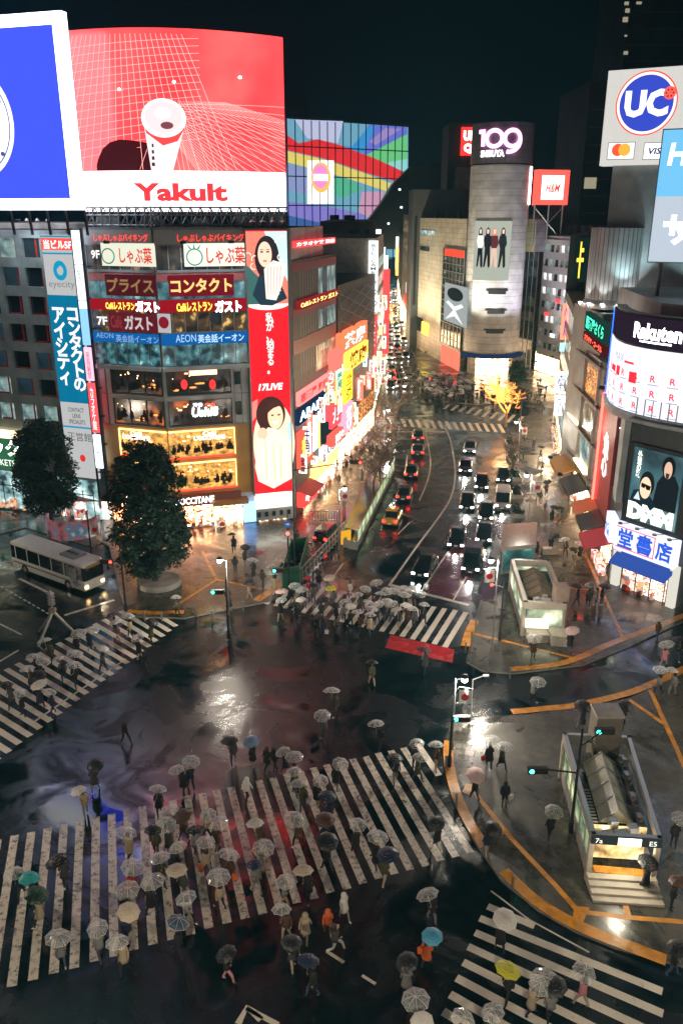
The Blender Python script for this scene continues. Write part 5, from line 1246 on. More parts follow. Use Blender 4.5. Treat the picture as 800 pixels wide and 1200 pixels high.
WLf.panel('side_fin', (WLf.L - 1.8, WLf.L - .2, 4.8 + 3, 15.4), .05, .6, M['rgrey'], rbk)
# curved screen
cs = thing('curved_screen', 'white curved video screen with rows of small red symbols under a dark Rakuten header', 'screen', (24.5, 71, 16))
ctrl = [(25.1, 77.0), (24.3, 73.5), (24.25, 70.5), (25.4, 67.6), (28.2, 64.4), (32.6, 60.2), (37.5, 55.6)]
path = smooth(ctrl, 6)
cum = [0]
for i in range(1, len(path)): cum.append(cum[-1] + math.hypot(path[i][0] - path[i - 1][0], path[i][1] - path[i - 1][1]))
def cpt(s, z, o=0.0):
    s = max(0, min(cum[-1] - 1e-4, s)); i = max(j for j in range(len(cum)) if cum[j] <= s); i = min(i, len(path) - 2)
    t = (s - cum[i]) / (cum[i + 1] - cum[i]); a = path[i]; b = path[i + 1]; dx, dy = b[0] - a[0], b[1] - a[1]; l = math.hypot(dx, dy)
    return Vector((a[0] + dx * t + dy / l * o, a[1] + dy * t - dx / l * o, z))
def cstrip(nm, s0, s1, z0, z1, o0, o1, mat, n=18, par=cs):
    m_ = MB()
    for k in range(n):
        a = s0 + (s1 - s0) * k / n; b = s0 + (s1 - s0) * (k + 1) / n
        m_.hexa([cpt(a, z0, o1), cpt(b, z0, o1), cpt(b, z0, o0), cpt(a, z0, o0), cpt(a, z1, o1), cpt(b, z1, o1), cpt(b, z1, o0), cpt(a, z1, o0)])
    return m_.build(nm, mat, par)
SL = cum[-1]
cstrip('housing', 0, SL, 15.2, 24.2, -.9, 0, M['dark']); cstrip('header', 0, SL, 21.7, 24.0, .01, .12, em((34, 20, 34), .8)); cstrip('lit_face', .1, SL, 16.0, 21.5, .01, .1, em((224, 224, 236), .85))
cstrip('blue_edge', .02, .22, 16, 23.8, .12, .2, em((40, 90, 235), 2.2), 2)
def ctext(txt, s0, s1, z0, z1, mat, o=.16, bold=.03):
    v, f = text_verts(txt, bold=bold); xa = min(p[0] for p in v); xb = max(p[0] for p in v); ya = min(p[1] for p in v); yb = max(p[1] for p in v)
    m_ = MB(); m_.v = [tuple(cpt(s0 + (s1 - s0) * (p[0] - xa) / (xb - xa), z0 + (z1 - z0) * (p[1] - ya) / (yb - ya), o)) for p in v]; m_.f = f; m_.m = [0] * len(f); m_.build('lettering', mat, cs)
ctext('Rakuten', 7.6, 12.2, 22.25, 23.55, em((250, 245, 250), 4), bold=.035)
cstrip('underline', 8.4, 11.4, 22.0, 22.12, .13, .17, em((250, 245, 250), 4), 6)
ctext('MAX', 4.6, 6.6, 20.0, 20.7, em((150, 150, 165), .9), bold=0)
for r in range(3):
    for c in range(9):
        s = 1.2 + c * 1.75 + r * .1; z = 19.0 - r * 1.25
        ctext('R', s, s + .5, z - .1, z + .45, em((200, 40, 55), 1), bold=.02)
        cstrip('caption_line', s - .2, s + .75, z - .38, z - .3, .11, .14, em((150, 150, 165), .9), 2)
for s, z, w_, h in ((3.6, 18.9, 1.3, .5), (5.3, 18.75, .7, .8), (7.6, 18.5, .9, .9), (6.7, 20.0, 1.3, .18)): cstrip('red_symbol', s, s + w_, z, z + h, .11, .145, em((225, 35, 45), 1.2), 3)
cstrip('lower_trim', 0, SL, 15.3, 15.9, .0, .3, M['rgrey'])

# --- taller building behind with the two big signs ---
WN = Wall((28.0, 92, 0), (52, 80, 0))
ub2 = thing('card_building', 'tall plain grey building at the right edge carrying the square white card company sign', 'building', tuple(WN.pt(5, 0)))
zn = WN.uv(740, 193)[1]
p = [WN.pt(0, 0), WN.pt(WN.L, 0), WN.pt(WN.L, 0, -16), WN.pt(0, 0, -16)]
m_ = MB(); m_.prism([(a.x, a.y) for a in p], 0, zn, 0); m_.build('wall', M['rgrey'], ub2)
ucs = thing('rooftop_sign', 'tall white rooftop sign with a round blue UC emblem and two small card logos', 'sign', tuple(WN.pt(4, zn)))
def nn(x, y, o=0): return WN.uv(x, y, o)
u0 = nn(707, 140, .6)[0]; zt0 = nn(755, 193, .6)[1]; zt1 = nn(755, 80, .6)[1]; u1 = nn(812, 140, .6)[0]
WN.panel('sign_face', (u0, u1, zt0, zt1), -1.2, .5, em((214, 210, 204), .62), ucs)
m_ = MB()
for k in range(8): u = u0 + (u1 - u0) * k / 7; WN.box(m_, u - .02, u + .02, zt0, zt1, .5, .512)
for k in range(7): z = zt0 + (zt1 - zt0) * k / 6; WN.box(m_, u0, u1, z - .02, z + .02, .5, .512)
m_.build('panel_joint', em((185, 180, 175), .8), ucs)
uc, zc = nn(756.5, 121, .6); rr = (zt1 - zt0) * .335
for nm, k, c, o in (('emblem_rim', 1.0, (215, 70, 55), .52), ('emblem_ring', .955, (240, 225, 215), .53), ('emblem_field', .87, (45, 62, 165), .54)):
    m_ = MB(); WN.disc(m_, uc, zc, rr * k * 1.0, rr * k, o, n=48); m_.build(nm, em(c, .95), ucs)
WN.text('UC', uc - rr * .7, uc + rr * .72, zc - rr * .42, zc + rr * .42, .56, em((245, 245, 245), 1.1), ucs, bold=.05)
m_ = MB(); WN.disc(m_, uc + rr * .72, zc + rr * .28, rr * .2, rr * .2, .58); m_.build('red_dot', em((235, 80, 70), 1), ucs)
m_ = MB()
for k in range(6): WN.disc(m_, uc + rr * .72 + rr * .11 * math.cos(k * PI / 3), zc + rr * .28 + rr * .11 * math.sin(k * PI / 3), rr * .03, rr * .03, .59, n=8)
m_.build('dot_pattern', em((60, 20, 30), .6), ucs)
for i, x in enumerate((728, 770)):
    a = nn(x - 17 + (0), 177, .6)[0]; b = nn(x + 15, 177, .6)[0]; c0 = nn(x, 187, .6)[1]; c1 = nn(x, 166.5, .6)[1]
    WN.panel('card_frame', (a, b, c0, c1), .5, .53, em((120, 120, 122), .7), ucs); WN.panel('card_panel', (a + .08, b - .08, c0 + .08, c1 - .08), .53, .55, em((235, 232, 230), 1), ucs)
    if i == 0:
        um = (a + b) / 2; zm = (c0 + c1) / 2 + .1; r_ = (c1 - c0) * .36
        m_ = MB(); WN.disc(m_, um - r_ * .55, zm, r_, r_, .57); m_.build('card_circle', em((225, 75, 45), 1), ucs)
        m_ = MB(); WN.disc(m_, um + r_ * .55, zm, r_, r_, .58); m_.build('card_circle', em((245, 150, 55), 1), ucs)
    else: WN.text('VISA', a + .5, b - .3, c0 + .5, c1 - .5, .57, em((40, 50, 90), .8), ucs, bold=.03, shear=.2)
# pale blue billboard nearer
WP = Wall((30.6, 74.5, 0), (44, 68, 0))
bp_ = thing('billboard', 'pale blue and grey billboard with cut off white letters at the right edge', 'billboard', tuple(WP.pt(3, 26)))
za_ = WP.uv(790, 307)[1]; zb_ = WP.uv(790, 152)[1]; zm_ = WP.uv(790, 230)[1]; u0 = WP.uv(768, 230)[0]
WP.panel('housing', (u0 - .1, WP.L, za_ - .1, zb_ + .1), -1.0, -.02, M['grey'], bp_)
WP.panel('blue_face', (u0, WP.L, zm_, zb_), -.02, .1, em((110, 185, 228), .72), bp_); WP.panel('grey_face', (u0, WP.L, za_, zm_), -.02, .1, em((170, 180, 192), .8), bp_)
WP.text('Healthy', u0 + .6, u0 + 7.5, zm_ + 1.9, zm_ + 4.2, .14, em((240, 248, 252), 1.4), bp_, bold=.03, shear=.1)
WP.text('サロン', u0 + .9, u0 + 9, za_ + 1.4, za_ + 3.9, .14, em((236, 240, 244), 1.5), bp_, bold=.04)
m_ = MB()
for u in (u0 + 1, u0 + 5, u0 + 9): m_.tube(WP.pt(u, za_, -.6), WP.pt(u, 24, -.6), .2)
m_.build('support_leg', M['grey'], bp_)
# pale half round corner block lit from below
RC = (29.6, 92.5)
rc = thing('round_corner_building', 'pale rounded metal clad corner block glowing with vertical streaks of light behind the curved screen', 'building', (RC[0], RC[1], 0))
zc1 = AY(712, 267, RC[1] - 2).z; zc0 = AY(712, 352, RC[1] - 2).z
m_ = MB(); m_.lathe((RC[0], RC[1], zc0), [(2.9, 0), (2.9, zc1 - zc0), (.001, zc1 - zc0)], 26); m_.build('rounded_wall', tiles('ribbed_metal', (.5, .5, .5), .5, 30, .06, .4, .3, cyl=2.9, metal=.4), rc, smooth=False)
m_ = MB(); m_.lathe((RC[0], RC[1], zc0 - 1.2), [(1.5, 0), (3.3, .3), (3.3, .8), (2.9, 1.2)], 24); m_.build('light_ring', M['steel'], rc)
m_ = MB()
for k in range(7): t = R(180 + 5 + k * 26); m_.lathe((RC[0] + 3.6 * math.cos(t), RC[1] + 3.6 * math.sin(t), zc0 - .6), [(.02, 0), (.2, .3)], 8)
m_.build('wall_spot', em((255, 248, 235), 14), rc)
for k in range(4):
    t = R(190 + k * 45); l = bpy.data.lights.new('wall_spot_beam', 'SPOT'); l.energy = 500; l.color = (.95, 1, .98); l.spot_size = R(60); l.shadow_soft_size = .2
    o = bpy.data.objects.new('wall_spot_beam', l); COL.objects.link(o); o.location = (4.0 * math.cos(t), 4.0 * math.sin(t), zc0 - .6); o.rotation_euler = Vector((-.25 * math.cos(t), -.25 * math.sin(t), 1)).to_track_quat('-Z', 'Y').to_euler(); o.parent = rc
m_ = MB(); m_.prism([(27.6, 88.5), (33, 88.5), (33, 100), (27.6, 100)], 0, zc0 - 1.2); m_.build('lower_wall', M['rgrey'], rc)
WG = Wall((28.1, 99.5, 0), (26.8, 88.0, 0))
def gs(nm, x0, x1, y0, y1, c, s_, txt=None, tc=(255, 255, 255), ts=2, o=.6, vert=False, par=rc):
    q = WG.rect(x0, y0, x1, y1, o); WG.panel(nm, q, .05, o, em(c, s_), par)
    if txt: WG.text(txt, q[0] + .08 * (q[1] - q[0]), q[1] - .08 * (q[1] - q[0]), q[2] + .15 * (q[3] - q[2]), q[3] - .15 * (q[3] - q[2]), o + .04, em(tc, ts), par, vertical=vert, bold=.03)
gs('green_sign', 684, 710, 372, 396, (24, 50, 44), .7, '居酒屋さくら', (60, 215, 160), 2.0)
gs('red_sign', 682, 708, 397, 408, (60, 14, 12), .8, 'カラオケ・コーラル', (250, 80, 60), 2.4)
WLg = Wall(QC, QB)
rd = thing('bar_building', 'building of lit bars with tall windows above the yellow and long black awnings', 'building', tuple(WLg.pt(WLg.L / 2, 0)))
p = [QC, QB + Vector((0, .1, 0)), QB + Vector((9, .1, 0)), QC + Vector((9, 0, 0))]
zd = 17.5
m_ = MB(); m_.prism([(a.x, a.y) for a in p], 0, zd, 0); m_.build('wall', M['tan'], rd)
def gl(nm, u0, u1, z0, z1, mat, o=.1, par=rd, W=WLg): return W.panel(nm, (u0, u1, z0, z1), -.02, o, mat, par)
for k in range(3):
    for j in range(2): gl('bar_window', 2.5 + j * 7, 8.6 + j * 7, 5.0 + k * 4.1, 8.0 + k * 4.1, [M['resto2'], M['winB'], em_noise('bar_interior', [(40, 40, 38), (130, 115, 90), (235, 215, 170)], .9, .9, pos=[.35, .55, .7])][(k + j) % 3], .06)
m_ = MB()
for z in (4.6, 8.5, 12.6, 16.8): WLg.box(m_, .2, WLg.L - .1, z, z + .25, 0, .4)
for u in (1.8, 9, 16.2): WLg.box(m_, u - .15, u + .15, 4, zd, 0, .3)
m_.build('ledge', M['concrete'], rd)
gl('shopfront', .5, WLg.L - .5, .2, 3.2, M['shop'], .05)
gl('light_trim', 3, 8.4, 8.9, 9.1, em((255, 215, 150), 4), .5); gl('light_trim', 9, 15, 4.9, 5.1, em((255, 215, 150), 4), .5)
# dark red wall with brushed white letters and neon strip
rw = thing('wall_sign', 'dark red wall with brushed white characters and red neon strip, left of the poster', 'sign', tuple(WLf.pt(4, 4)))
WLf.panel('red_wall', (3.2, 10.2, 4.2, 15.4), .02, .25, pm('dark_red_panel', (.30, .03, .03), .4, noise=.2), rw)
WLf.panel('neon_strip', (3.0, 3.3, 4.0, 15.2), .3, .5, em((250, 70, 60), 4.5), rw)
WLf.text('魚心', 5.2, 8.2, 7.6, 12.0, .3, em((230, 228, 222), 1.2), rw, vertical=True, bold=.04)
gs2 = WLf.rect
for (nm, ua, ub, za, zb, c, s_) in (('dark_window', 10.6, 14.4, 8, 15, (20, 26, 28), .6),): WLf.panel(nm, (ua, ub, za, zb), .02, .1, M['winDark'], rbk)
# striped shop awnings, each over its own shop front
def awning(W, u0, u1, z, d, col, label, parent=None):
    m_ = MB(); a = [W.pt(u0, z, .1), W.pt(u1, z, .1), W.pt(u1, z - .75, d), W.pt(u0, z - .75, d)]; up = Vector((0, 0, .08))
    m_.hexa([a[3], a[2], a[1], a[0], a[3] + up, a[2] + up, a[1] + up, a[0] + up])
    m_.hexa([a[3] + Vector((0, 0, -.35)), a[2] + Vector((0, 0, -.35)), a[2] + W.n * -.04 + Vector((0, 0, -.35)), a[3] + W.n * -.04 + Vector((0, 0, -.35)), a[3], a[2], a[2] + W.n * -.04, a[3] + W.n * -.04])
    o = m_.build('awning', col); return tag(o, label, 'awning', 'shop awnings along the right pavement')
awning(WLf, 10.3, 14.6, 3.6, 2.6, pm('crimson_awning', (.5, .03, .05), .45), 'crimson awning nearest the bookshop, first in the row of shop awnings')
awning(WLf, 5.6, 10.0, 3.7, 2.3, pm('black_awning', (.02, .03, .03), .45), 'black awning between the crimson and the orange one')
awning(WLf, 1.6, 5.3, 3.7, 2.2, pm('orange_awning', (.55, .16, .05), .5), 'rust orange awning next up the pavement from the black one')
awning(WLg, 11.0, 17.0, 3.8, 2.2, pm('black_awning', (.02, .03, .03), .45), 'long black awning between the rust orange and yellow awnings')
awning(WLg, 3.2, 10.0, 3.9, 2.2, pm('ochre_awning', (.6, .3, .04), .5), 'ochre yellow awning farthest up the right pavement')
# --- farther right hand row ---
WLh = Wall(QD, QC + Vector((0, .3, 0)))
rf = thing('sign_building', 'narrow building with pale stacked lit signs past the yellow awning, right pavement', 'building', tuple(WLh.pt(10, 0)))
p = [QD, QC + Vector((0, .3, 0)), QC + Vector((10, .3, 0)), QD + Vector((10, 0, 0))]
m_ = MB(); m_.prism([(a.x, a.y) for a in p], 0, 21, 0); m_.build('wall', farmats[2], rf)
for k in range(5): WLh.panel('window_band', (1, WLh.L - 1, 4.5 + k * 3.3, 6.6 + k * 3.3), 0, .06, wl if k % 2 else M['winB'], rf)
WLh.panel('shopfront', (.3, WLh.L - .3, .2, 3.4), 0, .1, M['shop'], rf)
def vbox(nm, x0, x1, y0, y1, Y, c, s_, par, txt=None, tc=(60, 60, 70)):
    a = AY(x0, (y0 + y1) / 2, Y); b = AY(x1, (y0 + y1) / 2, Y); W = Wall((a.x, a.y, 0), (b.x, b.y, 0)); z1 = W.uv((x0 + x1) / 2, y0)[1]; z0 = W.uv((x0 + x1) / 2, y1)[1]
    W.panel(nm, (0, W.L, z0, z1), -.4, 0, em(c, s_), par)
    if txt: W.text(txt, .15 * W.L, .85 * W.L, z0 + .1 * (z1 - z0), z0 + .9 * (z1 - z0), .04, em(tc, 1), par, vertical=True, bold=.03)
vbox('projecting_sign', 658, 670, 356, 398, 121, (240, 120, 95), 1.5, rf, '焼鳥', (60, 50, 130))
vbox('projecting_sign', 656, 668, 402, 412, 118, (150, 190, 190), 1.3, rf)
vbox('projecting_sign', 651, 662, 436, 460, 112, (235, 238, 250), 1.8, rf, '大阪王')
vbox('projecting_sign', 665, 675, 424, 462, 108, (225, 240, 240), 1.5, rf, '渋谷薬店')
vbox('projecting_sign', 650, 658, 464, 487, 110, (225, 230, 250), 1.9, rf, 'カフェ')
WLi = Wall(QE, QD + Vector((0, .4, 0)))
rg = thing('office_building', 'darker office block farther up the right hand street, behind the pole with yellow letters', 'building', tuple(WLi.pt(10, 0)))
p = [QE, QD + Vector((0, .4, 0)), QD + Vector((14, .4, 0)), QE + Vector((14, 0, 0))]
m_ = MB(); m_.prism([(a.x, a.y) for a in p], 0, 29, 0); m_.build('wall', M['nightwall'], rg)
for k in range(7): WLi.panel('window_band', (1, WLi.L - 1, 4.5 + k * 3.4, 6.6 + k * 3.4), 0, .06, wl if k % 3 else M['winDark'], rg)
WLi.panel('shopfront', (.3, WLi.L - .3, .2, 3.4), 0, .1, M['shop'], rg)
ys_ = thing('vertical_sign', 'black vertical sign with large yellow characters, right of the pale office block', 'sign', tuple(AY(680, 300, 126)))
a = AY(674, 304, 126); b = AY(690, 304, 126); W = Wall((a.x, 126, 0), (b.x, 126.4, 0)); z1 = W.uv(682, 279)[1]; z0 = W.uv(679, 330)[1]
W.panel('sign_box', (0, W.L, z0, z1), -.5, 0, em((14, 30, 30), .6), ys_); W.text('上1', .15, W.L * .6, z0 + .5, z1 - .5, .06, em((245, 205, 60), 1.4), ys_, vertical=True, bold=.06)
m_ = MB()
for k in range(6): W.box(m_, W.L + .05, W.L + 1.6, z0 - 3 + k * 1.8, z0 - 1.9 + k * 1.8, -1, 0)
m_.build('balcony_rack', M['dark'], ys_)
# tall dark towers behind the right row
def dtower(label, x0, x1, ytop, Y, seed, wins, name='tower_block'):
    a = AY(x0, 200, Y).x; b = AY(x1, 200, Y).x; W = Wall((a, Y, 0), (b, Y, 0)); z = AY((x0 + x1) / 2, ytop, Y).z
    t = thing(name, label, 'building', tuple(W.pt(W.L / 2, 0))); m_ = MB(); W.box(m_, 0, W.L, 0, z, -30, 0); m_.build('wall', M['nightwall'], t)
    r = random.Random(seed); m_ = MB(); n = int(z / 4)
    for k in range(1, n): W.box(m_, .5, W.L - .5, k * 4 - .15, k * 4 + .15, 0, .12)
    m_.build('floor_line', farmats[2], t)
    for (x, y, w_, h) in wins:
        q = W.rect(x, y, x + w_, y + h); m_ = MB(); W.box(m_, *q, 0, .2); m_.build('window', em((200, 190, 160), .35), t)
    return t
dtower('very tall unlit tower rising out of the picture behind the white card sign', 716, 800, -60, 260, 3, [(731, 2, 5, 4), (732, 10, 5, 5), (729, 20, 6, 6), (731, 41, 3, 2), (745, 2, 6, 3), (730, 60, 5, 4)])
dtower('tall faint dark tower between the red framed rooftop sign and the white card sign', 682, 716, 95, 225, 4, [(684, 208, 14, 13)])
dtower('broad low dark block behind the square red framed rooftop sign', 600, 690, 262, 260, 5, [(606, 268, 4, 2), (625, 266, 4, 2), (645, 268, 5, 2), (672, 262, 6, 3)])
dtower('faint tall block high above the rooftops left of the round tower', 333, 360, 108, 560, 6, [])

shop_detail(WF, .9, 5.2, .15, 2.9, rbk, 11, .1); shop_detail(WLf, WLf.L - 6.4, WLf.L - 1.2, .15, 2.9, rbk, 12); shop_detail(WLg, .6, WLg.L - .6, .2, 3.0, rd, 13); shop_detail(WLh, .5, WLh.L - .5, .2, 3.2, rf, 14); shop_detail(WLi, .5, WLi.L - .5, .2, 3.2, rg, 15)

for u_ in (3, 9): beam(ub2, tuple(WN.pt(u_, 24.5, 3.0)), tuple(WN.pt(u_, 37, 0)), 900, (.62, .95, 1), 110)  # this and the next spots are added to brighten the right facades
beam(rbk, tuple(WLf.pt(6, 16.4, 1.2)), tuple(WLf.pt(6, 24, -1)), 500, (.8, .97, 1), 110)
beam(rd, tuple(WLg.pt(6, 4.4, 2.6)), tuple(WLg.pt(6, 12, 0)), 500, (1, .85, .62), 120); beam(rd, tuple(WLg.pt(13, 4.4, 2.6)), tuple(WLg.pt(13, 12, 0)), 500, (1, .85, .62), 120)
# ================= street lamps, flags, signals =================
def point(name, loc, e, col, r=.15, parent=None):
    l = bpy.data.lights.new(name, 'POINT'); l.energy = e; l.color = col; l.shadow_soft_size = r
    o = bpy.data.objects.new(name, l); COL.objects.link(o); o.location = loc
    if parent is not None: o.parent = parent
    return o
LG = 'street lamps round the crossing'
def lamp_post(base, hz, label, e=1500, col=(1, .84, .64), heads=1, rz=0, warm=(255, 244, 225)):
    t = thing('street_lamp', label, 'street lamp', tuple(base), rz, LG)
    m_ = MB(); m_.lathe((0, 0, 0), [(.11, 0), (.11, .5), (.065, .6), (.045, hz)], 10); m_.build('pole', M['grey'], t, world=False)
    for k in range(heads):
        a = PI * k; m_ = MB(); m_.tube((0, 0, hz - .1), (.55 * math.cos(a), .55 * math.sin(a), hz + .05), .035, n=6); m_.build('arm', M['dark'], t, world=False)
        x, y = .55 * math.cos(a), .55 * math.sin(a)
        m_ = MB(); m_.lathe((x, y, hz - .05), [(.001, .3), (.2, .25), (.24, .1), (.2, .06)], 14); m_.build('lamp_cap', M['dark'], t, world=False)
        m_ = MB(); m_.lathe((x, y, hz - .28), [(.001, 0), (.12, .03), (.19, .12), (.2, .28)], 14); m_.build('globe', em(warm, 16), t, smooth=True, world=False)
        point('lamp_light', (x, y, hz - .5), e / heads, col, .2, t)
    return t
def Hz(px, py, base): # height of a point above base seen at that pixel row
    return AY(px, py, base.y).z
for bx, by, hx, hy, e, hd, rz, lab in (
    (270, 742, 268, 656, 1100, 1, PI, 'twin pole street lamp glaring on the left plaza by the bollards'),
    (397, 648, 399, 572, 900, 1, 0, 'street lamp with a flag beside the bicycle fence, left of the taxi'),
    (576, 764, 570, 656, 1300, 1, PI, 'street lamp on the corner left of the roofed kiosk, just right of the maroon lane'),
    (529, 878, 531, 795, 900, 1, 0, 'street lamp at the tip of the near island beside the sloping flag pole'),
    (616, 640, 611, 556, 900, 1, PI, 'street lamp by the planters beside the silver van'),
    (606, 540, 603, 494, 900, 1, PI, 'street lamp just below the tree wound with golden lights'),
    (449, 535, 446, 480, 900, 1, 0, 'street lamp among the bare trees on the left pavement'),
    (646, 506, 644, 455, 1500, 1, PI, 'amber street lamp on the right pavement before the pale glowing signs'),
    (452, 478, 451, 440, 700, 1, 0, 'farther small street lamp on the left pavement past the bare trees')):
    b = G(bx, by, .12); w_ = lab.startswith('amber')
    lamp_post(b, max(4.5, Hz(hx, hy, b) - .1), lab, e, (1, .70, .40) if w_ else (1, .88, .72), 1, rz, (255, 200, 130) if w_ else (250, 250, 245))
for (x, y, z, e, lab) in ((-26, 36, 9, 1500, 'outside the left edge of the picture by the near crossing'), (-9, 17, 9, 1700, 'below the picture, left of centre on the near pavement'), (6, 14, 9, 1500, 'below the picture, right of centre on the near pavement'),
                       (20, 24, 8, 900, 'outside the lower right corner of the picture'), (26, 44, 8, 1100, 'outside the right edge of the picture by the narrow side road'), (-42, 66, 8, 1200, 'outside the left edge of the picture past the bus')):
    lamp_post(Vector((x, y, 0)), z, 'added street lamp ' + lab, e)  # lamps out of view, added to light the near crossing and its sides

# flags
def flag(base, h, label, dx=1):
    t = thing('flag', label, 'flag', tuple(base), 0, 'white flags with a red disc on the lamp posts')
    m_ = MB(); m_.tube((0, 0, h - .1), (.12 * dx, -.05, h + .15), .02, n=6); m_.tube((.1 * dx, -.05, h + .15), (1.0 * dx, -.12, h + .05), .015, n=5); m_.tube((0, 0, h - 1.05), (.12 * dx, -.05, h - .98), .015, n=5); m_.build('staff', M['white'], t, world=False)
    m_ = MB(); nu, nv = 8, 4; P_ = lambda i, j, o=0: ((.14 + .72 * i / nu) * dx, -.08 - .05 * math.sin(i * 1.1 + j * .5) - o, h - .02 - 1.0 * j / nv - .05 * i / nu)
    for i in range(nu):
        for j in range(nv): m_.poly([P_(i, j), P_(i + 1, j), P_(i + 1, j + 1), P_(i, j + 1)])
    m_.build('cloth', pm('flag_white', (.8, .8, .8), .7), t, world=False)
    m_ = MB(); pts = [((.5 + .24 * math.cos(k * PI / 10)) * dx, -.16, h - .53 + .24 * math.sin(k * PI / 10)) for k in range(20)]; m_.poly(pts); m_.poly([(p[0], .01, p[2]) for p in pts]); m_.build('red_disc', pm('flag_red', (.7, .01, .02), .6), t, world=False)
for bx, by, fx, fy, lab, dx in ((397, 648, 404, 585, 'white flag with a red disc beside the bicycle fence', 1), (529, 878, 544, 817, 'white flag with a red disc nearest the camera, at the island tip', 1), (576, 764, 575, 677, 'white flag with a red disc left of the roofed kiosk', -1),
                           (616, 640, 614, 575, 'white flag with a red disc beside the silver van', 1), (606, 540, 606, 510, 'white flag with a red disc under the golden lit tree', 1), (449, 535, 448, 506, 'white flag with a red disc on the bare tree pavement', 1),
                           (452, 478, 446, 453, 'small far white flag with a red disc up the left pavement', -1), (110, 672, 120, 624, 'white flag with a red disc left of the bigger leafy tree', 1)):
    b = G(bx, by, .12); h = Hz(fx, fy - 9, b)
    flag(b + Vector((.1 * dx, -.08, 0)), h, lab, dx)
t = thing('flag_pole', 'thin bent pale pole leaning beside the flag at the island tip', 'pole', tuple(G(551, 842, .12)))
m_ = MB(); m_.tube((0, 0, 0), (0, 0, 3.0), .04); m_.tube((0, 0, 3.0), (.7, 0, 3.3), .035); m_.build('pole', M['steel'], t, world=False); m_ = MB(); m_.box((.85, 0, 3.3), (.35, .15, .12)); m_.build('head', M['steel'], t, world=False)
b = G(110, 672, .12); o = MB(); o.lathe((0, 0, 0), [(.1, 0), (.06, Hz(118, 600, b))], 8); o = o.build('lamp_pole', M['dark'], None, world=False); o.location = b; tag(o, 'thin dark pole carrying the flag left of the bigger leafy tree', 'pole')

SGN = 'traffic signal masts'
def signal_mast(base, h, label, arms, extra=()):
    t = thing('traffic_signal', label, 'traffic light', tuple(base), 0, SGN)
    m_ = MB(); m_.lathe((0, 0, 0), [(.13, 0), (.13, .7), (.085, .8), (.06, h)], 12); m_.build('mast', M['dark'], t, world=False)
    for (z, dx, dy, col) in arms:
        m_ = MB(); m_.tube((0, 0, z), (dx, dy, z + .2), .05, n=7); m_.build('arm', M['dark'], t, world=False)
        m_ = MB(); m_.box((dx, dy, z + .1), (1.05, .25, .36)); hd = m_.build('signal_head', M['black'], t, world=False)
        m_ = MB(); m_.lathe((0, 0, 0), [(.13, 0), (.001, .03)], 12); 
        mm = MB(); k = {'g': -.33, 'r': .33}[col]
        mm.poly([(dx + k + .13 * math.cos(a * PI / 8), dy - .14, z + .1 + .13 * math.sin(a * PI / 8)) for a in range(16)])
        mm.poly([(dx + k + .13 * math.cos(a * PI / 8), dy + .14, z + .1 + .13 * math.sin(a * PI / 8)) for a in range(16)])
        mm.build('lit_lens', em((60, 240, 200) if col == 'g' else (255, 50, 40), 6), t, world=False)
    for (z, kind) in extra:
        m_ = MB(); n = 20
        m_.poly([(.0 + .32 * math.cos(2 * PI * a / n), -.16, z + .32 * math.sin(2 * PI * a / n)) for a in range(n)])
        m_.build('round_sign', pm('sign_blue' if kind == 'b' else 'sign_red', (.02, .12, .45) if kind == 'b' else (.55, .03, .03), .4), t, world=False)
        m_ = MB()
        if kind == 'b': m_.poly([(-.18, -.17, z), (.1, -.17, z + .1), (.1, -.17, z - .1)]); m_.box((.1, -.165, z), (.16, .01, .08))
        else: m_.poly([(.2 * math.cos(2 * PI * a / n), -.17, z + .2 * math.sin(2 * PI * a / n)) for a in range(n)])
        m_.build('sign_symbol', M['white'], t, world=False)
    return t
b = G(346, 688, .12); h = Hz(346, 545, b)
signal_mast(b, h, 'tall black signal mast with round traffic signs by the green hoarding, arm reaching right', [(h - .6, 5.5, 2.2, 'r')], [])
b = G(339, 700, .12)
signal_mast(b, Hz(338, 600, b), 'shorter black pole with blue and red round signs left of the tall black mast', [(2.6, -.9, -.2, 'g')], [(Hz(337, 615, b), 'b'), (Hz(337, 626, b), 'r')])
b = G(148, 716, .12); signal_mast(b, Hz(138, 655, b) + 1.5, 'pair of dark signal poles in front of the bigger leafy tree, left crossing', [(4.5, -1.2, 0, 'r')])
b = G(668, 975, .12); h = Hz(692, 857, b)
signal_mast(b, h, 'thick black signal mast beside the near subway entrance with a green lamp on its arm', [(3.9, -2.1, .1, 'g'), (5.6, 1.6, 1.2, 'g')])
b = G(585, 750, .12); signal_mast(b, 5.4, 'signal pole on the corner by the maroon lane and kiosk', [(4.6, -1.2, .4, 'r')])
b = G(526, 898, .12); signal_mast(b, 3.6, 'low signal pole at the tip of the near island', [(3.2, .6, .2, 'g')])
b = G(608, 508, .12); signal_mast(b, 5.0, 'far signal pole at the crossing under the golden lit tree', [(4.6, -2, 0, 'r')])
b = G(520, 478, .12); signal_mast(b, 5.5, 'far signal pole standing at the edge of the crowd before the round tower', [(5.0, -3, 0, 'r')])
b = G(268, 748, .12); signal_mast(b, 5.2, 'sign laden signal pole beside the glaring lamp on the left plaza', [(4.0, -.7, 0, 'g')])

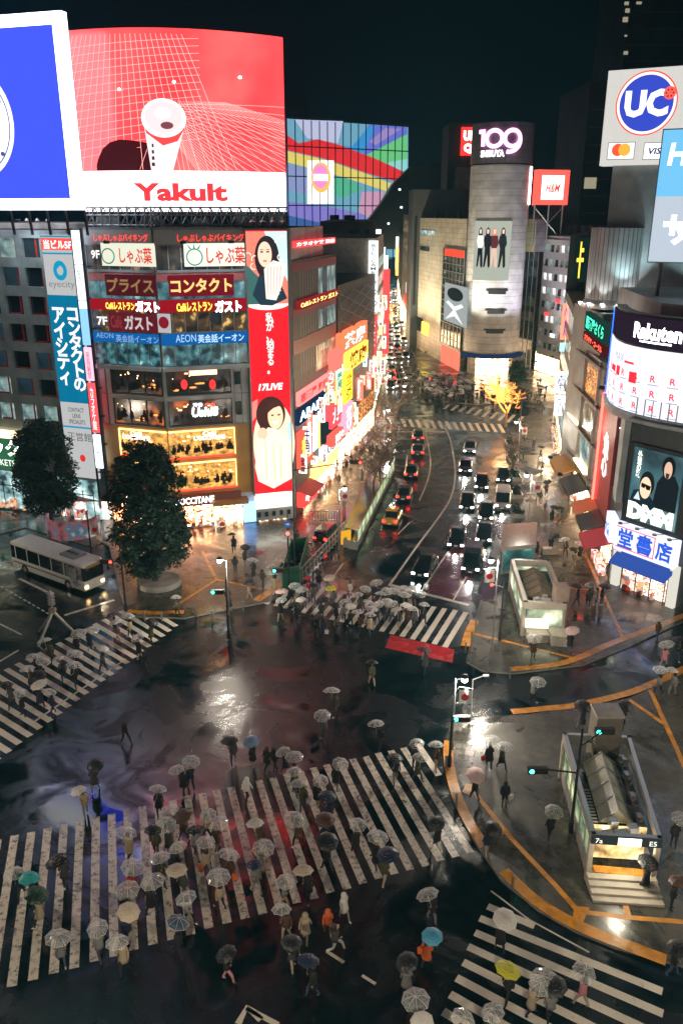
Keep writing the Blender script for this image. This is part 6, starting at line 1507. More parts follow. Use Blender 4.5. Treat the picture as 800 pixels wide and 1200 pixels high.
# ---- bollards along the kerbs
proto = None
for i, (x, y) in enumerate(((230, 722), (249, 727), (285, 716), (545, 765), (555, 775), (570, 788), (597, 795), (552, 752), (557, 738), (563, 715), (528, 862), (522, 900), (534, 945), (566, 1000), (600, 1042), (170, 728), (190, 728))):
    b = G(x, y, .12)
    if proto is None:
        m_ = MB(); m_.lathe((0, 0, 0), [(.07, 0), (.07, .78), (.09, .8), (.09, .86), (.05, .92), (.001, .93)], 12); proto = m_.build('bollard', M['grey'], None, world=False); o = proto
    else: o = proto.copy(); COL.objects.link(o)
    o.location = b; tag(o, 'short grey steel bollard on the kerb edge of a pavement corner', 'bollard', 'bollards on the kerbs')

# ---- pavement signs and small street clutter
t = thing('barricade', 'grey slatted barrier and low box at the head of the stair enclosure', 'barrier', tuple(G(380, 612, .12)))
m_ = MB()
for k in range(12): m_.tube((-1.6 + k * .3, 0, 0), (-1.6 + k * .3, 0, 1.3), .04, n=5)
m_.tube((-1.6, 0, 1.3), (1.7, 0, 1.3), .05, n=5); m_.tube((-1.6, 0, .2), (1.7, 0, .2), .05, n=5); m_.build('railing', M['grey'], t, world=False)
# bicycle fence along the left kerb
Pf = [G(312 + 4, 0 + 704, .12), G(346, 684, .12), G(404, 624, .12)]
Wf = Wall(G(350, 688), G(406, 625))
ft = thing('kerb_fence', 'pale grey railing fence along the left kerb between signal mast and taxi', 'fence', tuple(Wf.pt(0, 0, 0)))
m_ = MB(); n = int(Wf.L / .9)
for k in range(n + 1): u = Wf.L * k / n; Wf.box(m_, u - .12, u + .12, .12, 1.6, -.05, .05)
m_.build('post_row', M['steel'], ft)
m_ = MB()
for z in (.3, .9, 1.5): Wf.box(m_, 0, Wf.L, z, z + .07, -.02, .03)
m_.build('rail', M['steel'], ft)
gb = thing('hoarding', 'dark green hoarding box beside the tall signal mast', 'hoarding', tuple(G(338, 682, .12)))
m_ = MB(); A_ = G(331, 694); B_ = G(352, 690); C_ = B_ + Vector((.4, 7, 0)); D_ = A_ + Vector((.4, 7, 0))
for p_, q_ in ((A_, B_), (B_, C_), (C_, D_), (D_, A_)):
    W = Wall(p_, q_); W.box(m_, 0, W.L, .12, 2.3, -.06, 0)
m_.build('panel', pm('green_panel', (.01, .10, .05), .4), gb)
m_ = MB()
for p_ in (A_, B_, C_, D_): m_.tube((p_.x, p_.y, .12), (p_.x, p_.y, 2.5), .06, n=6)
m_.build('post', M['grey'], gb)
# row of bicycles behind the fence
def bicycle(loc, rz, col, label):
    t = thing('bicycle', label, 'bicycle', tuple(loc), rz, 'bicycles parked behind the kerb fence')
    for y in (-.5, .5):
        m_ = MB()
        for k in range(14):
            a = 2 * PI * k / 14; b_ = 2 * PI * (k + 1) / 14; m_.tube((0, y + .32 * math.cos(a), .34 + .32 * math.sin(a)), (0, y + .32 * math.cos(b_), .34 + .32 * math.sin(b_)), .025, n=5, cap=False)
        m_.build('wheel', M['rubber'], t, world=False)
    m_ = MB()
    for a, b_ in (((0, -.5, .34), (0, -.12, .34)), ((0, -.12, .34), (0, -.18, .8)), ((0, -.18, .78), (0, .33, .82)), ((0, -.12, .34), (0, .35, .78)), ((0, .5, .34), (0, .34, .95)), ((0, -.5, .34), (0, -.18, .75))): m_.tube(a, b_, .022, n=5)
    m_.build('frame', col, t, world=False)
    m_ = MB(); m_.box((0, -.2, .85), (.14, .26, .06)); m_.build('saddle', M['black'], t, world=False)
    m_ = MB(); m_.tube((-.26, .28, 1.0), (.26, .28, 1.0), .018, n=5); m_.build('handlebar', M['steel'], t, world=False)
    m_ = MB(); m_.box((0, .52, .9), (.3, .22, .2)); m_.build('basket', M['grey'], t, world=False)
for k in range(9):
    p_ = Wf.pt(.8 + k * 1.0, .12, -1.3); bicycle(p_, math.atan2(Wf.u.y, Wf.u.x) + rnd.uniform(-.2, .2) - .3, [M['dark'], M['steel'], M['redframe']][k % 3], 'city bicycle with a front basket parked behind the pale kerb fence')

# ---- subway stair enclosure up the left kerb
EA = [G(402, 642), G(418, 642 + 4), G(462, 556), G(442, 548)]
se = thing('stair_enclosure', 'long low stair enclosure with a glazed lit side, left of the taxi', 'subway entrance', tuple(EA[0]))
z1 = 1.5
def wl_(p, q, z0, z1_, th=.25, mat=M['concrete'], nm='parapet', par=se):
    W = Wall(p, q); m_ = MB(); W.box(m_, 0, W.L, z0, z1_, -th, 0); return m_.build(nm, mat, par)
for i in range(4): wl_(EA[i], EA[(i + 1) % 4], .1, .9 if i != 1 else .7, .25)
W = Wall(EA[1], EA[2]); m_ = MB(); W.box(m_, .4, W.L - .3, .75, 2.1, -.12, -.06); m_.build('lit_glass', em_noise('stair_glass', [(90, 110, 80), (170, 190, 140), (225, 235, 190)], .75, .9, pos=[.3, .5, .7]), se)
m_ = MB(); 
for k in range(12): u = .3 + (W.L - .6) * k / 11; W.box(m_, u - .05, u + .05, .7, 2.2, -.16, .02)
W.box(m_, 0, W.L, 2.1, 2.25, -.25, .05); m_.build('mullion', M['steel'], se)
m_ = MB(); m_.poly([p_ + Vector((0, 0, 2.26)) for p_ in (EA[0].lerp(EA[1], .1), EA[1], EA[2], EA[3])]); m_.poly([p_ + Vector((0, 0, 2.18)) for p_ in (EA[0].lerp(EA[1], .1), EA[1], EA[2], EA[3])]); m_.build('glass_roof', pm('wet_glass_roof', (.06, .08, .07), .1, spec=.8), se)
wl_(EA[0] + Vector((-.2, .5, 0)), EA[0] + Vector((-.2, .5, 0)) + Vector((1.0, .4, 0)), .12, 1.6, .1, em((225, 160, 40), .7), 'yellow_board')

# ================= kiosk with pitched cover on the right pavement =================
def frame_box(nm, C4, z0, z1_, th, mat, par):
    m_ = MB()
    for i in range(4):
        W = Wall(C4[i], C4[(i + 1) % 4]); W.box(m_, 0, W.L, z0, z1_, -th, 0)
    return m_.build(nm, mat, par)
M['brownroof'] = pm('brown_wet_roof', (.16, .09, .065), .3, noise=.35, nscale=2.5, bump=.2)
M['cream'] = pm('cream_metal', (.46, .42, .36), .4, noise=.15)
kA, kB, kC, kD = Vector((15.0, 67.0, 0)), Vector((14.4, 58.5, 0)), Vector((17.6, 58.2, 0)), Vector((18.3, 66.6, 0))
K4 = [kB, kC, kD, kA]   # front left, front right, back right, back left
ko = thing('subway_entrance', 'subway kiosk with open dark top and tan pitched cover on the right pavement', 'subway entrance', tuple(kB))
cen = (kA + kB + kC + kD) / 4
def sc4(L_, s, z=0): return [cen + (p_ - cen) * s for p_ in L_]
frame_box('base_wall', sc4(K4, .98), .12, 1.0, .25, M['concrete'], ko)
frame_box('lit_glass', sc4(K4, .95), 1.0, 2.6, .06, em_noise('kiosk_glass', [(60, 80, 70), (150, 160, 130), (240, 235, 200)], 1.0, .8, pos=[.35, .52, .7]), ko)
frame_box('rim', sc4(K4, 1.02), 2.6, 3.2, .3, M['cream'], ko)
for p_ in sc4(K4, .97): m_ = MB(); m_.box((p_.x, p_.y, 1.4), (.22, .22, 2.6)); m_.build('corner_post', M['cream'], ko)
m_ = MB(); m_.poly([p_ + Vector((0, 0, 2.3)) for p_ in sc4(K4, .94)]); m_.build('deck', M['black'], ko)
def lerp4(a, b): # a across 0..1 left-right, b front-back
    return kB.lerp(kC, a).lerp(kA.lerp(kD, a), b)
def pitched(par, L4, a0, a1, b0, b1, z0, z1_, mat, nm, nseg=4, am=None):
    am = (a0 + a1) / 2 if am is None else am; m_ = MB()
    for k in range(nseg):
        s = b0 + (b1 - b0) * k / nseg + .006; e = b0 + (b1 - b0) * (k + 1) / nseg - .006
        m_.poly([L4(a0, s) + Vector((0, 0, z0)), L4(am, s) + Vector((0, 0, z1_)), L4(am, e) + Vector((0, 0, z1_)), L4(a0, e) + Vector((0, 0, z0))])
        m_.poly([L4(am, s) + Vector((0, 0, z1_)), L4(a1, s) + Vector((0, 0, z0)), L4(a1, e) + Vector((0, 0, z0)), L4(am, e) + Vector((0, 0, z1_))])
    m_.poly([L4(a0, b0) + Vector((0, 0, z0)), L4(a1, b0) + Vector((0, 0, z0)), L4(am, b0) + Vector((0, 0, z1_))]); m_.poly([L4(a0, b1) + Vector((0, 0, z0)), L4(a1, b1) + Vector((0, 0, z0)), L4(am, b1) + Vector((0, 0, z1_))])
    return m_.build(nm, mat, par)
pitched(ko, lerp4, .22, .86, .30, .88, 2.35, 3.0, pm('tan_cover', (.20, .16, .10), .45, noise=.15), 'pitched_cover')
m_ = MB(); c_ = lerp4(.78, .12); m_.prism([(c_.x - .1, c_.y - .7), (c_.x + .95, c_.y - .7), (c_.x + .95, c_.y + .5), (c_.x - .1, c_.y + .5)], 0.12, 4.3); m_.build('vent_shaft', pm('pinkish_panel', (.33, .25, .21), .4, noise=.15), ko)
m_ = MB()
for k in range(9): p_ = lerp4(rnd.uniform(.2, .7), rnd.uniform(.08, .25)); m_ = MB(); m_.box((p_.x, p_.y, 2.6), (rnd.uniform(.2, .6), .4, rnd.uniform(.3, .7)), rz=rnd.uniform(0, 1)); m_.build('air_unit', M['steel'], ko)
Wk = Wall(kB, kC); Wk.panel('lit_sign', (.2, 2.0, 1.0, 1.75), 0, .25, em((235, 225, 190), 1.2), ko); Wk.panel('rim_face', (.4, Wk.L + .05, 2.62, 3.1), .06, .12, M['cream'], ko)
m_ = MB(); p_ = kB; m_.prism([(kB.x + .3, kB.y - 1.1), (kB.x + 1.9, kB.y - 1.1), (kB.x + 1.9, kB.y - .05), (kB.x + .3, kB.y - .05)], .12, .8); m_.prism([(kB.x + 2.0, kB.y - 1.6), (kC.x + .1, kC.y - 1.5), (kC.x + .1, kC.y - .05), (kB.x + 2.0, kB.y - .05)], .12, 1.0); m_.build('step_block', M['cream'], ko)
# second small kiosk behind with a brown roof
k2 = thing('kiosk', 'small glass kiosk with a speckled brown roof, behind the bigger subway kiosk', 'kiosk', tuple(G(605, 668)))
K2 = [G(587, 674), G(623, 670), G(624, 645), G(588, 648)]
frame_box('lit_glass', K2, .3, 2.5, .08, em_noise('kiosk_glass_teal', [(14, 40, 40), (50, 100, 95), (150, 190, 180)], .7, .7, pos=[.4, .6, .75]), k2); frame_box('base_wall', K2, .12, .5, .2, M['concrete'], k2)
m_ = MB()
for p_ in K2: m_.box((p_.x, p_.y, 1.4), (.15, .15, 2.6))
m_.build('post', M['steel'], k2)
cc = sum(K2, Vector()) / 4; m_ = MB(); m_.prism([((cc + (p_ - cc) * 1.12).x, (cc + (p_ - cc) * 1.12).y) for p_ in K2], 2.55, 2.95, 1, 0); m_.build('roof', [M['brownroof'], M['cream']], k2)
m_ = MB(); m_.box((G(640, 650).x + .3, G(640, 650).y, .45), (1.6, .7, .65)); o = m_.build('bench_box', M['cream']); tag(o, 'low pale box on the pavement beside the brown roofed kiosk', 'box')

# ================= near subway entrance =================
eA, eB, eC, eD = Vector((13.1, 41.1, 0)), Vector((12.4, 32.8, 0)), Vector((15.7, 32.5, 0)), Vector((16.9, 40.8, 0))
def l4e(a, b): return eB.lerp(eC, a).lerp(eA.lerp(eD, a), b)
E4 = [eB, eC, eD, eA]; cen = sum(E4, Vector()) / 4
se2 = thing('subway_entrance', 'near subway entrance with an open framed top, glazed pitched skylight and lit stairs', 'subway entrance', tuple(eB))
def sce(s): return [cen + (p_ - cen) * s for p_ in E4]
m_ = MB()
for i in (1, 2, 3):
    L_ = sce(.97); W = Wall(L_[i], L_[(i + 1) % 4]); W.box(m_, 0, W.L, .12, 1.0, -.2, 0)
m_.build('base_wall', M['concrete'], se2)
L_ = sce(.96); W = Wall(L_[3], L_[0]); m_ = MB(); W.box(m_, .3, W.L - .3, 1.0, 2.6, -.1, -.03); m_.build('lit_glass', em_noise('entrance_glass', [(60, 85, 70), (140, 150, 110), (220, 215, 160)], .9, .8, pos=[.38, .55, .72]), se2)
m_ = MB()
for k in range(7): u = W.L * k / 6; W.box(m_, u - .06, u + .06, .12, 2.7, -.14, .04)
m_.build('mullion', M['steel'], se2)
frame_box('rim', sce(1.02), 2.65, 3.15, .22, M['steel'], se2)
for p_ in sce(.97): m_ = MB(); m_.box((p_.x, p_.y, 1.4), (.25, .25, 2.6)); m_.build('corner_post', M['cream'], se2)
m_ = MB(); m_.poly([p_ + Vector((0, 0, 2.0)) for p_ in [l4e(.02, .18), l4e(.98, .18), l4e(.98, .98), l4e(.02, .98)]]); m_.build('deck', wet('roof_deck', (.05, .055, .05), .15, .5, .6), se2)
pitched(se2, l4e, .24, .74, .22, .80, 2.3, 3.1, pm('skylight_glass', (.40, .42, .34), .25, noise=.2), 'skylight', nseg=4)
m_ = MB()
for k in range(5):
    b_ = .22 + .58 * k / 4; m_.tube(l4e(.24, b_) + Vector((0, 0, 2.33)), l4e(.49, b_) + Vector((0, 0, 3.13)), .05, n=5); m_.tube(l4e(.49, b_) + Vector((0, 0, 3.13)), l4e(.74, b_) + Vector((0, 0, 2.33)), .05, n=5)
m_.tube(l4e(.49, .22) + Vector((0, 0, 3.14)), l4e(.49, .8) + Vector((0, 0, 3.14)), .06, n=6); m_.build('skylight_bar', M['grey'], se2)
m_ = MB()
for k in range(14):
    b_ = .14 + .42 * k / 14; p0_ = l4e(.06, b_); p1_ = l4e(.22, b_); m_.tube(p0_ + Vector((0, 0, 2.25)), p1_ + Vector((0, 0, 2.25)), .05, n=5)
m_.build('grille', M['steel'], se2)
m_ = MB()
for (a_, b_, w_, h_) in ((.3, .1, .5, .5), (.5, .1, .7, .6), (.68, .14, .5, .7), (.4, .16, .4, .9), (.15, .12, .6, .4), (.85, .5, .3, .3), (.86, .7, .3, .4), (.88, .85, .3, .5), (.86, .3, .3, .3)):
    p_ = l4e(a_, b_); m_ = MB(); m_.box((p_.x, p_.y, 2.05 + h_ / 2), (w_, .4, h_), rz=.1); m_.build('air_unit', M['steel'], se2)
m_ = MB()
for k in range(7): p_ = l4e(.8 + .02 * (k % 2), .15 + k * .11); q_ = l4e(.93, .2 + k * .11); m_.tube(p_ + Vector((0, 0, 2.2)), q_ + Vector((0, 0, 2.25)), .05, n=5)
m_.tube(l4e(.82, .1) + Vector((0, 0, 2.3)), l4e(.82, .9) + Vector((0, 0, 2.3)), .06, n=6); m_.build('pipe', M['grey'], se2)
p_ = l4e(.62, 1.0); m_ = MB(); m_.prism([(p_.x - .75, p_.y - .6), (p_.x + .75, p_.y - .6), (p_.x + .75, p_.y + .7), (p_.x - .75, p_.y + .7)], .12, 4.7); m_.build('vent_shaft', pm('olive_panel', (.21, .19, .15), .4, noise=.15), se2)
m_ = MB(); m_.prism([(p_.x - .8, p_.y - .65), (p_.x + .8, p_.y - .65), (p_.x + .8, p_.y + .75), (p_.x - .8, p_.y + .75)], 4.7, 4.85); m_.build('vent_cap', M['cream'], se2)
We = Wall(eB, eC)
We.panel('front_sign', (-.05, We.L + .05, 2.62, 3.12), .06, .16, em((60, 66, 64), .35), se2); We.panel('lit_sign_panel', (1.25, 2.35, 2.66, 3.08), .16, .2, em((240, 245, 235), 3), se2)
We.text('Shibuya Sta.', 1.35, 2.25, 2.76, 2.98, .22, em((30, 60, 60), .4), se2, bold=.02)
We.text('7a', .15, .5, 2.72, 3.0, .19, em((230, 230, 220), 1.2), se2); We.text('E5', 2.75, 3.1, 2.72, 3.0, .19, em((230, 230, 220), 1.2), se2)
m_ = MB()
for k in range(4): m_.prism([(eB.x - .05, eB.y - .35 * (4 - k)), (eC.x + .05, eC.y - .35 * (4 - k)), (eC.x + .05, eC.y - .35 * (3 - k)), (eB.x - .05, eB.y - .35 * (3 - k))], .12, .12 + .14 * (k + 1))
m_.build('step', M['cream'], se2)
m_ = MB(); m_.prism([(eB.x + .4, eB.y + .02), (eC.x - .4, eC.y + .02), (eC.x - .4, eC.y + .5), (eB.x + .4, eB.y + .5)], .60, .69); m_.build('yellow_step', M['tactile'], se2)
m_ = MB(); We.box(m_, .3, We.L - .3, .6, 2.6, -1.3, -1.2); m_.build('stair_interior', em_noise('stair_interior', [(120, 90, 50), (220, 185, 120), (255, 240, 205)], 1.1, 1.0, pos=[.35, .5, .65]), se2)
c_ = l4e(.5, .0); point('stair_light', (c_.x - eB.x, c_.y - eB.y - .3, 2.4), 130, (1, .88, .65), .3, se2)

# ================= planters along the avenue kerb =================
LEAF = pm('leaf_dark', (.010, .038, .026), .8, noise=.4, nscale=1.2)
LEAF2 = pm('leaf_mid', (.016, .052, .034), .8, noise=.4, nscale=1.2)
def leafmesh(mb, pts, size, r, n):
    for _ in range(n):
        c, s = r.choice(pts); v = Vector((r.gauss(0, 1), r.gauss(0, 1), r.gauss(0, 1))); v.normalize(); p_ = Vector(c) + v * s * r.uniform(.55, 1.0)
        a = Vector((r.gauss(0, 1), r.gauss(0, 1), r.gauss(0, .6))).normalized(); b_ = a.cross(Vector((r.gauss(0, 1), r.gauss(0, 1), r.gauss(0, 1)))).normalized(); z = size * r.uniform(.5, 1.8)
        mb.poly([p_ - a * z, p_ - b_ * z * .5, p_ + a * z, p_ + b_ * z * .5], r.randint(0, 1))
pl0 = None
for i, (x, y) in enumerate(((603, 560), (604, 580), (605, 602), (606, 626), (597, 522), (600, 540))):
    b = G(x, y, .12); t = thing('planter', ['planter box of low dark shrubs beside the white headlit car', 'planter box of low dark shrubs level with the silver van', 'planter box of dark shrubs between van and brown roofed kiosk', 'planter box of dark shrubs nearest the brown roofed kiosk', 'small planter at the foot of the golden lit tree', 'planter box just below the golden lit tree'][i], 'planter', tuple(b), -.03, 'planters along the avenue kerb')
    m_ = MB()
    for (cx, cy, sx, sy_) in ((0, -1.5, 1.2, .12), (0, 1.5, 1.2, .12), (-.55, 0, .12, 2.9), (.55, 0, .12, 2.9)): m_.box((cx, cy, .25), (sx, sy_, .5))
    m_.build('box', M['steel'], t, world=False)
    m_ = MB(); m_.box((0, 0, .2), (1.0, 2.8, .36)); m_.build('soil', pm('soil', (.03, .02, .015), .9), t, world=False)
    m_ = MB(); leafmesh(m_, [((rnd.uniform(-.3, .3), -1.2 + k * .5, .6), .4) for k in range(6)], .12, rnd, 260); m_.build('shrub', [LEAF, LEAF2], t, world=False)

# ================= trees =================
def leafy(base, crown_pts, n, size, label, seed, trunk_h):
    r = random.Random(seed); t = thing('leafy_tree', label, 'tree', tuple(base))
    m_ = MB(); top = Vector((.2, 0, trunk_h)); m_.tube((0, 0, 0), top, .28, .2, 10)
    for c, s in crown_pts[:14]: m_.tube(top, Vector(c) * .85, .12, .03, 6)
    m_.build('trunk', pm('bark', (.07, .05, .04), .8, noise=.3), t, world=False)
    m_ = MB(); leafmesh(m_, crown_pts, size, r, n); m_.build('crown', [LEAF, LEAF2], t, world=False)
    return t
def crownpts(r, profile, n):
    out = []
    for _ in range(n):
        k = r.random(); z = profile[0][0] + (profile[-1][0] - profile[0][0]) * k
        for i in range(len(profile) - 1):
            if profile[i][0] <= z <= profile[i + 1][0]: f = (z - profile[i][0]) / (profile[i + 1][0] - profile[i][0]); R_ = profile[i][1] + (profile[i + 1][1] - profile[i][1]) * f
        a = r.uniform(0, 2 * PI); q = math.sqrt(r.uniform(.05, 1)) * max(.2, R_ - .7); out.append(((q * math.cos(a), q * math.sin(a), z), r.uniform(.45, 1.25)))
    return out
b = G(187, 684, .12); zt_ = AY(181, 518, b.y - 1).z
r1 = random.Random(5)
leafy(b + Vector((-.4, 0, 0)), crownpts(r1, [(1.6, 2.2), (3.0, 4.0), (5.2, 4.3), (7.0, 3.8), (8.6, 4.0), (zt_ - 2.2, 3.3), (zt_ - 1.0, 1.6)], 190), 30000, .14, 'big dark leafy tree in a round planter on the left plaza', 3, 3.5)
m_ = MB(); m_.lathe((b.x, b.y, .12), [(2.0, 0), (2.0, .5), (1.75, .5), (1.7, .35), (.001, .35)], 32); o = m_.build('round_planter', M['concrete']); tag(o, 'low round concrete planter ring under the bigger leafy tree', 'planter')
b = G(62, 622, .12); zt_ = AY(58, 492, b.y - 1).z; r1 = random.Random(8)
leafy(b, crownpts(r1, [(2.6, 2.8), (4.5, 3.9), (7.0, 3.6), (9.0, 3.3), (zt_ - 1.6, 2.6), (zt_ - .9, 1.0)], 160), 24000, .14, 'dark leafy tree behind the white bus, in front of the grey office block', 4, 4.5)
# round hoarding with a decorated face behind the bus
hb = G(84, 628, .11); W_h = MB(); W_h.lathe((hb.x, hb.y + 1.5, .1), [(2.9, 0), (2.9, 2.0), (2.7, 2.0), (2.7, 0)], 30, a0=R(170), a1=R(350)); o = W_h.build('round_hoarding', em_noise('hoarding_picture', [(60, 50, 60), (150, 80, 80), (60, 100, 120), (190, 170, 160)], .45, .6, pos=[.35, .48, .58, .7])); tag(o, 'curved waist high hoarding with a faded coloured picture behind the bus', 'hoarding')
hs2 = thing('street_stall', 'small stall with a dark red roof between the two leafy trees', 'stall', tuple(G(112, 606)))
c_ = G(114, 606); m_ = MB(); m_.prism([(c_.x - 2.2, c_.y - 1), (c_.x + 1.6, c_.y - 1), (c_.x + 1.6, c_.y + 1), (c_.x - 2.2, c_.y + 1)], .1, 2.3); m_.build('lit_body', em_noise('stall_goods', [(150, 110, 100), (235, 220, 205), (255, 245, 230)], 1.4, 1.5, pos=[.4, .5, .65]), hs2)
m_ = MB(); m_.hexa([(c_.x - 2.5, c_.y - 1.6, 2.4), (c_.x + 1.9, c_.y - 1.6, 2.4), (c_.x + 1.9, c_.y + 1.1, 3.0), (c_.x - 2.5, c_.y + 1.1, 3.0), (c_.x - 2.5, c_.y - 1.6, 2.5), (c_.x + 1.9, c_.y - 1.6, 2.5), (c_.x + 1.9, c_.y + 1.1, 3.1), (c_.x - 2.5, c_.y + 1.1, 3.1)]); m_.build('roof', pm('dull_red_roof', (.28, .05, .05), .5), hs2)

def branch_tree(base, h, label, seed, mat, levels=5, spread=.55, rad=.16, cat='tree', name='bare_tree', twig=.012):
    r = random.Random(seed); t = thing(name, label, cat, tuple(base)); tr = MB(); br = MB()
    def grow(p, d, ln, rd, lv):
        q = p + d * ln; mb = tr if lv == levels else br
        mid = p.lerp(q, .5) + Vector((r.uniform(-1, 1), r.uniform(-1, 1), 0)) * ln * .06
        mb.tube(p, mid, rd, rd * .85, 7 if lv > 3 else 4, cap=False); mb.tube(mid, q, rd * .85, rd * .7, 7 if lv > 3 else 4, cap=lv == 0)
        if lv == 0: return
        for k in range(r.choice((2, 3, 3)) if lv < levels else 4):
            v = Vector((r.gauss(0, 1), r.gauss(0, 1), r.gauss(.25, .5))).normalized(); nd = (d * (1 - spread) + v * spread); nd.z += .12; nd.normalize()
            grow(q if lv != levels else p.lerp(q, r.uniform(.7, 1)), nd, ln * r.uniform(.62, .82), max(twig, rd * .62), lv - 1)
    grow(Vector((0, 0, 0)), Vector((0, 0, 1)), h * .27, rad, levels)
    tr.build('trunk', mat[0], t, world=False); br.build('branches', mat[1], t, world=False); return t
BK = pm('bare_bark', (.14, .11, .08), .8, noise=.3)
for i, (x, y, h) in enumerate(((444, 566, 10.5), (459, 520, 9.5), (465, 488, 9), (452, 540, 8), (470, 458, 9), (600, 556, 6), (437, 590, 9.5), (462, 504, 9))):
    branch_tree(G(x, y, .12), h, ['tallest bare tree, nearest the taxi on the left pavement', 'bare tree beside the red tail lights on the left pavement', 'bare tree by the stop line at the far crossing', 'slim bare tree in the middle of the left pavement row', 'bare tree at the mouth of the far avenue', 'small bare tree rising from the avenue planters', 'bare tree beside the low glazed stair enclosure', 'bare tree leaning over the far end of the left pavement row'][i], 20 + i, (BK, BK), levels=6 if i != 5 else 5, spread=.62, rad=.2, twig=.02)
GOLD = em((255, 150, 62), 2.6, 'golden_bulbs')
t = branch_tree(G(592, 500, .12), 11, 'tree wound in glowing golden fairy lights before the round tower', 41, (pm('lit_bark', (.3, .18, .08), .7), GOLD), levels=6, spread=.66, rad=.22, name='lit_tree', twig=.016)
point('fairy_glow', (0, 0, 6.5), 500, (1, .65, .3), 1.5, t)
t = branch_tree(G(446, 396, .12), 14, 'far tree wound in golden fairy lights up the avenue', 43, (BK, em((255, 170, 80), 3.0)), levels=5, spread=.65, rad=.25, name='lit_tree', twig=.05)
b = G(604, 462, .12); r1 = random.Random(9); leafy(b, crownpts(r1, [(2.5, 1.5), (4, 2.2), (6, 1.4)], 30), 1800, .2, 'small pale green tree at the right foot of the round tower', 12, 3)

# ---- decorated steel gantry beside the left crossing
gt = thing('signal_gantry', 'pale steel gantry of splayed poles and a long rail beside the left crossing', 'gantry', tuple(G(62, 790, 0)))
ap = AY(62, 716, 58.5); m_ = MB()
feet = [G(38, 790), G(92, 775), G(60, 800)]
for f_ in ((36, 770), (101, 742), (70, 742), (22, 796)):
    pass
gl_ = G(-20, 838); gr_ = G(112, 750)
y0_ = ap.y
p1_ = AY(45, 758, 57.0); p2_ = AY(86, 740, 59.5); p3_ = AY(38, 752, 60)
m_.tube(ap, p1_, .12, n=8); m_.tube(ap, p2_, .12, n=8); m_.tube(ap, p3_, .07, n=6)
ra = AY(-20, 800, 53); rb_ = AY(100, 736, 60.5); m_.tube(ra, rb_, .16, n=8); m_.tube(ra + Vector((0, 0, -.8)), rb_ + Vector((0, 0, -.8)), .08, n=6); m_.build('rail', M['steel'], gt)
m_ = MB()
for q_ in (p1_, p2_, rb_, ra): m_.tube(q_, (q_.x, q_.y, 0), .12, n=8)
m_.build('leg', M['grey'], gt)
m_ = MB(); 
for k in range(4): m_.lathe((ap.x, ap.y, ap.z + .5 + k * .3), [(.05, 0), (.28, .08), (.28, .16), (.05, .24)], 14)
m_.tube(ap, ap + Vector((0, 0, 1.8)), .06); m_.build('insulator_stack', M['steel'], gt)
m_ = MB(); m_.box((ap.x, ap.y, ap.z + .1), (.5, .4, .3)); m_.build('hub', pm('pinkish_panel', (.33, .25, .21)), gt)
m_ = MB(); q_ = ra.lerp(rb_, .62); m_.box((q_.x, q_.y - .2, q_.z - .5), (1.6, .1, .7), rz=.9); m_.build('hanging_sign', pm('dark_red_panel', (.3, .03, .03)), gt)
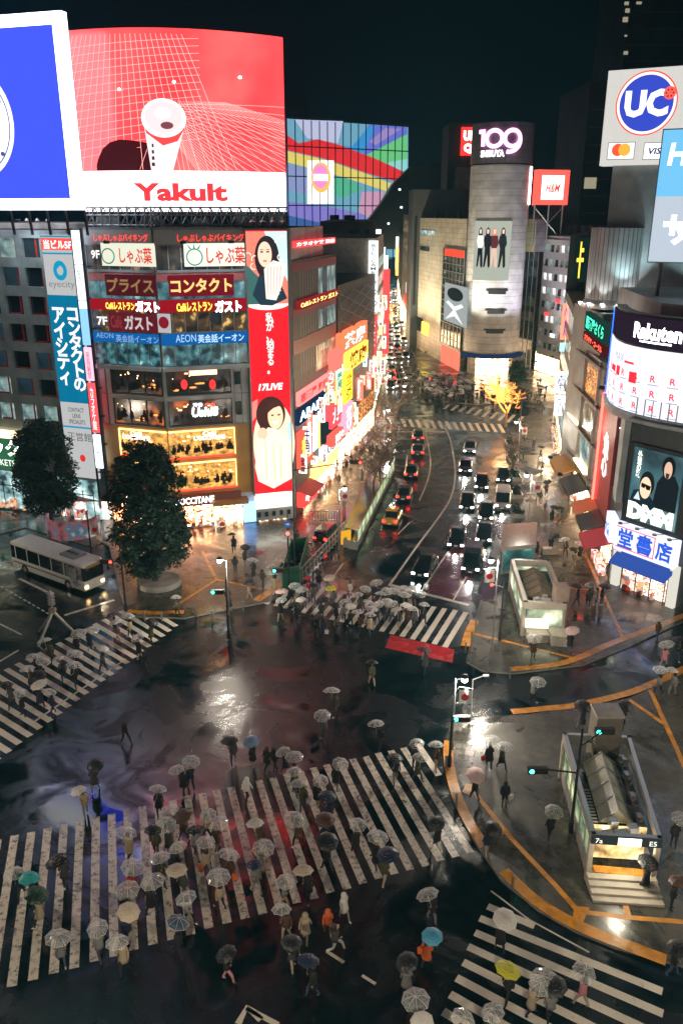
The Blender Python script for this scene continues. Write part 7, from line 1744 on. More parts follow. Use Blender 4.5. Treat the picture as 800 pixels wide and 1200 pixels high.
# ================= vehicles =================
def ring(y, hw, z0, z1, ch=.12):
    return [(-hw + ch * .4, y, z0), (-hw, y, z0 + ch), (-hw, y, z1 - ch), (-hw + ch, y, z1), (hw - ch, y, z1), (hw, y, z1 - ch), (hw, y, z0 + ch), (hw - ch * .4, y, z0)]
GL = pm('car_glass', (.008, .012, .016), .05, spec=.9)
HEAD = em((255, 252, 240), 12); TAIL = em((255, 30, 24), 9); TAILDIM = em((150, 14, 12), .8); HEADDIM = pm('lamp_glass', (.5, .5, .5), .1)
def make_car(kind, col, lit, label, name='car', cat='car', group='cars on the avenue'):
    t = thing(name, label, cat, group=group)
    L_, hw = (4.5, .87) if kind == 'sedan' else (4.7, .9)
    paint = pm('car_paint_' + '_'.join('%02d' % int(c * 99) for c in col), col, .22, .25, coat=.8)
    b = MB(); h = .88 if kind == 'sedan' else 1.05
    st_ = [(-L_ / 2, .72, .38, .72), (-L_ / 2 + .12, .82, .26, h - .05), (-L_ / 2 + .9, hw, .2, h), (-.4, hw, .18, h), (.9, hw, .18, h - .02), (L_ / 2 - .7, hw, .22, h - .12), (L_ / 2 - .12, .82, .28, h - .22), (L_ / 2, .70, .36, h - .32)]
    if kind == 'van': st_ = [(-L_ / 2, .8, .3, 1.2), (-L_ / 2 + .1, .88, .25, 1.25), (0, .9, .22, 1.22), (1.5, .9, .22, 1.15), (L_ / 2 - .15, .86, .26, .95), (L_ / 2, .78, .34, .8)]
    b.loft([ring(*s) for s in st_]); b.build('body', paint, t, smooth=False, world=False)
    c = MB(); zt = 1.45 if kind == 'sedan' else 1.95
    if kind == 'sedan': cs_ = [(-L_ / 2 + .75, .66, h - .03, h + .02), (-L_ / 2 + 1.35, .68, h - .03, zt - .05), (-.1, .68, h - .03, zt), (.35, .67, h - .03, zt - .06), (1.15, .68, h - .05, h + .02)]
    else: cs_ = [(-L_ / 2 + .06, .76, 1.15, 1.85), (-L_ / 2 + .5, .78, 1.15, zt), (1.0, .78, 1.12, zt - .05), (1.95, .74, 1.0, 1.08)]
    c.loft([ring(*s, .08) for s in cs_]); c.build('windows', GL, t, world=False)
    r_ = MB()
    if kind == 'sedan': r_.loft([[(-.60, y, z), (-.60, y, z + .035), (.60, y, z + .035), (.60, y, z)] for y, z in ((-L_ / 2 + 1.3, zt - .055), (-.1, zt), (.4, zt - .075))])
    else: r_.loft([[(-.72, y, z), (-.72, y, z + .04), (.72, y, z + .04), (.72, y, z)] for y, z in ((-L_ / 2 + .35, zt - .03), (0, zt), (1.05, zt - .06))])
    r_.build('roof', paint, t, world=False)
    p = MB()
    for sx in (-1, 1):
        for y0, y1, z0_, z1_ in (((-.1, -.06, h, zt),) if kind == 'sedan' else ((-.5, -.4, 1.2, zt), (.9, 1.0, 1.15, zt - .06))): p.box((sx * (.68 if kind == 'sedan' else .78), (y0 + y1) / 2, (z0_ + z1_) / 2 - .03), (.04, .1, z1_ - z0_ - .04))
    p.build('door_pillar', paint, t, world=False)
    for sx in (-1, 1):
        for y in (-L_ / 2 + .85, L_ / 2 - .85):
            m_ = MB(); m_.tube((sx * (hw - .2), y, .32), (sx * (hw + .01), y, .32), .32, n=16); w_ = m_.build('wheel', M['rubber'], t, world=False)
            m_ = MB(); m_.tube((sx * (hw + .005), y, .32), (sx * (hw + .025), y, .32), .19, n=12); o = m_.build('rim', M['steel'], w_, world=False)
        m_ = MB(); m_.box((sx * (hw - .24), L_ / 2 - .03, h - .35 if kind == 'sedan' else .75), (.3, .14, .15)); m_.build('headlight', HEAD if lit == 'front' else HEADDIM, t, world=False)
        m_ = MB(); m_.box((sx * (hw - .22), -L_ / 2 + .03, h - .17 if kind == 'sedan' else .95), (.32, .14, .16 if kind == 'sedan' else .3)); m_.build('taillight', TAIL if lit == 'rear' else TAILDIM, t, world=False)
        m_ = MB(); m_.box((sx * (hw + .06), .75, h + .06), (.16, .1, .12)); m_.build('mirror', paint, t, world=False)
    for y, s in ((L_ / 2 + .005, 1), (-L_ / 2 - .005, -1)):
        m_ = MB(); m_.box((0, y, .45), (.34, .03, .17)); m_.build('number_plate', pm('plate', (.6, .6, .55), .5), t, world=False)
    m_ = MB(); m_.box((0, L_ / 2 - .02, .5), (.9, .05, .14)); m_.build('grille', M['black'], t, world=False)
    if lit == 'front':
        l = bpy.data.lights.new('headlight_beam', 'SPOT'); l.energy = 240; l.spot_size = R(55); l.spot_blend = .7; l.shadow_soft_size = .15; l.color = (1, .97, .9)
        o = bpy.data.objects.new('headlight_beam', l); COL.objects.link(o); o.location = (0, L_ / 2 + .12, .65); o.rotation_euler = (R(82), 0, 0); o.parent = t
    return t
BLK = (.012, .013, .015); SLV = (.45, .43, .40); GRY = (.08, .085, .09); WHT = (.7, .7, .68); TAXI = (.62, .36, .07); NAVY = (.01, .016, .03)
def put(t, px, py, tx, ty, label=None):
    b = G(px, py); a = G(tx, ty); d = a - b; t.location = (b.x, b.y, .002); t.rotation_euler = (0, 0, math.atan2(d.y, d.x) - PI / 2); t['_w'] = tuple(t.location)
    if label: t['label'] = label
    return t
txi = make_car('sedan', TAXI, 'rear', 'amber yellow taxi, last in the line of red tail lights on the left lane', 'taxi', 'taxi')
m_ = MB(); m_.box((0, -.1, 1.55), (.35, .18, .14)); m_.build('roof_lamp', em((255, 190, 90), 1.2), txi, world=False)
put(txi, 460, 610, 473, 583)
rr_ = make_car('sedan', GRY, 'rear', 'x')
put(rr_, 474, 582, 482, 558, 'dark grey car with red tail lights directly ahead of the taxi')
def dup(t, px, py, tx, ty, label): c = copy_thing(t, (0, 0, 0), 0); return put(c, px, py, tx, ty, label)
dup(rr_, 482, 556, 487, 532, 'car with bright red brake lights, third from the far stop line')
dup(rr_, 489, 531, 489.5, 514, 'car with red tail lights, second from the far stop line')
dup(rr_, 489.5, 514, 489.5, 500, 'car with red tail lights waiting first at the far stop line')
ff = make_car('sedan', BLK, 'front', 'x')
put(ff, 550, 528, 548, 548, 'black car leading the oncoming line, farthest up the avenue')
fs = ((545, 550, 543, 575, 'black car second in the leftmost oncoming line'), (547, 592, 544, 615, 'black car with lit headlights, third in the leftmost oncoming line'), (535, 635, 530, 662, 'black oncoming car entering the maroon lane'),
      (498, 668, 478, 700, 'black car alone between centre line and maroon lane, turning'), (564, 569, 562, 590, 'black car in the middle oncoming line left of the silver van'), (569, 604, 567, 625, 'black car in the middle oncoming line just behind the last pair'))
for a in fs: dup(ff, *a)
fw = make_car('sedan', NAVY, 'front', 'x'); put(fw, 589, 561, 588, 585, 'dark car with strong white headlights in the kerb lane ahead of the planters')
dup(fw, 567, 629, 563, 655, 'dark blue black car beside the maroon lane in the oncoming queue')
vn = make_car('van', SLV, 'front', 'beige silver van in the kerb lane beside the planters', 'van', 'van'); put(vn, 588, 592, 587, 615)
vb = make_car('van', BLK, 'front', 'black people carrier at the head of the queue in the maroon lane', 'van', 'van'); put(vb, 553, 664, 546, 692)
pk = make_car('van', (.02, .02, .025), 'rear', 'small dark delivery van parked behind the kerb fence with a red lamp lit', 'van', 'van'); b = G(383, 632, .12); pk.location = b; pk.rotation_euler = (0, 0, -.35); pk.scale = (.85, .85, .85)
# far traffic up the avenue
r = random.Random(31); k = 0
protos = [ff, rr_, make_car('sedan', WHT, 'front', 'x')]
protos[2].location = (0, -80, 0); farp = protos[2]
lst = []
for i in range(13):
    y = 455 - i * 9.2
    for lane in range(3):
        x = 448 + (462 - y) * .08 + lane * (10.5 - i * .48) + r.uniform(-1, 1) + (y - 350) * .09
        if r.random() < .82: lst.append((x, y + r.uniform(-2.5, 2.5)))
first = True
for (x, y) in lst:
    p_ = r.choice((0, 2, 2, 1))
    src = protos[p_]
    if src is farp and first: c = farp; first = False
    else: c = copy_thing(src, (0, 0, 0), 0)
    for ch in list(c.children):
        if ch.type == 'LIGHT': bpy.data.objects.remove(ch)
    a = G(x, y); c.location = (a.x, a.y, .002); c.rotation_euler = (0, 0, (PI if p_ != 1 else 0) - .12 + r.uniform(-.05, .05))
    c['label'] = 'small far car in the dense traffic up the avenue, its lamps lit'; c['group'] = 'far traffic up the avenue'
# the bus
bu_ = thing('bus', 'white and grey city bus with lit headlights, waiting by the left leafy tree', 'bus', group=None)
hw, L2 = 1.2, 5.2
bp = pm('bus_paint', (.62, .62, .6), .35, noise=.08); 
m_ = MB(); m_.loft([ring(y, w_, .35, z, .12) for y, w_, z in ((-L2, 1.12, 1.25), (-L2 + .1, hw, 1.3), (L2 - .1, hw, 1.3), (L2, 1.12, 1.2))]); m_.build('body', bp, bu_, world=False)
m_ = MB(); m_.loft([ring(y, w_, 1.28, z, .08) for y, w_, z in ((-L2 + .02, 1.1, 2.55), (-L2 + .15, 1.17, 2.6), (L2 - .2, 1.17, 2.6), (L2 - .02, 1.1, 2.5))]); m_.build('windows', GL, bu_, world=False)
m_ = MB(); m_.loft([ring(y, w_, 2.55, z, .14) for y, w_, z in ((-L2, 1.08, 2.8), (-L2 + .2, 1.2, 2.92), (L2 - .3, 1.2, 2.92), (L2 + .02, 1.08, 2.8))]); m_.build('roof', bp, bu_, world=False)
m_ = MB(); m_.box((0, 2.6, 3.0), (1.5, 1.9, .22)); m_.build('roof_unit', M['grey'], bu_, world=False)
for k_ in range(3):
    m_ = MB(); m_.lathe((0, 2.05 + k_ * .55, 3.12), [(.22, 0), (.22, .05), (.001, .05)], 14); m_.build('fan', M['black'], bu_, world=False)
for sx in (-1, 1):
    for k_ in range(6):
        m_ = MB(); m_.box((sx * 1.175, -4.4 + k_ * 1.75, 1.95), (.04, .1, 1.3)); m_.build('window_pillar', bp, bu_, world=False)
    for y in (-3.2, 3.0):
        m_ = MB(); m_.tube((sx * .95, y, .48), (sx * 1.22, y, .48), .48, n=18); w_ = m_.build('wheel', M['rubber'], bu_, world=False); m_ = MB(); m_.tube((sx * 1.2, y, .48), (sx * 1.24, y, .48), .24, n=12); m_.build('rim', M['steel'], w_, world=False)
    m_ = MB(); m_.box((sx * .9, L2, .72), (.3, .1, .2)); m_.build('headlight', em((255, 205, 140), 14), bu_, world=False)
    m_ = MB(); m_.box((sx * .95, -L2, .9), (.2, .1, .4)); m_.build('taillight', TAIL, bu_, world=False)
    m_ = MB(); m_.tube((sx * 1.1, L2, 2.4), (sx * 1.35, L2 + .35, 2.1), .03, n=5); m_.box((sx * 1.35, L2 + .35, 1.9), (.16, .1, .4)); m_.build('mirror', M['black'], bu_, world=False)
m_ = MB(); m_.box((0, L2 - .02, 2.5), (1.5, .08, .26)); m_.build('destination_display', em((90, 70, 30), .6), bu_, world=False)
m_ = MB(); m_.box((0, L2 + .02, 1.35), (2.2, .06, .1)); m_.build('wiper_panel', M['black'], bu_, world=False)
m_ = MB(); m_.box((1.21, 0, .95), (.02, 9.6, .12)); m_.box((-1.21, 0, .95), (.02, 9.6, .12)); m_.build('side_stripe', pm('bus_stripe', (.1, .12, .14), .4), bu_, world=False)
m_ = MB(); m_.box((1.205, 3.9, 1.4), (.05, 1.0, 2.0)); m_.build('door', GL, bu_, world=False)
c_ = (G(28, 664) + G(112, 690)) / 2; d_ = G(112, 688) - G(20, 655); bu_.location = (c_.x, c_.y, .002); bu_.rotation_euler = (0, 0, math.atan2(d_.y, d_.x) - PI / 2)
l = bpy.data.lights.new('headlight_beam', 'SPOT'); l.energy = 350; l.spot_size = R(70); l.color = (1, .8, .55); o = bpy.data.objects.new('headlight_beam', l); COL.objects.link(o); o.location = (0, L2 + .2, .7); o.rotation_euler = (R(80), 0, 0); o.parent = bu_

# ================= people =================
def skin_person(name, pts, edges, rad, hands):
    me = bpy.data.meshes.new(name); me.from_pydata(pts, edges, [])
    o = bpy.data.objects.new(name, me); COL.objects.link(o)
    md = o.modifiers.new('s', 'SKIN'); md.use_smooth_shade = True
    for i, r_ in enumerate(rad): me.skin_vertices[0].data[i].radius = (r_, r_) if not isinstance(r_, tuple) else r_
    me.skin_vertices[0].data[0].use_root = True
    o.modifiers.new('b', 'SUBSURF').levels = 1
    dg = bpy.context.evaluated_depsgraph_get(); dg.update()
    m2 = bpy.data.meshes.new_from_object(o.evaluated_get(dg)); bpy.data.objects.remove(o)
    m2.name = name
    for n_ in ('skin_tone', 'top', 'trousers', 'shoes'): m2.materials.append(None)
    H_ = [Vector(pts[h]) for h in hands]
    ankz = .12
    for p in m2.polygons:
        c = p.center
        if c.z > 1.50 or any((c - h).length < .075 for h in H_): k = 0
        elif c.z < ankz or (c.z < .3 and p.area < 0): k = 3
        elif c.z < .93 and not any((c - h).length < .3 for h in H_): k = 2
        else: k = 1
        p.material_index = k
    for p in m2.polygons: p.use_smooth = True
    return m2
def pose(name, ly, ry, kneel=0, kneer=0, rh=(.16, .24, 1.18), lh=(-.24, .02, .84), re=(.24, .05, 1.14), le=(-.25, -.03, 1.12), lean=0, lz=0, rz_=0):
    pts = [(0, 0, .93), (0, lean * .4, 1.15), (0, lean * .8, 1.36), (0, lean, 1.47), (0, lean + .02, 1.56), (0, lean + .03, 1.66),
           (-.09, 0, .88), (-.10, ly * .5 + kneel, .48), (-.10, ly, .08 + lz), (-.10, ly + .15, .05 + lz * .8),
           (.09, 0, .88), (.10, ry * .5 + kneer, .48), (.10, ry, .08 + rz_), (.10, ry + .15, .05 + rz_ * .8),
           (-.18, lean * .8, 1.38), le, lh, (.18, lean * .8, 1.38), re, rh]
    ed = [(0, 1), (1, 2), (2, 3), (3, 4), (4, 5), (0, 6), (6, 7), (7, 8), (8, 9), (0, 10), (10, 11), (11, 12), (12, 13), (2, 14), (14, 15), (15, 16), (2, 17), (17, 18), (18, 19)]
    rad = [(.16, .12), (.14, .105), (.17, .12), .055, .095, .075, .10, .068, .045, .042, .10, .068, .045, .042, .07, .05, .04, .07, .05, .04]
    return skin_person(name, pts, ed, rad, (16, 19))
PO = {'walk_a': pose('person_walking', .30, -.30, .06, .04, rz_=.10), 'walk_b': pose('person_walking_b', -.26, .28, .04, .08, lh=(-.27, .16, .88), lz=.08),
      'stand': pose('person_standing', .02, -.02), 'free_walk': pose('person_walking_free', .3, -.3, .06, .04, rh=(.26, .2, .9), re=(.25, .0, 1.12), lh=(-.26, -.2, .9), le=(-.25, -.1, 1.12), rz_=.1),
      'free_stand': pose('person_standing_free', .03, -.03, rh=(.24, .04, .84), re=(.26, -.02, 1.12)),
      'run': pose('person_running', .48, -.42, .14, .12, rh=(.22, .3, 1.15), re=(.26, -.05, 1.12), lh=(-.2, .1, 1.2), le=(-.26, -.2, 1.14), lean=.12, rz_=.35)}
hm = MB(); hm.lathe((0, -.015, 1.60), [(.09, -.10), (.118, -.04), (.122, .03), (.10, .09), (.055, .125), (.001, .13)], 12); HAIR = hm.mesh('hair', None, True)
hm = MB(); hm.lathe((0, -.03, 1.56), [(.085, -.24), (.12, -.12), (.125, 0), (.122, .06), (.10, .125), (.055, .16), (.001, .168)], 12); HAIRL = hm.mesh('long_hair', None, True)
hm = MB(); hm.lathe((0, -.02, 1.57), [(.13, -.12), (.15, -.04), (.145, .05), (.11, .12), (.05, .16), (.001, .165)], 12); HOOD = hm.mesh('hood', None, True)
cm = MB(); cm.loft([[(a * math.cos(2 * PI * k / 14), b_ * math.sin(2 * PI * k / 14), z) for k in range(14)] for z, a, b_ in ((.60, .25, .20), (.75, .235, .185), (.95, .205, .16), (1.12, .185, .145), (1.30, .215, .15), (1.40, .205, .135), (1.46, .10, .09))]); COAT = cm.mesh('coat', None, True)
cm = MB(); cm.loft([[(a * math.cos(2 * PI * k / 14), b_ * math.sin(2 * PI * k / 14), z) for k in range(14)] for z, a, b_ in ((.86, .215, .17), (1.0, .20, .155), (1.12, .19, .145), (1.30, .22, .155), (1.40, .21, .14), (1.46, .10, .09))]); JACKET = cm.mesh('jacket', None, True)
CL = {'black': (.015, .015, .018), 'charcoal': (.05, .05, .055), 'navy': (.015, .02, .05), 'brown': (.09, .05, .03), 'beige': (.42, .34, .24), 'white': (.7, .69, .66), 'grey': (.2, .2, .2), 'olive': (.07, .07, .035), 'red': (.55, .03, .03), 'orange': (.75, .15, .04), 'denim': (.05, .08, .16), 'pink': (.6, .25, .28), 'tan': (.3, .2, .11)}
def cloth(n): return pm('cloth_' + n, CL[n], .8)
SKIN = pm('skin', (.5, .32, .24), .6); HAIRC = [pm('black_hair', (.012, .01, .01), .5), pm('brown_hair', (.05, .025, .015), .5)]
# umbrella
def clear_mat(name, tint, fac):
    m = bpy.data.materials.new(name); m.use_nodes = True; t = m.node_tree; b = t.nodes['Principled BSDF']; o = t.nodes['Material Output']
    b.inputs['Base Color'].default_value = tint + (1,); b.inputs['Roughness'].default_value = .1; b.inputs['Specular IOR Level'].default_value = 1.0
    tr = t.nodes.new('ShaderNodeBsdfTransparent'); mx_ = t.nodes.new('ShaderNodeMixShader'); lw = t.nodes.new('ShaderNodeLayerWeight'); lw.inputs[0].default_value = .35
    n = t.nodes.new('ShaderNodeTexNoise'); n.inputs['Scale'].default_value = 9; tc = t.nodes.new('ShaderNodeTexCoord'); t.links.new(tc.outputs['Object'], n.inputs['Vector'])
    mr = t.nodes.new('ShaderNodeMapRange'); mr.inputs[1].default_value = .35; mr.inputs[2].default_value = .7; mr.inputs[3].default_value = fac * .6; mr.inputs[4].default_value = fac * 1.4; t.links.new(n.outputs['Fac'], mr.inputs[0])
    ad = t.nodes.new('ShaderNodeMath'); ad.operation = 'ADD'; ad.use_clamp = True; ml = t.nodes.new('ShaderNodeMath'); ml.operation = 'MULTIPLY'; ml.inputs[1].default_value = .45; t.links.new(lw.outputs['Facing'], ml.inputs[0])
    t.links.new(mr.outputs[0], ad.inputs[0]); t.links.new(ml.outputs[0], ad.inputs[1]); t.links.new(ad.outputs[0], mx_.inputs[0]); t.links.new(tr.outputs[0], mx_.inputs[1]); t.links.new(b.outputs[0], mx_.inputs[2]); t.links.new(mx_.outputs[0], o.inputs[0])
    _mc[name] = m; return m
UM = {'clear': (clear_mat('clear_vinyl', (.84, .88, .88), .27), pm('white_rib', (.8, .8, .8), .4)), 'white': (pm('white_canopy', (.72, .70, .66), .6), pm('white_rim', (.6, .58, .55), .6)),
      'cream': (pm('cream_canopy', (.66, .56, .44), .6), pm('cream_rim', (.5, .42, .33), .6)), 'pale pink': (pm('pink_canopy', (.72, .52, .50), .6), pm('pink_rim', (.6, .4, .4), .6)),
      'black': (pm('black_canopy', (.015, .017, .02), .45), pm('black_rim', (.03, .03, .035), .45)), 'navy': (pm('navy_canopy', (.015, .03, .07), .45), pm('navy_rim', (.02, .04, .09), .45)),
      'brown': (pm('brown_canopy', (.10, .05, .035), .5), pm('brown_rim', (.14, .08, .06), .5)), 'turquoise': (pm('turq_canopy', (.03, .42, .42), .5), pm('turq_rim', (.02, .35, .35), .5)),
      'sky blue': (pm('sky_canopy', (.08, .38, .60), .5), pm('sky_rim', (.05, .3, .5), .5)), 'pale blue': (pm('paleblue_canopy', (.18, .30, .5), .5), pm('paleblue_rim', (.15, .28, .45), .5)),
      'yellow': (pm('yellow_canopy', (.62, .60, .05), .5), pm('yellow_rim', (.5, .5, .04), .5)), 'lilac': (pm('lilac_canopy', (.42, .30, .42), .5), pm('lilac_rim', (.4, .3, .4), .5)),
      'white edged navy': (pm('slate_canopy', (.05, .09, .15), .5), pm('white_rim2', (.7, .7, .7), .5)), 'red': (pm('red_canopy', (.6, .03, .03), .5), pm('red_rim', (.5, .02, .02), .5)), 'grey': (pm('grey_canopy', (.22, .22, .23), .5), pm('grey_rim', (.3, .3, .3), .5)),
      'black and green': (pm('bg_canopy', (.015, .03, .025), .45), pm('green_rim', (.02, .25, .12), .5))}
def canopy_mesh():
    m_ = MB(); n = 8; R0 = .56; rings = [(0.0, 0.0), (.16, -.018), (.32, -.07), (.45, -.15), (R0, -.25)]
    def P_(k, j, ex=0, up=0):
        a = 2 * PI * k / n; r_, z = rings[j]; return Vector((r_ * math.cos(a), r_ * math.sin(a), z + up))
    for k in range(n):
        for j in range(4):
            a0, a1 = P_(k, j), P_(k + 1, j); b0, b1 = P_(k, j + 1), P_(k + 1, j + 1); am = (a0 + a1) / 2 * (1 if j == 0 else .985); bm = (b0 + b1) / 2 * .985 + Vector((0, 0, .02))
            if j == 0: m_.poly([a0, b0, bm, b1], 0)
            else: m_.poly([a0, b0, bm, am], 0); m_.poly([am, bm, b1, a1], 0)
    for k in range(n):   # ribs and rim inside the same canopy piece
        for j in range(4): m_.tube(P_(k, j, up=.006), P_(k, j + 1, up=.006), .008, n=3, mi=1, cap=False)
        b0, b1 = P_(k, 4), P_(k + 1, 4); bm = (b0 + b1) / 2 * .985 + Vector((0, 0, .02)); m_.tube(b0, bm, .009, n=3, mi=1, cap=False); m_.tube(bm, b1, .009, n=3, mi=1, cap=False)
    return m_
CAN = canopy_mesh().mesh('canopy', [None, None]); sm_ = MB(); sm_.tube((0, 0, -.9), (0, 0, .06), .012, n=5); SHAFT = sm_.mesh('shaft', [M['steel']]); sm_ = MB(); sm_.tube((0, 0, -.98), (0, 0, -.84), .022, n=6); HANDLE = sm_.mesh('handle', [M['black']])
def setm(o, mats):
    for i, m in enumerate(mats):
        o.material_slots[i].link = 'OBJECT'; o.material_slots[i].material = m
def mk(name, data, parent=None):
    o = bpy.data.objects.new(name, data); COL.objects.link(o)
    if parent is not None: o.parent = parent
    return o
for d_, n_ in ((HAIR, 1), (HAIRL, 1), (HOOD, 1), (COAT, 1), (JACKET, 1)):
    if len(d_.materials) == 0: d_.materials.append(None)
LANDM = []; PEOPLE = []; ZN = {'x1': 'on the wide front crossing', 'x2': 'on the middle crossing', 'x3': 'on the left crossing', 'x4': 'on the lower right crossing', 'r2': 'on the near right island', 'r1': 'on the kiosk pavement', 'lp': 'on the left plaza', 'rd': 'in the roadway', 'bt': 'below the front crossing', 'up': 'up the right pavement', 'ul': 'up the left pavement'}
pr = random.Random(77)
def person_at(px, py, umb, zone, top=None, leg=None, hd=None, style=None, bag=None):
    """px,py: canopy centre when an umbrella is held, else the feet"""
    p = G(px, py + 1, 2.0) if umb else G(px, py, 0)
    gz = .12 if zone in ('r1', 'r2', 'lp', 'up', 'ul') else 0.0
    rz = hd if hd is not None else pr.choice((0, PI)) + pr.gauss(0, .7)
    off = Vector((.10 * math.cos(rz) - .14 * math.sin(rz), .10 * math.sin(rz) + .14 * math.cos(rz), 0)) if umb else Vector()
    f = Vector((p.x, p.y, 0)) - off; f.z = gz
    top = top or pr.choice(('black', 'black', 'black', 'charcoal', 'navy', 'charcoal', 'brown', 'grey', 'beige', 'olive')); leg = leg or pr.choice(('black', 'black', 'charcoal', 'denim', 'navy', 'beige', 'grey'))
    st = style or pr.choice(('walk_a', 'walk_b', 'walk_a', 'walk_b', 'stand')) if umb else (style or pr.choice(('free_walk', 'free_stand')))
    if zone in ('x1', 'x2', 'x3', 'x4', 'rd', 'bt') and style is None: st = pr.choice(('walk_a', 'walk_b')) if umb else 'free_walk'
    PEOPLE.append([px, py, umb, zone, top, leg, st, f, rz, bag, pr.random() < .45, pr.random() < .4])
C_, W_U, CR, BK_, NV, BR = 'clear', 'white', 'cream', 'black', 'navy', 'brown'
for a in [
 # wide front crossing
 (210, 898, C_), (223, 889, C_), (182, 922, C_), (201, 946, C_), (195, 962, C_), (243, 949, C_), (256, 959, C_), (241, 986, C_, 'beige'), (266, 998, C_), (210, 990, C_), (188, 1002, C_), (178, 1032, C_), (220, 1046, C_, 'white'), (256, 1024, C_, 'beige'),
 (345, 900, C_), (352, 915, C_), (374, 909, C_), (396, 890, C_), (345, 955, C_), (308, 988, C_, 'beige'), (335, 1027, C_), (331, 1064, C_), (418, 963, C_), (441, 979, C_), (335, 876, C_), (345, 884, C_), (462, 885, BK_), (489, 867, C_), (511, 870, C_, 'brown'), (491, 883, C_),
 (301, 963, W_U), (209, 1016, CR), (357, 1019, CR), (147, 1064, CR), (228, 972, BK_), (216, 950, BR), (298, 1012, NV), (383, 928, NV), (381, 957, BR), (383, 981, BK_), (178, 970, BK_), (206, 1080, 'white edged navy'),
 (513, 960, BK_, 'black', 'white'), (454, 999, NV), (145, 973, C_), (70, 1002, BK_), (34, 1025, 'turquoise'), (18, 1018, C_), (40, 1045, 'black and green'), (153, 1012, C_, 'red'), (148, 1038, C_), (65, 1093, C_), (115, 1083, C_), (138, 1100, C_), (95, 923, W_U, 'beige')]:
    person_at(a[0], a[1], a[2], 'x1', *(a[3:]))
for a in [(111, 892, BK_), (270, 864, BK_), (296, 864, 'pale blue'), (379, 835, C_), (443, 846, C_), (390, 808, C_), (435, 775, BK_), (496, 760, BK_)]: person_at(a[0], a[1], a[2], 'rd')
person_at(148, 872, None, 'rd', 'black', 'black', style='free_walk')
for x, y in ((313, 903), (322, 904), (372, 742), (366, 742), (290, 940)): person_at(x, y, None, 'rd' if y < 930 else 'x1', *(('white', 'black') if y == 940 else ('black', 'black')))
# below the crossing
for a in [(506, 1044, C_, 'black', 'grey'), (505, 1092, 'sky blue', 'orange', 'navy'), (341, 1099, BK_), (362, 1125, NV), (268, 1112, BK_, 'black', 'pink'), (480, 1122, BK_), (488, 1168, C_), (496, 1196, W_U)]: person_at(a[0], a[1], a[2], 'bt', *(a[3:]))
person_at(403, 1078, None, 'bt', 'white', 'grey', style='free_walk'); person_at(384, 1098, None, 'bt', 'orange', 'beige', style='free_walk'); person_at(358, 1104, None, 'bt', 'beige', 'beige', style='free_walk'); person_at(392, 1118, None, 'bt', 'charcoal', 'white', hd=-1.3, style='run')
# lower right crossing
for a in [(590, 1072, W_U, 'black'), (593, 1132, 'yellow', 'black'), (638, 1140, C_, 'olive'), (683, 1134, C_, 'pink'), (580, 1182, C_), (538, 1190, C_), (650, 1152, BK_), (630, 1150, C_)]: person_at(a[0], a[1], a[2], 'x4', *(a[3:]))
# near right island
for a in [(576, 867, C_, 'black'), (590, 872, C_, 'charcoal'), (557, 904, 'pale pink', 'black'), (574, 966, BK_), (648, 948, C_, 'black'), (796, 957, C_, 'black'), (758, 1007, BK_, 'black'), (795, 1032, BR), (683, 825, BK_), (732, 825, BK_), (797, 1108, BK_), (774, 784, C_, 'grey'), (788, 786, C_, 'grey')]: person_at(a[0], a[1], a[2], 'r2', *(a[3:]))
person_at(590, 948, None, 'r2', 'black', 'grey', style='free_stand')
# narrow side road
for a in [(628, 794, C_), (772, 724, C_), (783, 752, C_, 'pink'), (797, 747, BK_)]: person_at(a[0], a[1], a[2], 'rd', *(a[3:]))
# kiosk pavement
for a in [(627, 744, C_), (671, 737, 'pale pink', 'black'), (676, 685, BK_), (663, 631, C_), (678, 636, C_), (672, 643, BK_), (648, 626, BK_), (648, 594, BK_), (656, 594, BK_), (628, 566, BK_), (642, 563, BK_), (707, 686, BK_), (693, 685, 'grey', 'tan')]: person_at(a[0], a[1], a[2], 'r1', *(a[3:]))
for x, y in ((688, 712), (697, 710), (711, 680), (628, 655), (753, 686), (632, 592), (682, 652)): person_at(x, y, None, 'r1')
# middle crossing
for i, a in enumerate([(330, 702, C_), (352, 699, W_U), (344, 684, C_), (329, 690, 'pale pink'), (389, 687, 'yellow'), (402, 692, 'lilac'), (408, 676, BR, 'white'), (386, 674, CR), (427, 687, C_), (441, 681, C_), (452, 690, C_), (411, 708, W_U), (430, 703, C_), (435, 711, C_), (433, 718, C_), (452, 702, C_), (474, 694, C_), (462, 704, C_), (475, 706, W_U), (486, 699, BK_), (496, 706, C_), (472, 688, C_), (378, 699, BK_), (391, 706, BK_), (376, 722, BK_), (361, 675, 'red', 'red'), (421, 694, C_), (366, 684, BK_), (461, 690, C_), (444, 706, C_), (420, 715, C_), (481, 688, C_), (345, 707, BK_), (372, 668, BK_), (404, 702, C_), (484, 712, C_), (446, 694, C_), (355, 688, C_), (467, 712, C_), (494, 694, C_)]): person_at(a[0], a[1], a[2], 'x2', *(a[3:]))
# left crossing
for a in [(137, 726, W_U), (132, 718, BK_), (164, 744, C_), (176, 725, BK_), (118, 758, W_U), (91, 740, C_), (87, 762, C_), (70, 770, C_), (85, 777, C_), (47, 800, W_U), (56, 808, C_), (33, 781, C_), (38, 767, C_), (55, 749, C_), (48, 772, C_), (8, 800, BK_), (23, 808, C_), (44, 786, BK_), (106, 735, C_), (150, 720, C_)]: person_at(a[0], a[1], a[2], 'x3')
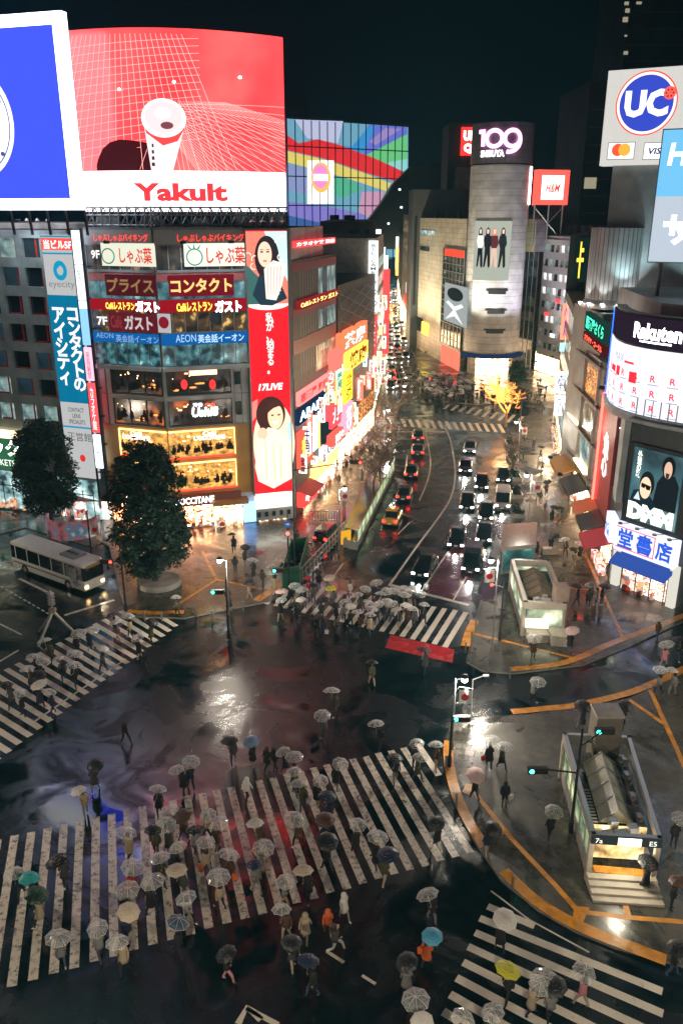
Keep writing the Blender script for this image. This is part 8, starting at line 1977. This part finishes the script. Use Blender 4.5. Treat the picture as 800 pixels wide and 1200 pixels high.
# left plaza
for a in [(206, 699, C_), (320, 662, C_), (330, 655, CR), (272, 626, BK_), (287, 639, BK_), (295, 656, C_), (319, 672, C_), (293, 679, BK_)]: person_at(a[0], a[1], a[2], 'lp')
for x, y in ((308, 690), (276, 672), (270, 722), (252, 606), (329, 606), (334, 690), (268, 712), (348, 640)): person_at(x, y, None, 'lp')
# left pavement up the avenue
for x, y in ((402, 580), (424, 548), (420, 545), (404, 545), (398, 552), (406, 536), (432, 520), (412, 528), (436, 535), (428, 505), (418, 520), (395, 540)): person_at(x, y, None if (x + y) % 2 else C_, 'ul')

LM = [(34, 1025, 'the turquoise umbrella'), (593, 1132, 'the bright yellow umbrella'), (505, 1092, 'the sky blue umbrella'), (296, 864, 'the pale blue umbrella'), (206, 1080, 'the white edged umbrella'), (301, 963, 'the small white umbrella'),
 (381, 957, 'the dark brown umbrella'), (384, 1085, 'the orange jacketed runner'), (557, 904, 'the pale pink umbrella'), (111, 892, 'the lone black umbrella'), (389, 687, 'the small yellow umbrella'), (402, 692, 'the lilac umbrella'), (496, 760, 'the red road patch'),
 (540, 880, 'the island tip flag'), (715, 940, 'the near subway entrance'), (630, 690, 'the roofed kiosk'), (187, 640, 'the bigger leafy tree'), (268, 660, 'the glaring plaza lamp'), (118, 758, 'the large white umbrella'), (62, 716, 'the steel gantry'),
 (346, 640, 'the tall black mast'), (750, 670, 'the bookshop door'), (588, 583, 'the silver van'), (460, 602, 'the taxi'), (361, 675, 'the red umbrella'), (40, 1045, 'the green rimmed umbrella'), (147, 1064, 'the cream umbrella'), (776, 846, 'the forked yellow paving line'), (456, 490, 'the bare trees'), (228, 972, 'the large black umbrella'), (530, 700, 'the maroon lane')]
def dirn(dx, dy):
    if abs(dx) > 2.2 * abs(dy): return 'right of' if dx > 0 else 'left of'
    if abs(dy) > 2.2 * abs(dx): return 'in front of' if dy > 0 else 'behind'
    return ('in front and ' if dy > 0 else 'behind and ') + ('right of' if dx > 0 else 'left of')
used = set(); ORD = ['', 'second ', 'third ', 'fourth ', 'fifth ', 'sixth ', 'seventh ', 'eighth ']
def place_for(keyc, px, py, own=None):
    c = sorted(LM, key=lambda l: (l[0] - px) ** 2 + (l[1] - py) ** 2); c = [l for l in c if 4 < math.hypot(l[0] - px, l[1] - py)]
    for o_ in range(len(ORD)):
        for l in c[:3 + o_ // 2]:
            k = (keyc, o_, l[2], dirn(px - l[0], py - l[1]))
            if k not in used: used.add(k); return ORD[o_], k[3] + ' ' + l[2]
    return ORD[-1], 'near ' + c[0][2]
special = {(34, 1025): 'bright turquoise umbrella at the left end of the wide front crossing', (593, 1132): 'bright yellow umbrella on the lower right crossing', (505, 1092): 'sky blue umbrella held over a person in orange below the crossing', (296, 864): 'pale blue umbrella behind the wide front crossing, near the road reflection',
 (206, 1080): 'navy umbrella with a white edge at the lower rim of the front crossing', (301, 963): 'small plain white umbrella in the middle of the wide front crossing', (381, 957): 'dark brown umbrella right of centre on the wide front crossing', (557, 904): 'pale pink umbrella at the kerb of the near right island', (111, 892): 'lone black umbrella over the blue reflection in the roadway',
 (389, 687): 'small yellow umbrella in the middle crossing crowd', (402, 692): 'lilac umbrella in the middle crossing crowd', (118, 758): 'large plain white umbrella alone on the left crossing stripes', (361, 675): 'red umbrella at the left end of the middle crossing', (40, 1045): 'black umbrella with green rim in front of the turquoise one', (147, 1064): 'cream umbrella near the lower edge of the wide front crossing', (228, 972): 'large black umbrella left of centre in the front crossing crowd', (671, 737): 'pale pink umbrella in front of the roofed kiosk', (683, 825): 'black umbrella behind the tall vent shaft of the near subway entrance', (676, 685): 'black umbrella right of the roofed kiosk, at the left of a walking group'}
order = sorted(PEOPLE, key=lambda p: min((l[0] - p[0]) ** 2 + (l[1] - p[1]) ** 2 for l in LM))
for px, py, umb, zone, top, leg, st, f, rz, bag, long_, lh_ in order:
    coat = long_ and not st == 'run'; far = py < 600
    o = mk('person', PO[st]); o.location = f; o.rotation_euler = (0, 0, rz); s = pr.uniform(.94, 1.06); o.scale = (s, s, s)
    setm(o, [SKIN, cloth(top), cloth(leg), cloth('white' if pr.random() < .3 else 'black')])
    hood = top in ('white', 'orange', 'beige') and not umb
    h = mk('hood' if hood else 'hair', HOOD if hood else (HAIRL if lh_ else HAIR), o); setm(h, [cloth(top) if hood else pr.choice(HAIRC)])
    c = mk('coat' if coat else 'jacket', COAT if coat else JACKET, o); setm(c, [cloth(top)])
    gar = '%s %s' % (top, 'coat' if coat else 'jacket')
    ordn, plc = place_for((umb, 'u', far), px, py)
    ordn2, plc2 = place_for((umb, gar, far), px, py)
    z_ = ZN[zone]
    lab = ('%sperson in %s and %s trousers %s' % (ordn2, gar, leg, plc2)) if not umb else '%sperson in %s under %s umbrella %s' % (ordn2, gar, umb, plc2)
    if len(lab.split()) > 16: lab = lab.replace(' in front and ', ' before and ').replace(' under %s umbrella' % umb, ' under %s umbrella' % umb.split()[-1])
    if len(lab.split()) > 16: lab = lab.replace('and right of', 'right of').replace('and left of', 'left of')
    tag(o, lab, 'person', 'people out in the rain')
    if umb:
        ul_ = '%s%s umbrella %s %s' % (ordn, umb, plc, z_)
        if len(ul_.split()) > 16: ul_ = '%s%s umbrella %s' % (ordn, umb, plc)
        u = thing('umbrella', special.get((px, py)) or ul_, 'umbrella', (0, 0, 0), 0, umb + ' umbrellas')
        hand = f + Matrix.Rotation(rz, 3, 'Z') @ (Vector((.13, .24, 1.18)) * s)
        k = mk('canopy', CAN, u); setm(k, list(UM[umb])); mk('shaft', SHAFT, u); mk('handle', HANDLE, u)
        if umb == 'white edged navy': pass
        # handle sits in the raised hand, the canopy leans back over the head
        tl = Matrix.Rotation(rz, 4, 'Z') @ Matrix.Rotation(pr.uniform(.0, .38), 4, 'X') @ Matrix.Rotation(pr.uniform(-.25, .25), 4, 'Y') @ Matrix.Rotation(pr.uniform(0, .7), 4, 'Z')
        q_ = tl.to_euler(); u.rotation_euler = q_; u.location = hand + (tl @ Vector((0, 0, .91))); us = pr.uniform(.82, 1.08); u.scale = (us, us, 1)
# bags carried by a few of them
bm_ = MB(); bm_.hexa([(-.14, -.06, 0), (.14, -.06, 0), (.14, .06, 0), (-.14, .06, 0), (-.16, -.05, .3), (.16, -.05, .3), (.16, .05, .3), (-.16, .05, .3)]); bm_.tube((-.1, 0, .3), (0, 0, .48), .012, n=5); bm_.tube((.1, 0, .3), (0, 0, .48), .012, n=5); BAG = bm_.mesh('bag', [None])
for (px, py, col, lab) in ((241, 986, 'orange', 'bright orange bag carried under a clear umbrella in the front crossing crowd'), (266, 998, 'orange', 'orange red bag carried beside the person in front of the bigger orange bag'), (153, 1012, 'red', 'red bag hanging from a shoulder at the left part of the front crossing'),
    (576, 867, 'red', 'small red bag held by a person on the near right island'), (590, 948, 'white', 'white shopping bag held by a bare headed person on the near island'), (505, 1092, 'orange', 'orange bag held under the sky blue umbrella'), (376, 722, 'white', 'white bag held at the left part of the middle crossing'), (352, 915, 'white', 'white bag carried at the upper edge of the front crossing')):
    q_ = min(PEOPLE, key=lambda p: (p[0] - px) ** 2 + (p[1] - py) ** 2); f = q_[7]; o = mk('bag', BAG); setm(o, [cloth(col)]); o.location = f + Matrix.Rotation(q_[8], 3, 'Z') @ Vector((-.34, .05, .55)); o.rotation_euler = (0, 0, q_[8] + .4); tag(o, lab, 'bag')
# the dense crowd under umbrellas in front of the round tower: each person simple at this size
SIMP = {}
for k_, n_ in (('clear', 14), ('grey', 8), ('black', 12)): pass
def crowd(px, py, umb, lab):
    f = G(px, py, .12 if py < 474 else 0.0); rz = pr.uniform(0, 6.28)
    o = mk('person', PO['stand' if pr.random() < .6 else 'walk_a']); o.location = f; o.rotation_euler = (0, 0, rz); setm(o, [SKIN, cloth(pr.choice(('black', 'charcoal', 'navy', 'grey'))), cloth('black'), cloth('black')]); tag(o, lab, 'person', 'waiting crowd before the round tower')
    if umb:
        u = mk('umbrella', CAN); setm(u, list(UM[umb])); u.location = f + Vector((.05, .05, 2.05)); u.rotation_euler = (pr.uniform(-.2, .2), pr.uniform(-.2, .2), pr.uniform(0, 1)); tag(u, 'small ' + umb + ' umbrella held in the dense far crowd before the round tower', 'umbrella', umb + ' umbrellas of the waiting crowd')
for i in range(115):
    a = pr.uniform(0, 2 * PI); q_ = math.sqrt(pr.random()); crowd(521 + 33 * q_ * math.cos(a), 460 + 17 * q_ * math.sin(a), pr.choice(('clear', 'clear', 'clear', 'black', 'grey', 'white')), 'dark clad person in the dense far crowd before the round tower')
for i in range(44): crowd(pr.uniform(540, 640), pr.uniform(452, 482), pr.choice((None, None, 'black')), 'dark clad person at the far crossing between round tower and golden tree')
for i in range(10): crowd(pr.uniform(612, 655), pr.uniform(505, 555), pr.choice((None, 'black')), 'tiny person far up the right pavement past the awnings')
for i in range(8): crowd(pr.uniform(475, 500), pr.uniform(440, 470), pr.choice(('clear', 'black')), 'tiny person at the mouth of the far avenue')

# bounding haze: wet night air
def add_haze(d, col):
    m_ = MB(); m_.box((0, 330, 58), (1300, 900, 120)); o = m_.build('haze', None, None, world=True); o.data.materials.clear()
    m = bpy.data.materials.new('haze'); m.use_nodes = True; t = m.node_tree; t.nodes.clear(); ou = t.nodes.new('ShaderNodeOutputMaterial'); v = t.nodes.new('ShaderNodeVolumePrincipled')
    v.inputs['Color'].default_value = col + (1,); v.inputs['Density'].default_value = d; v.inputs['Anisotropy'].default_value = .5; t.links.new(v.outputs[0], ou.inputs['Volume']); o.data.materials.append(m); o['kind'] = 'stuff'; o['label'] = 'thin rainy haze over the crossing'
HAZE = 0.00042
if HAZE: add_haze(HAZE, (.24, .78, 1.0))
for o in bpy.data.objects:
    if '_w' in o: del o['_w']
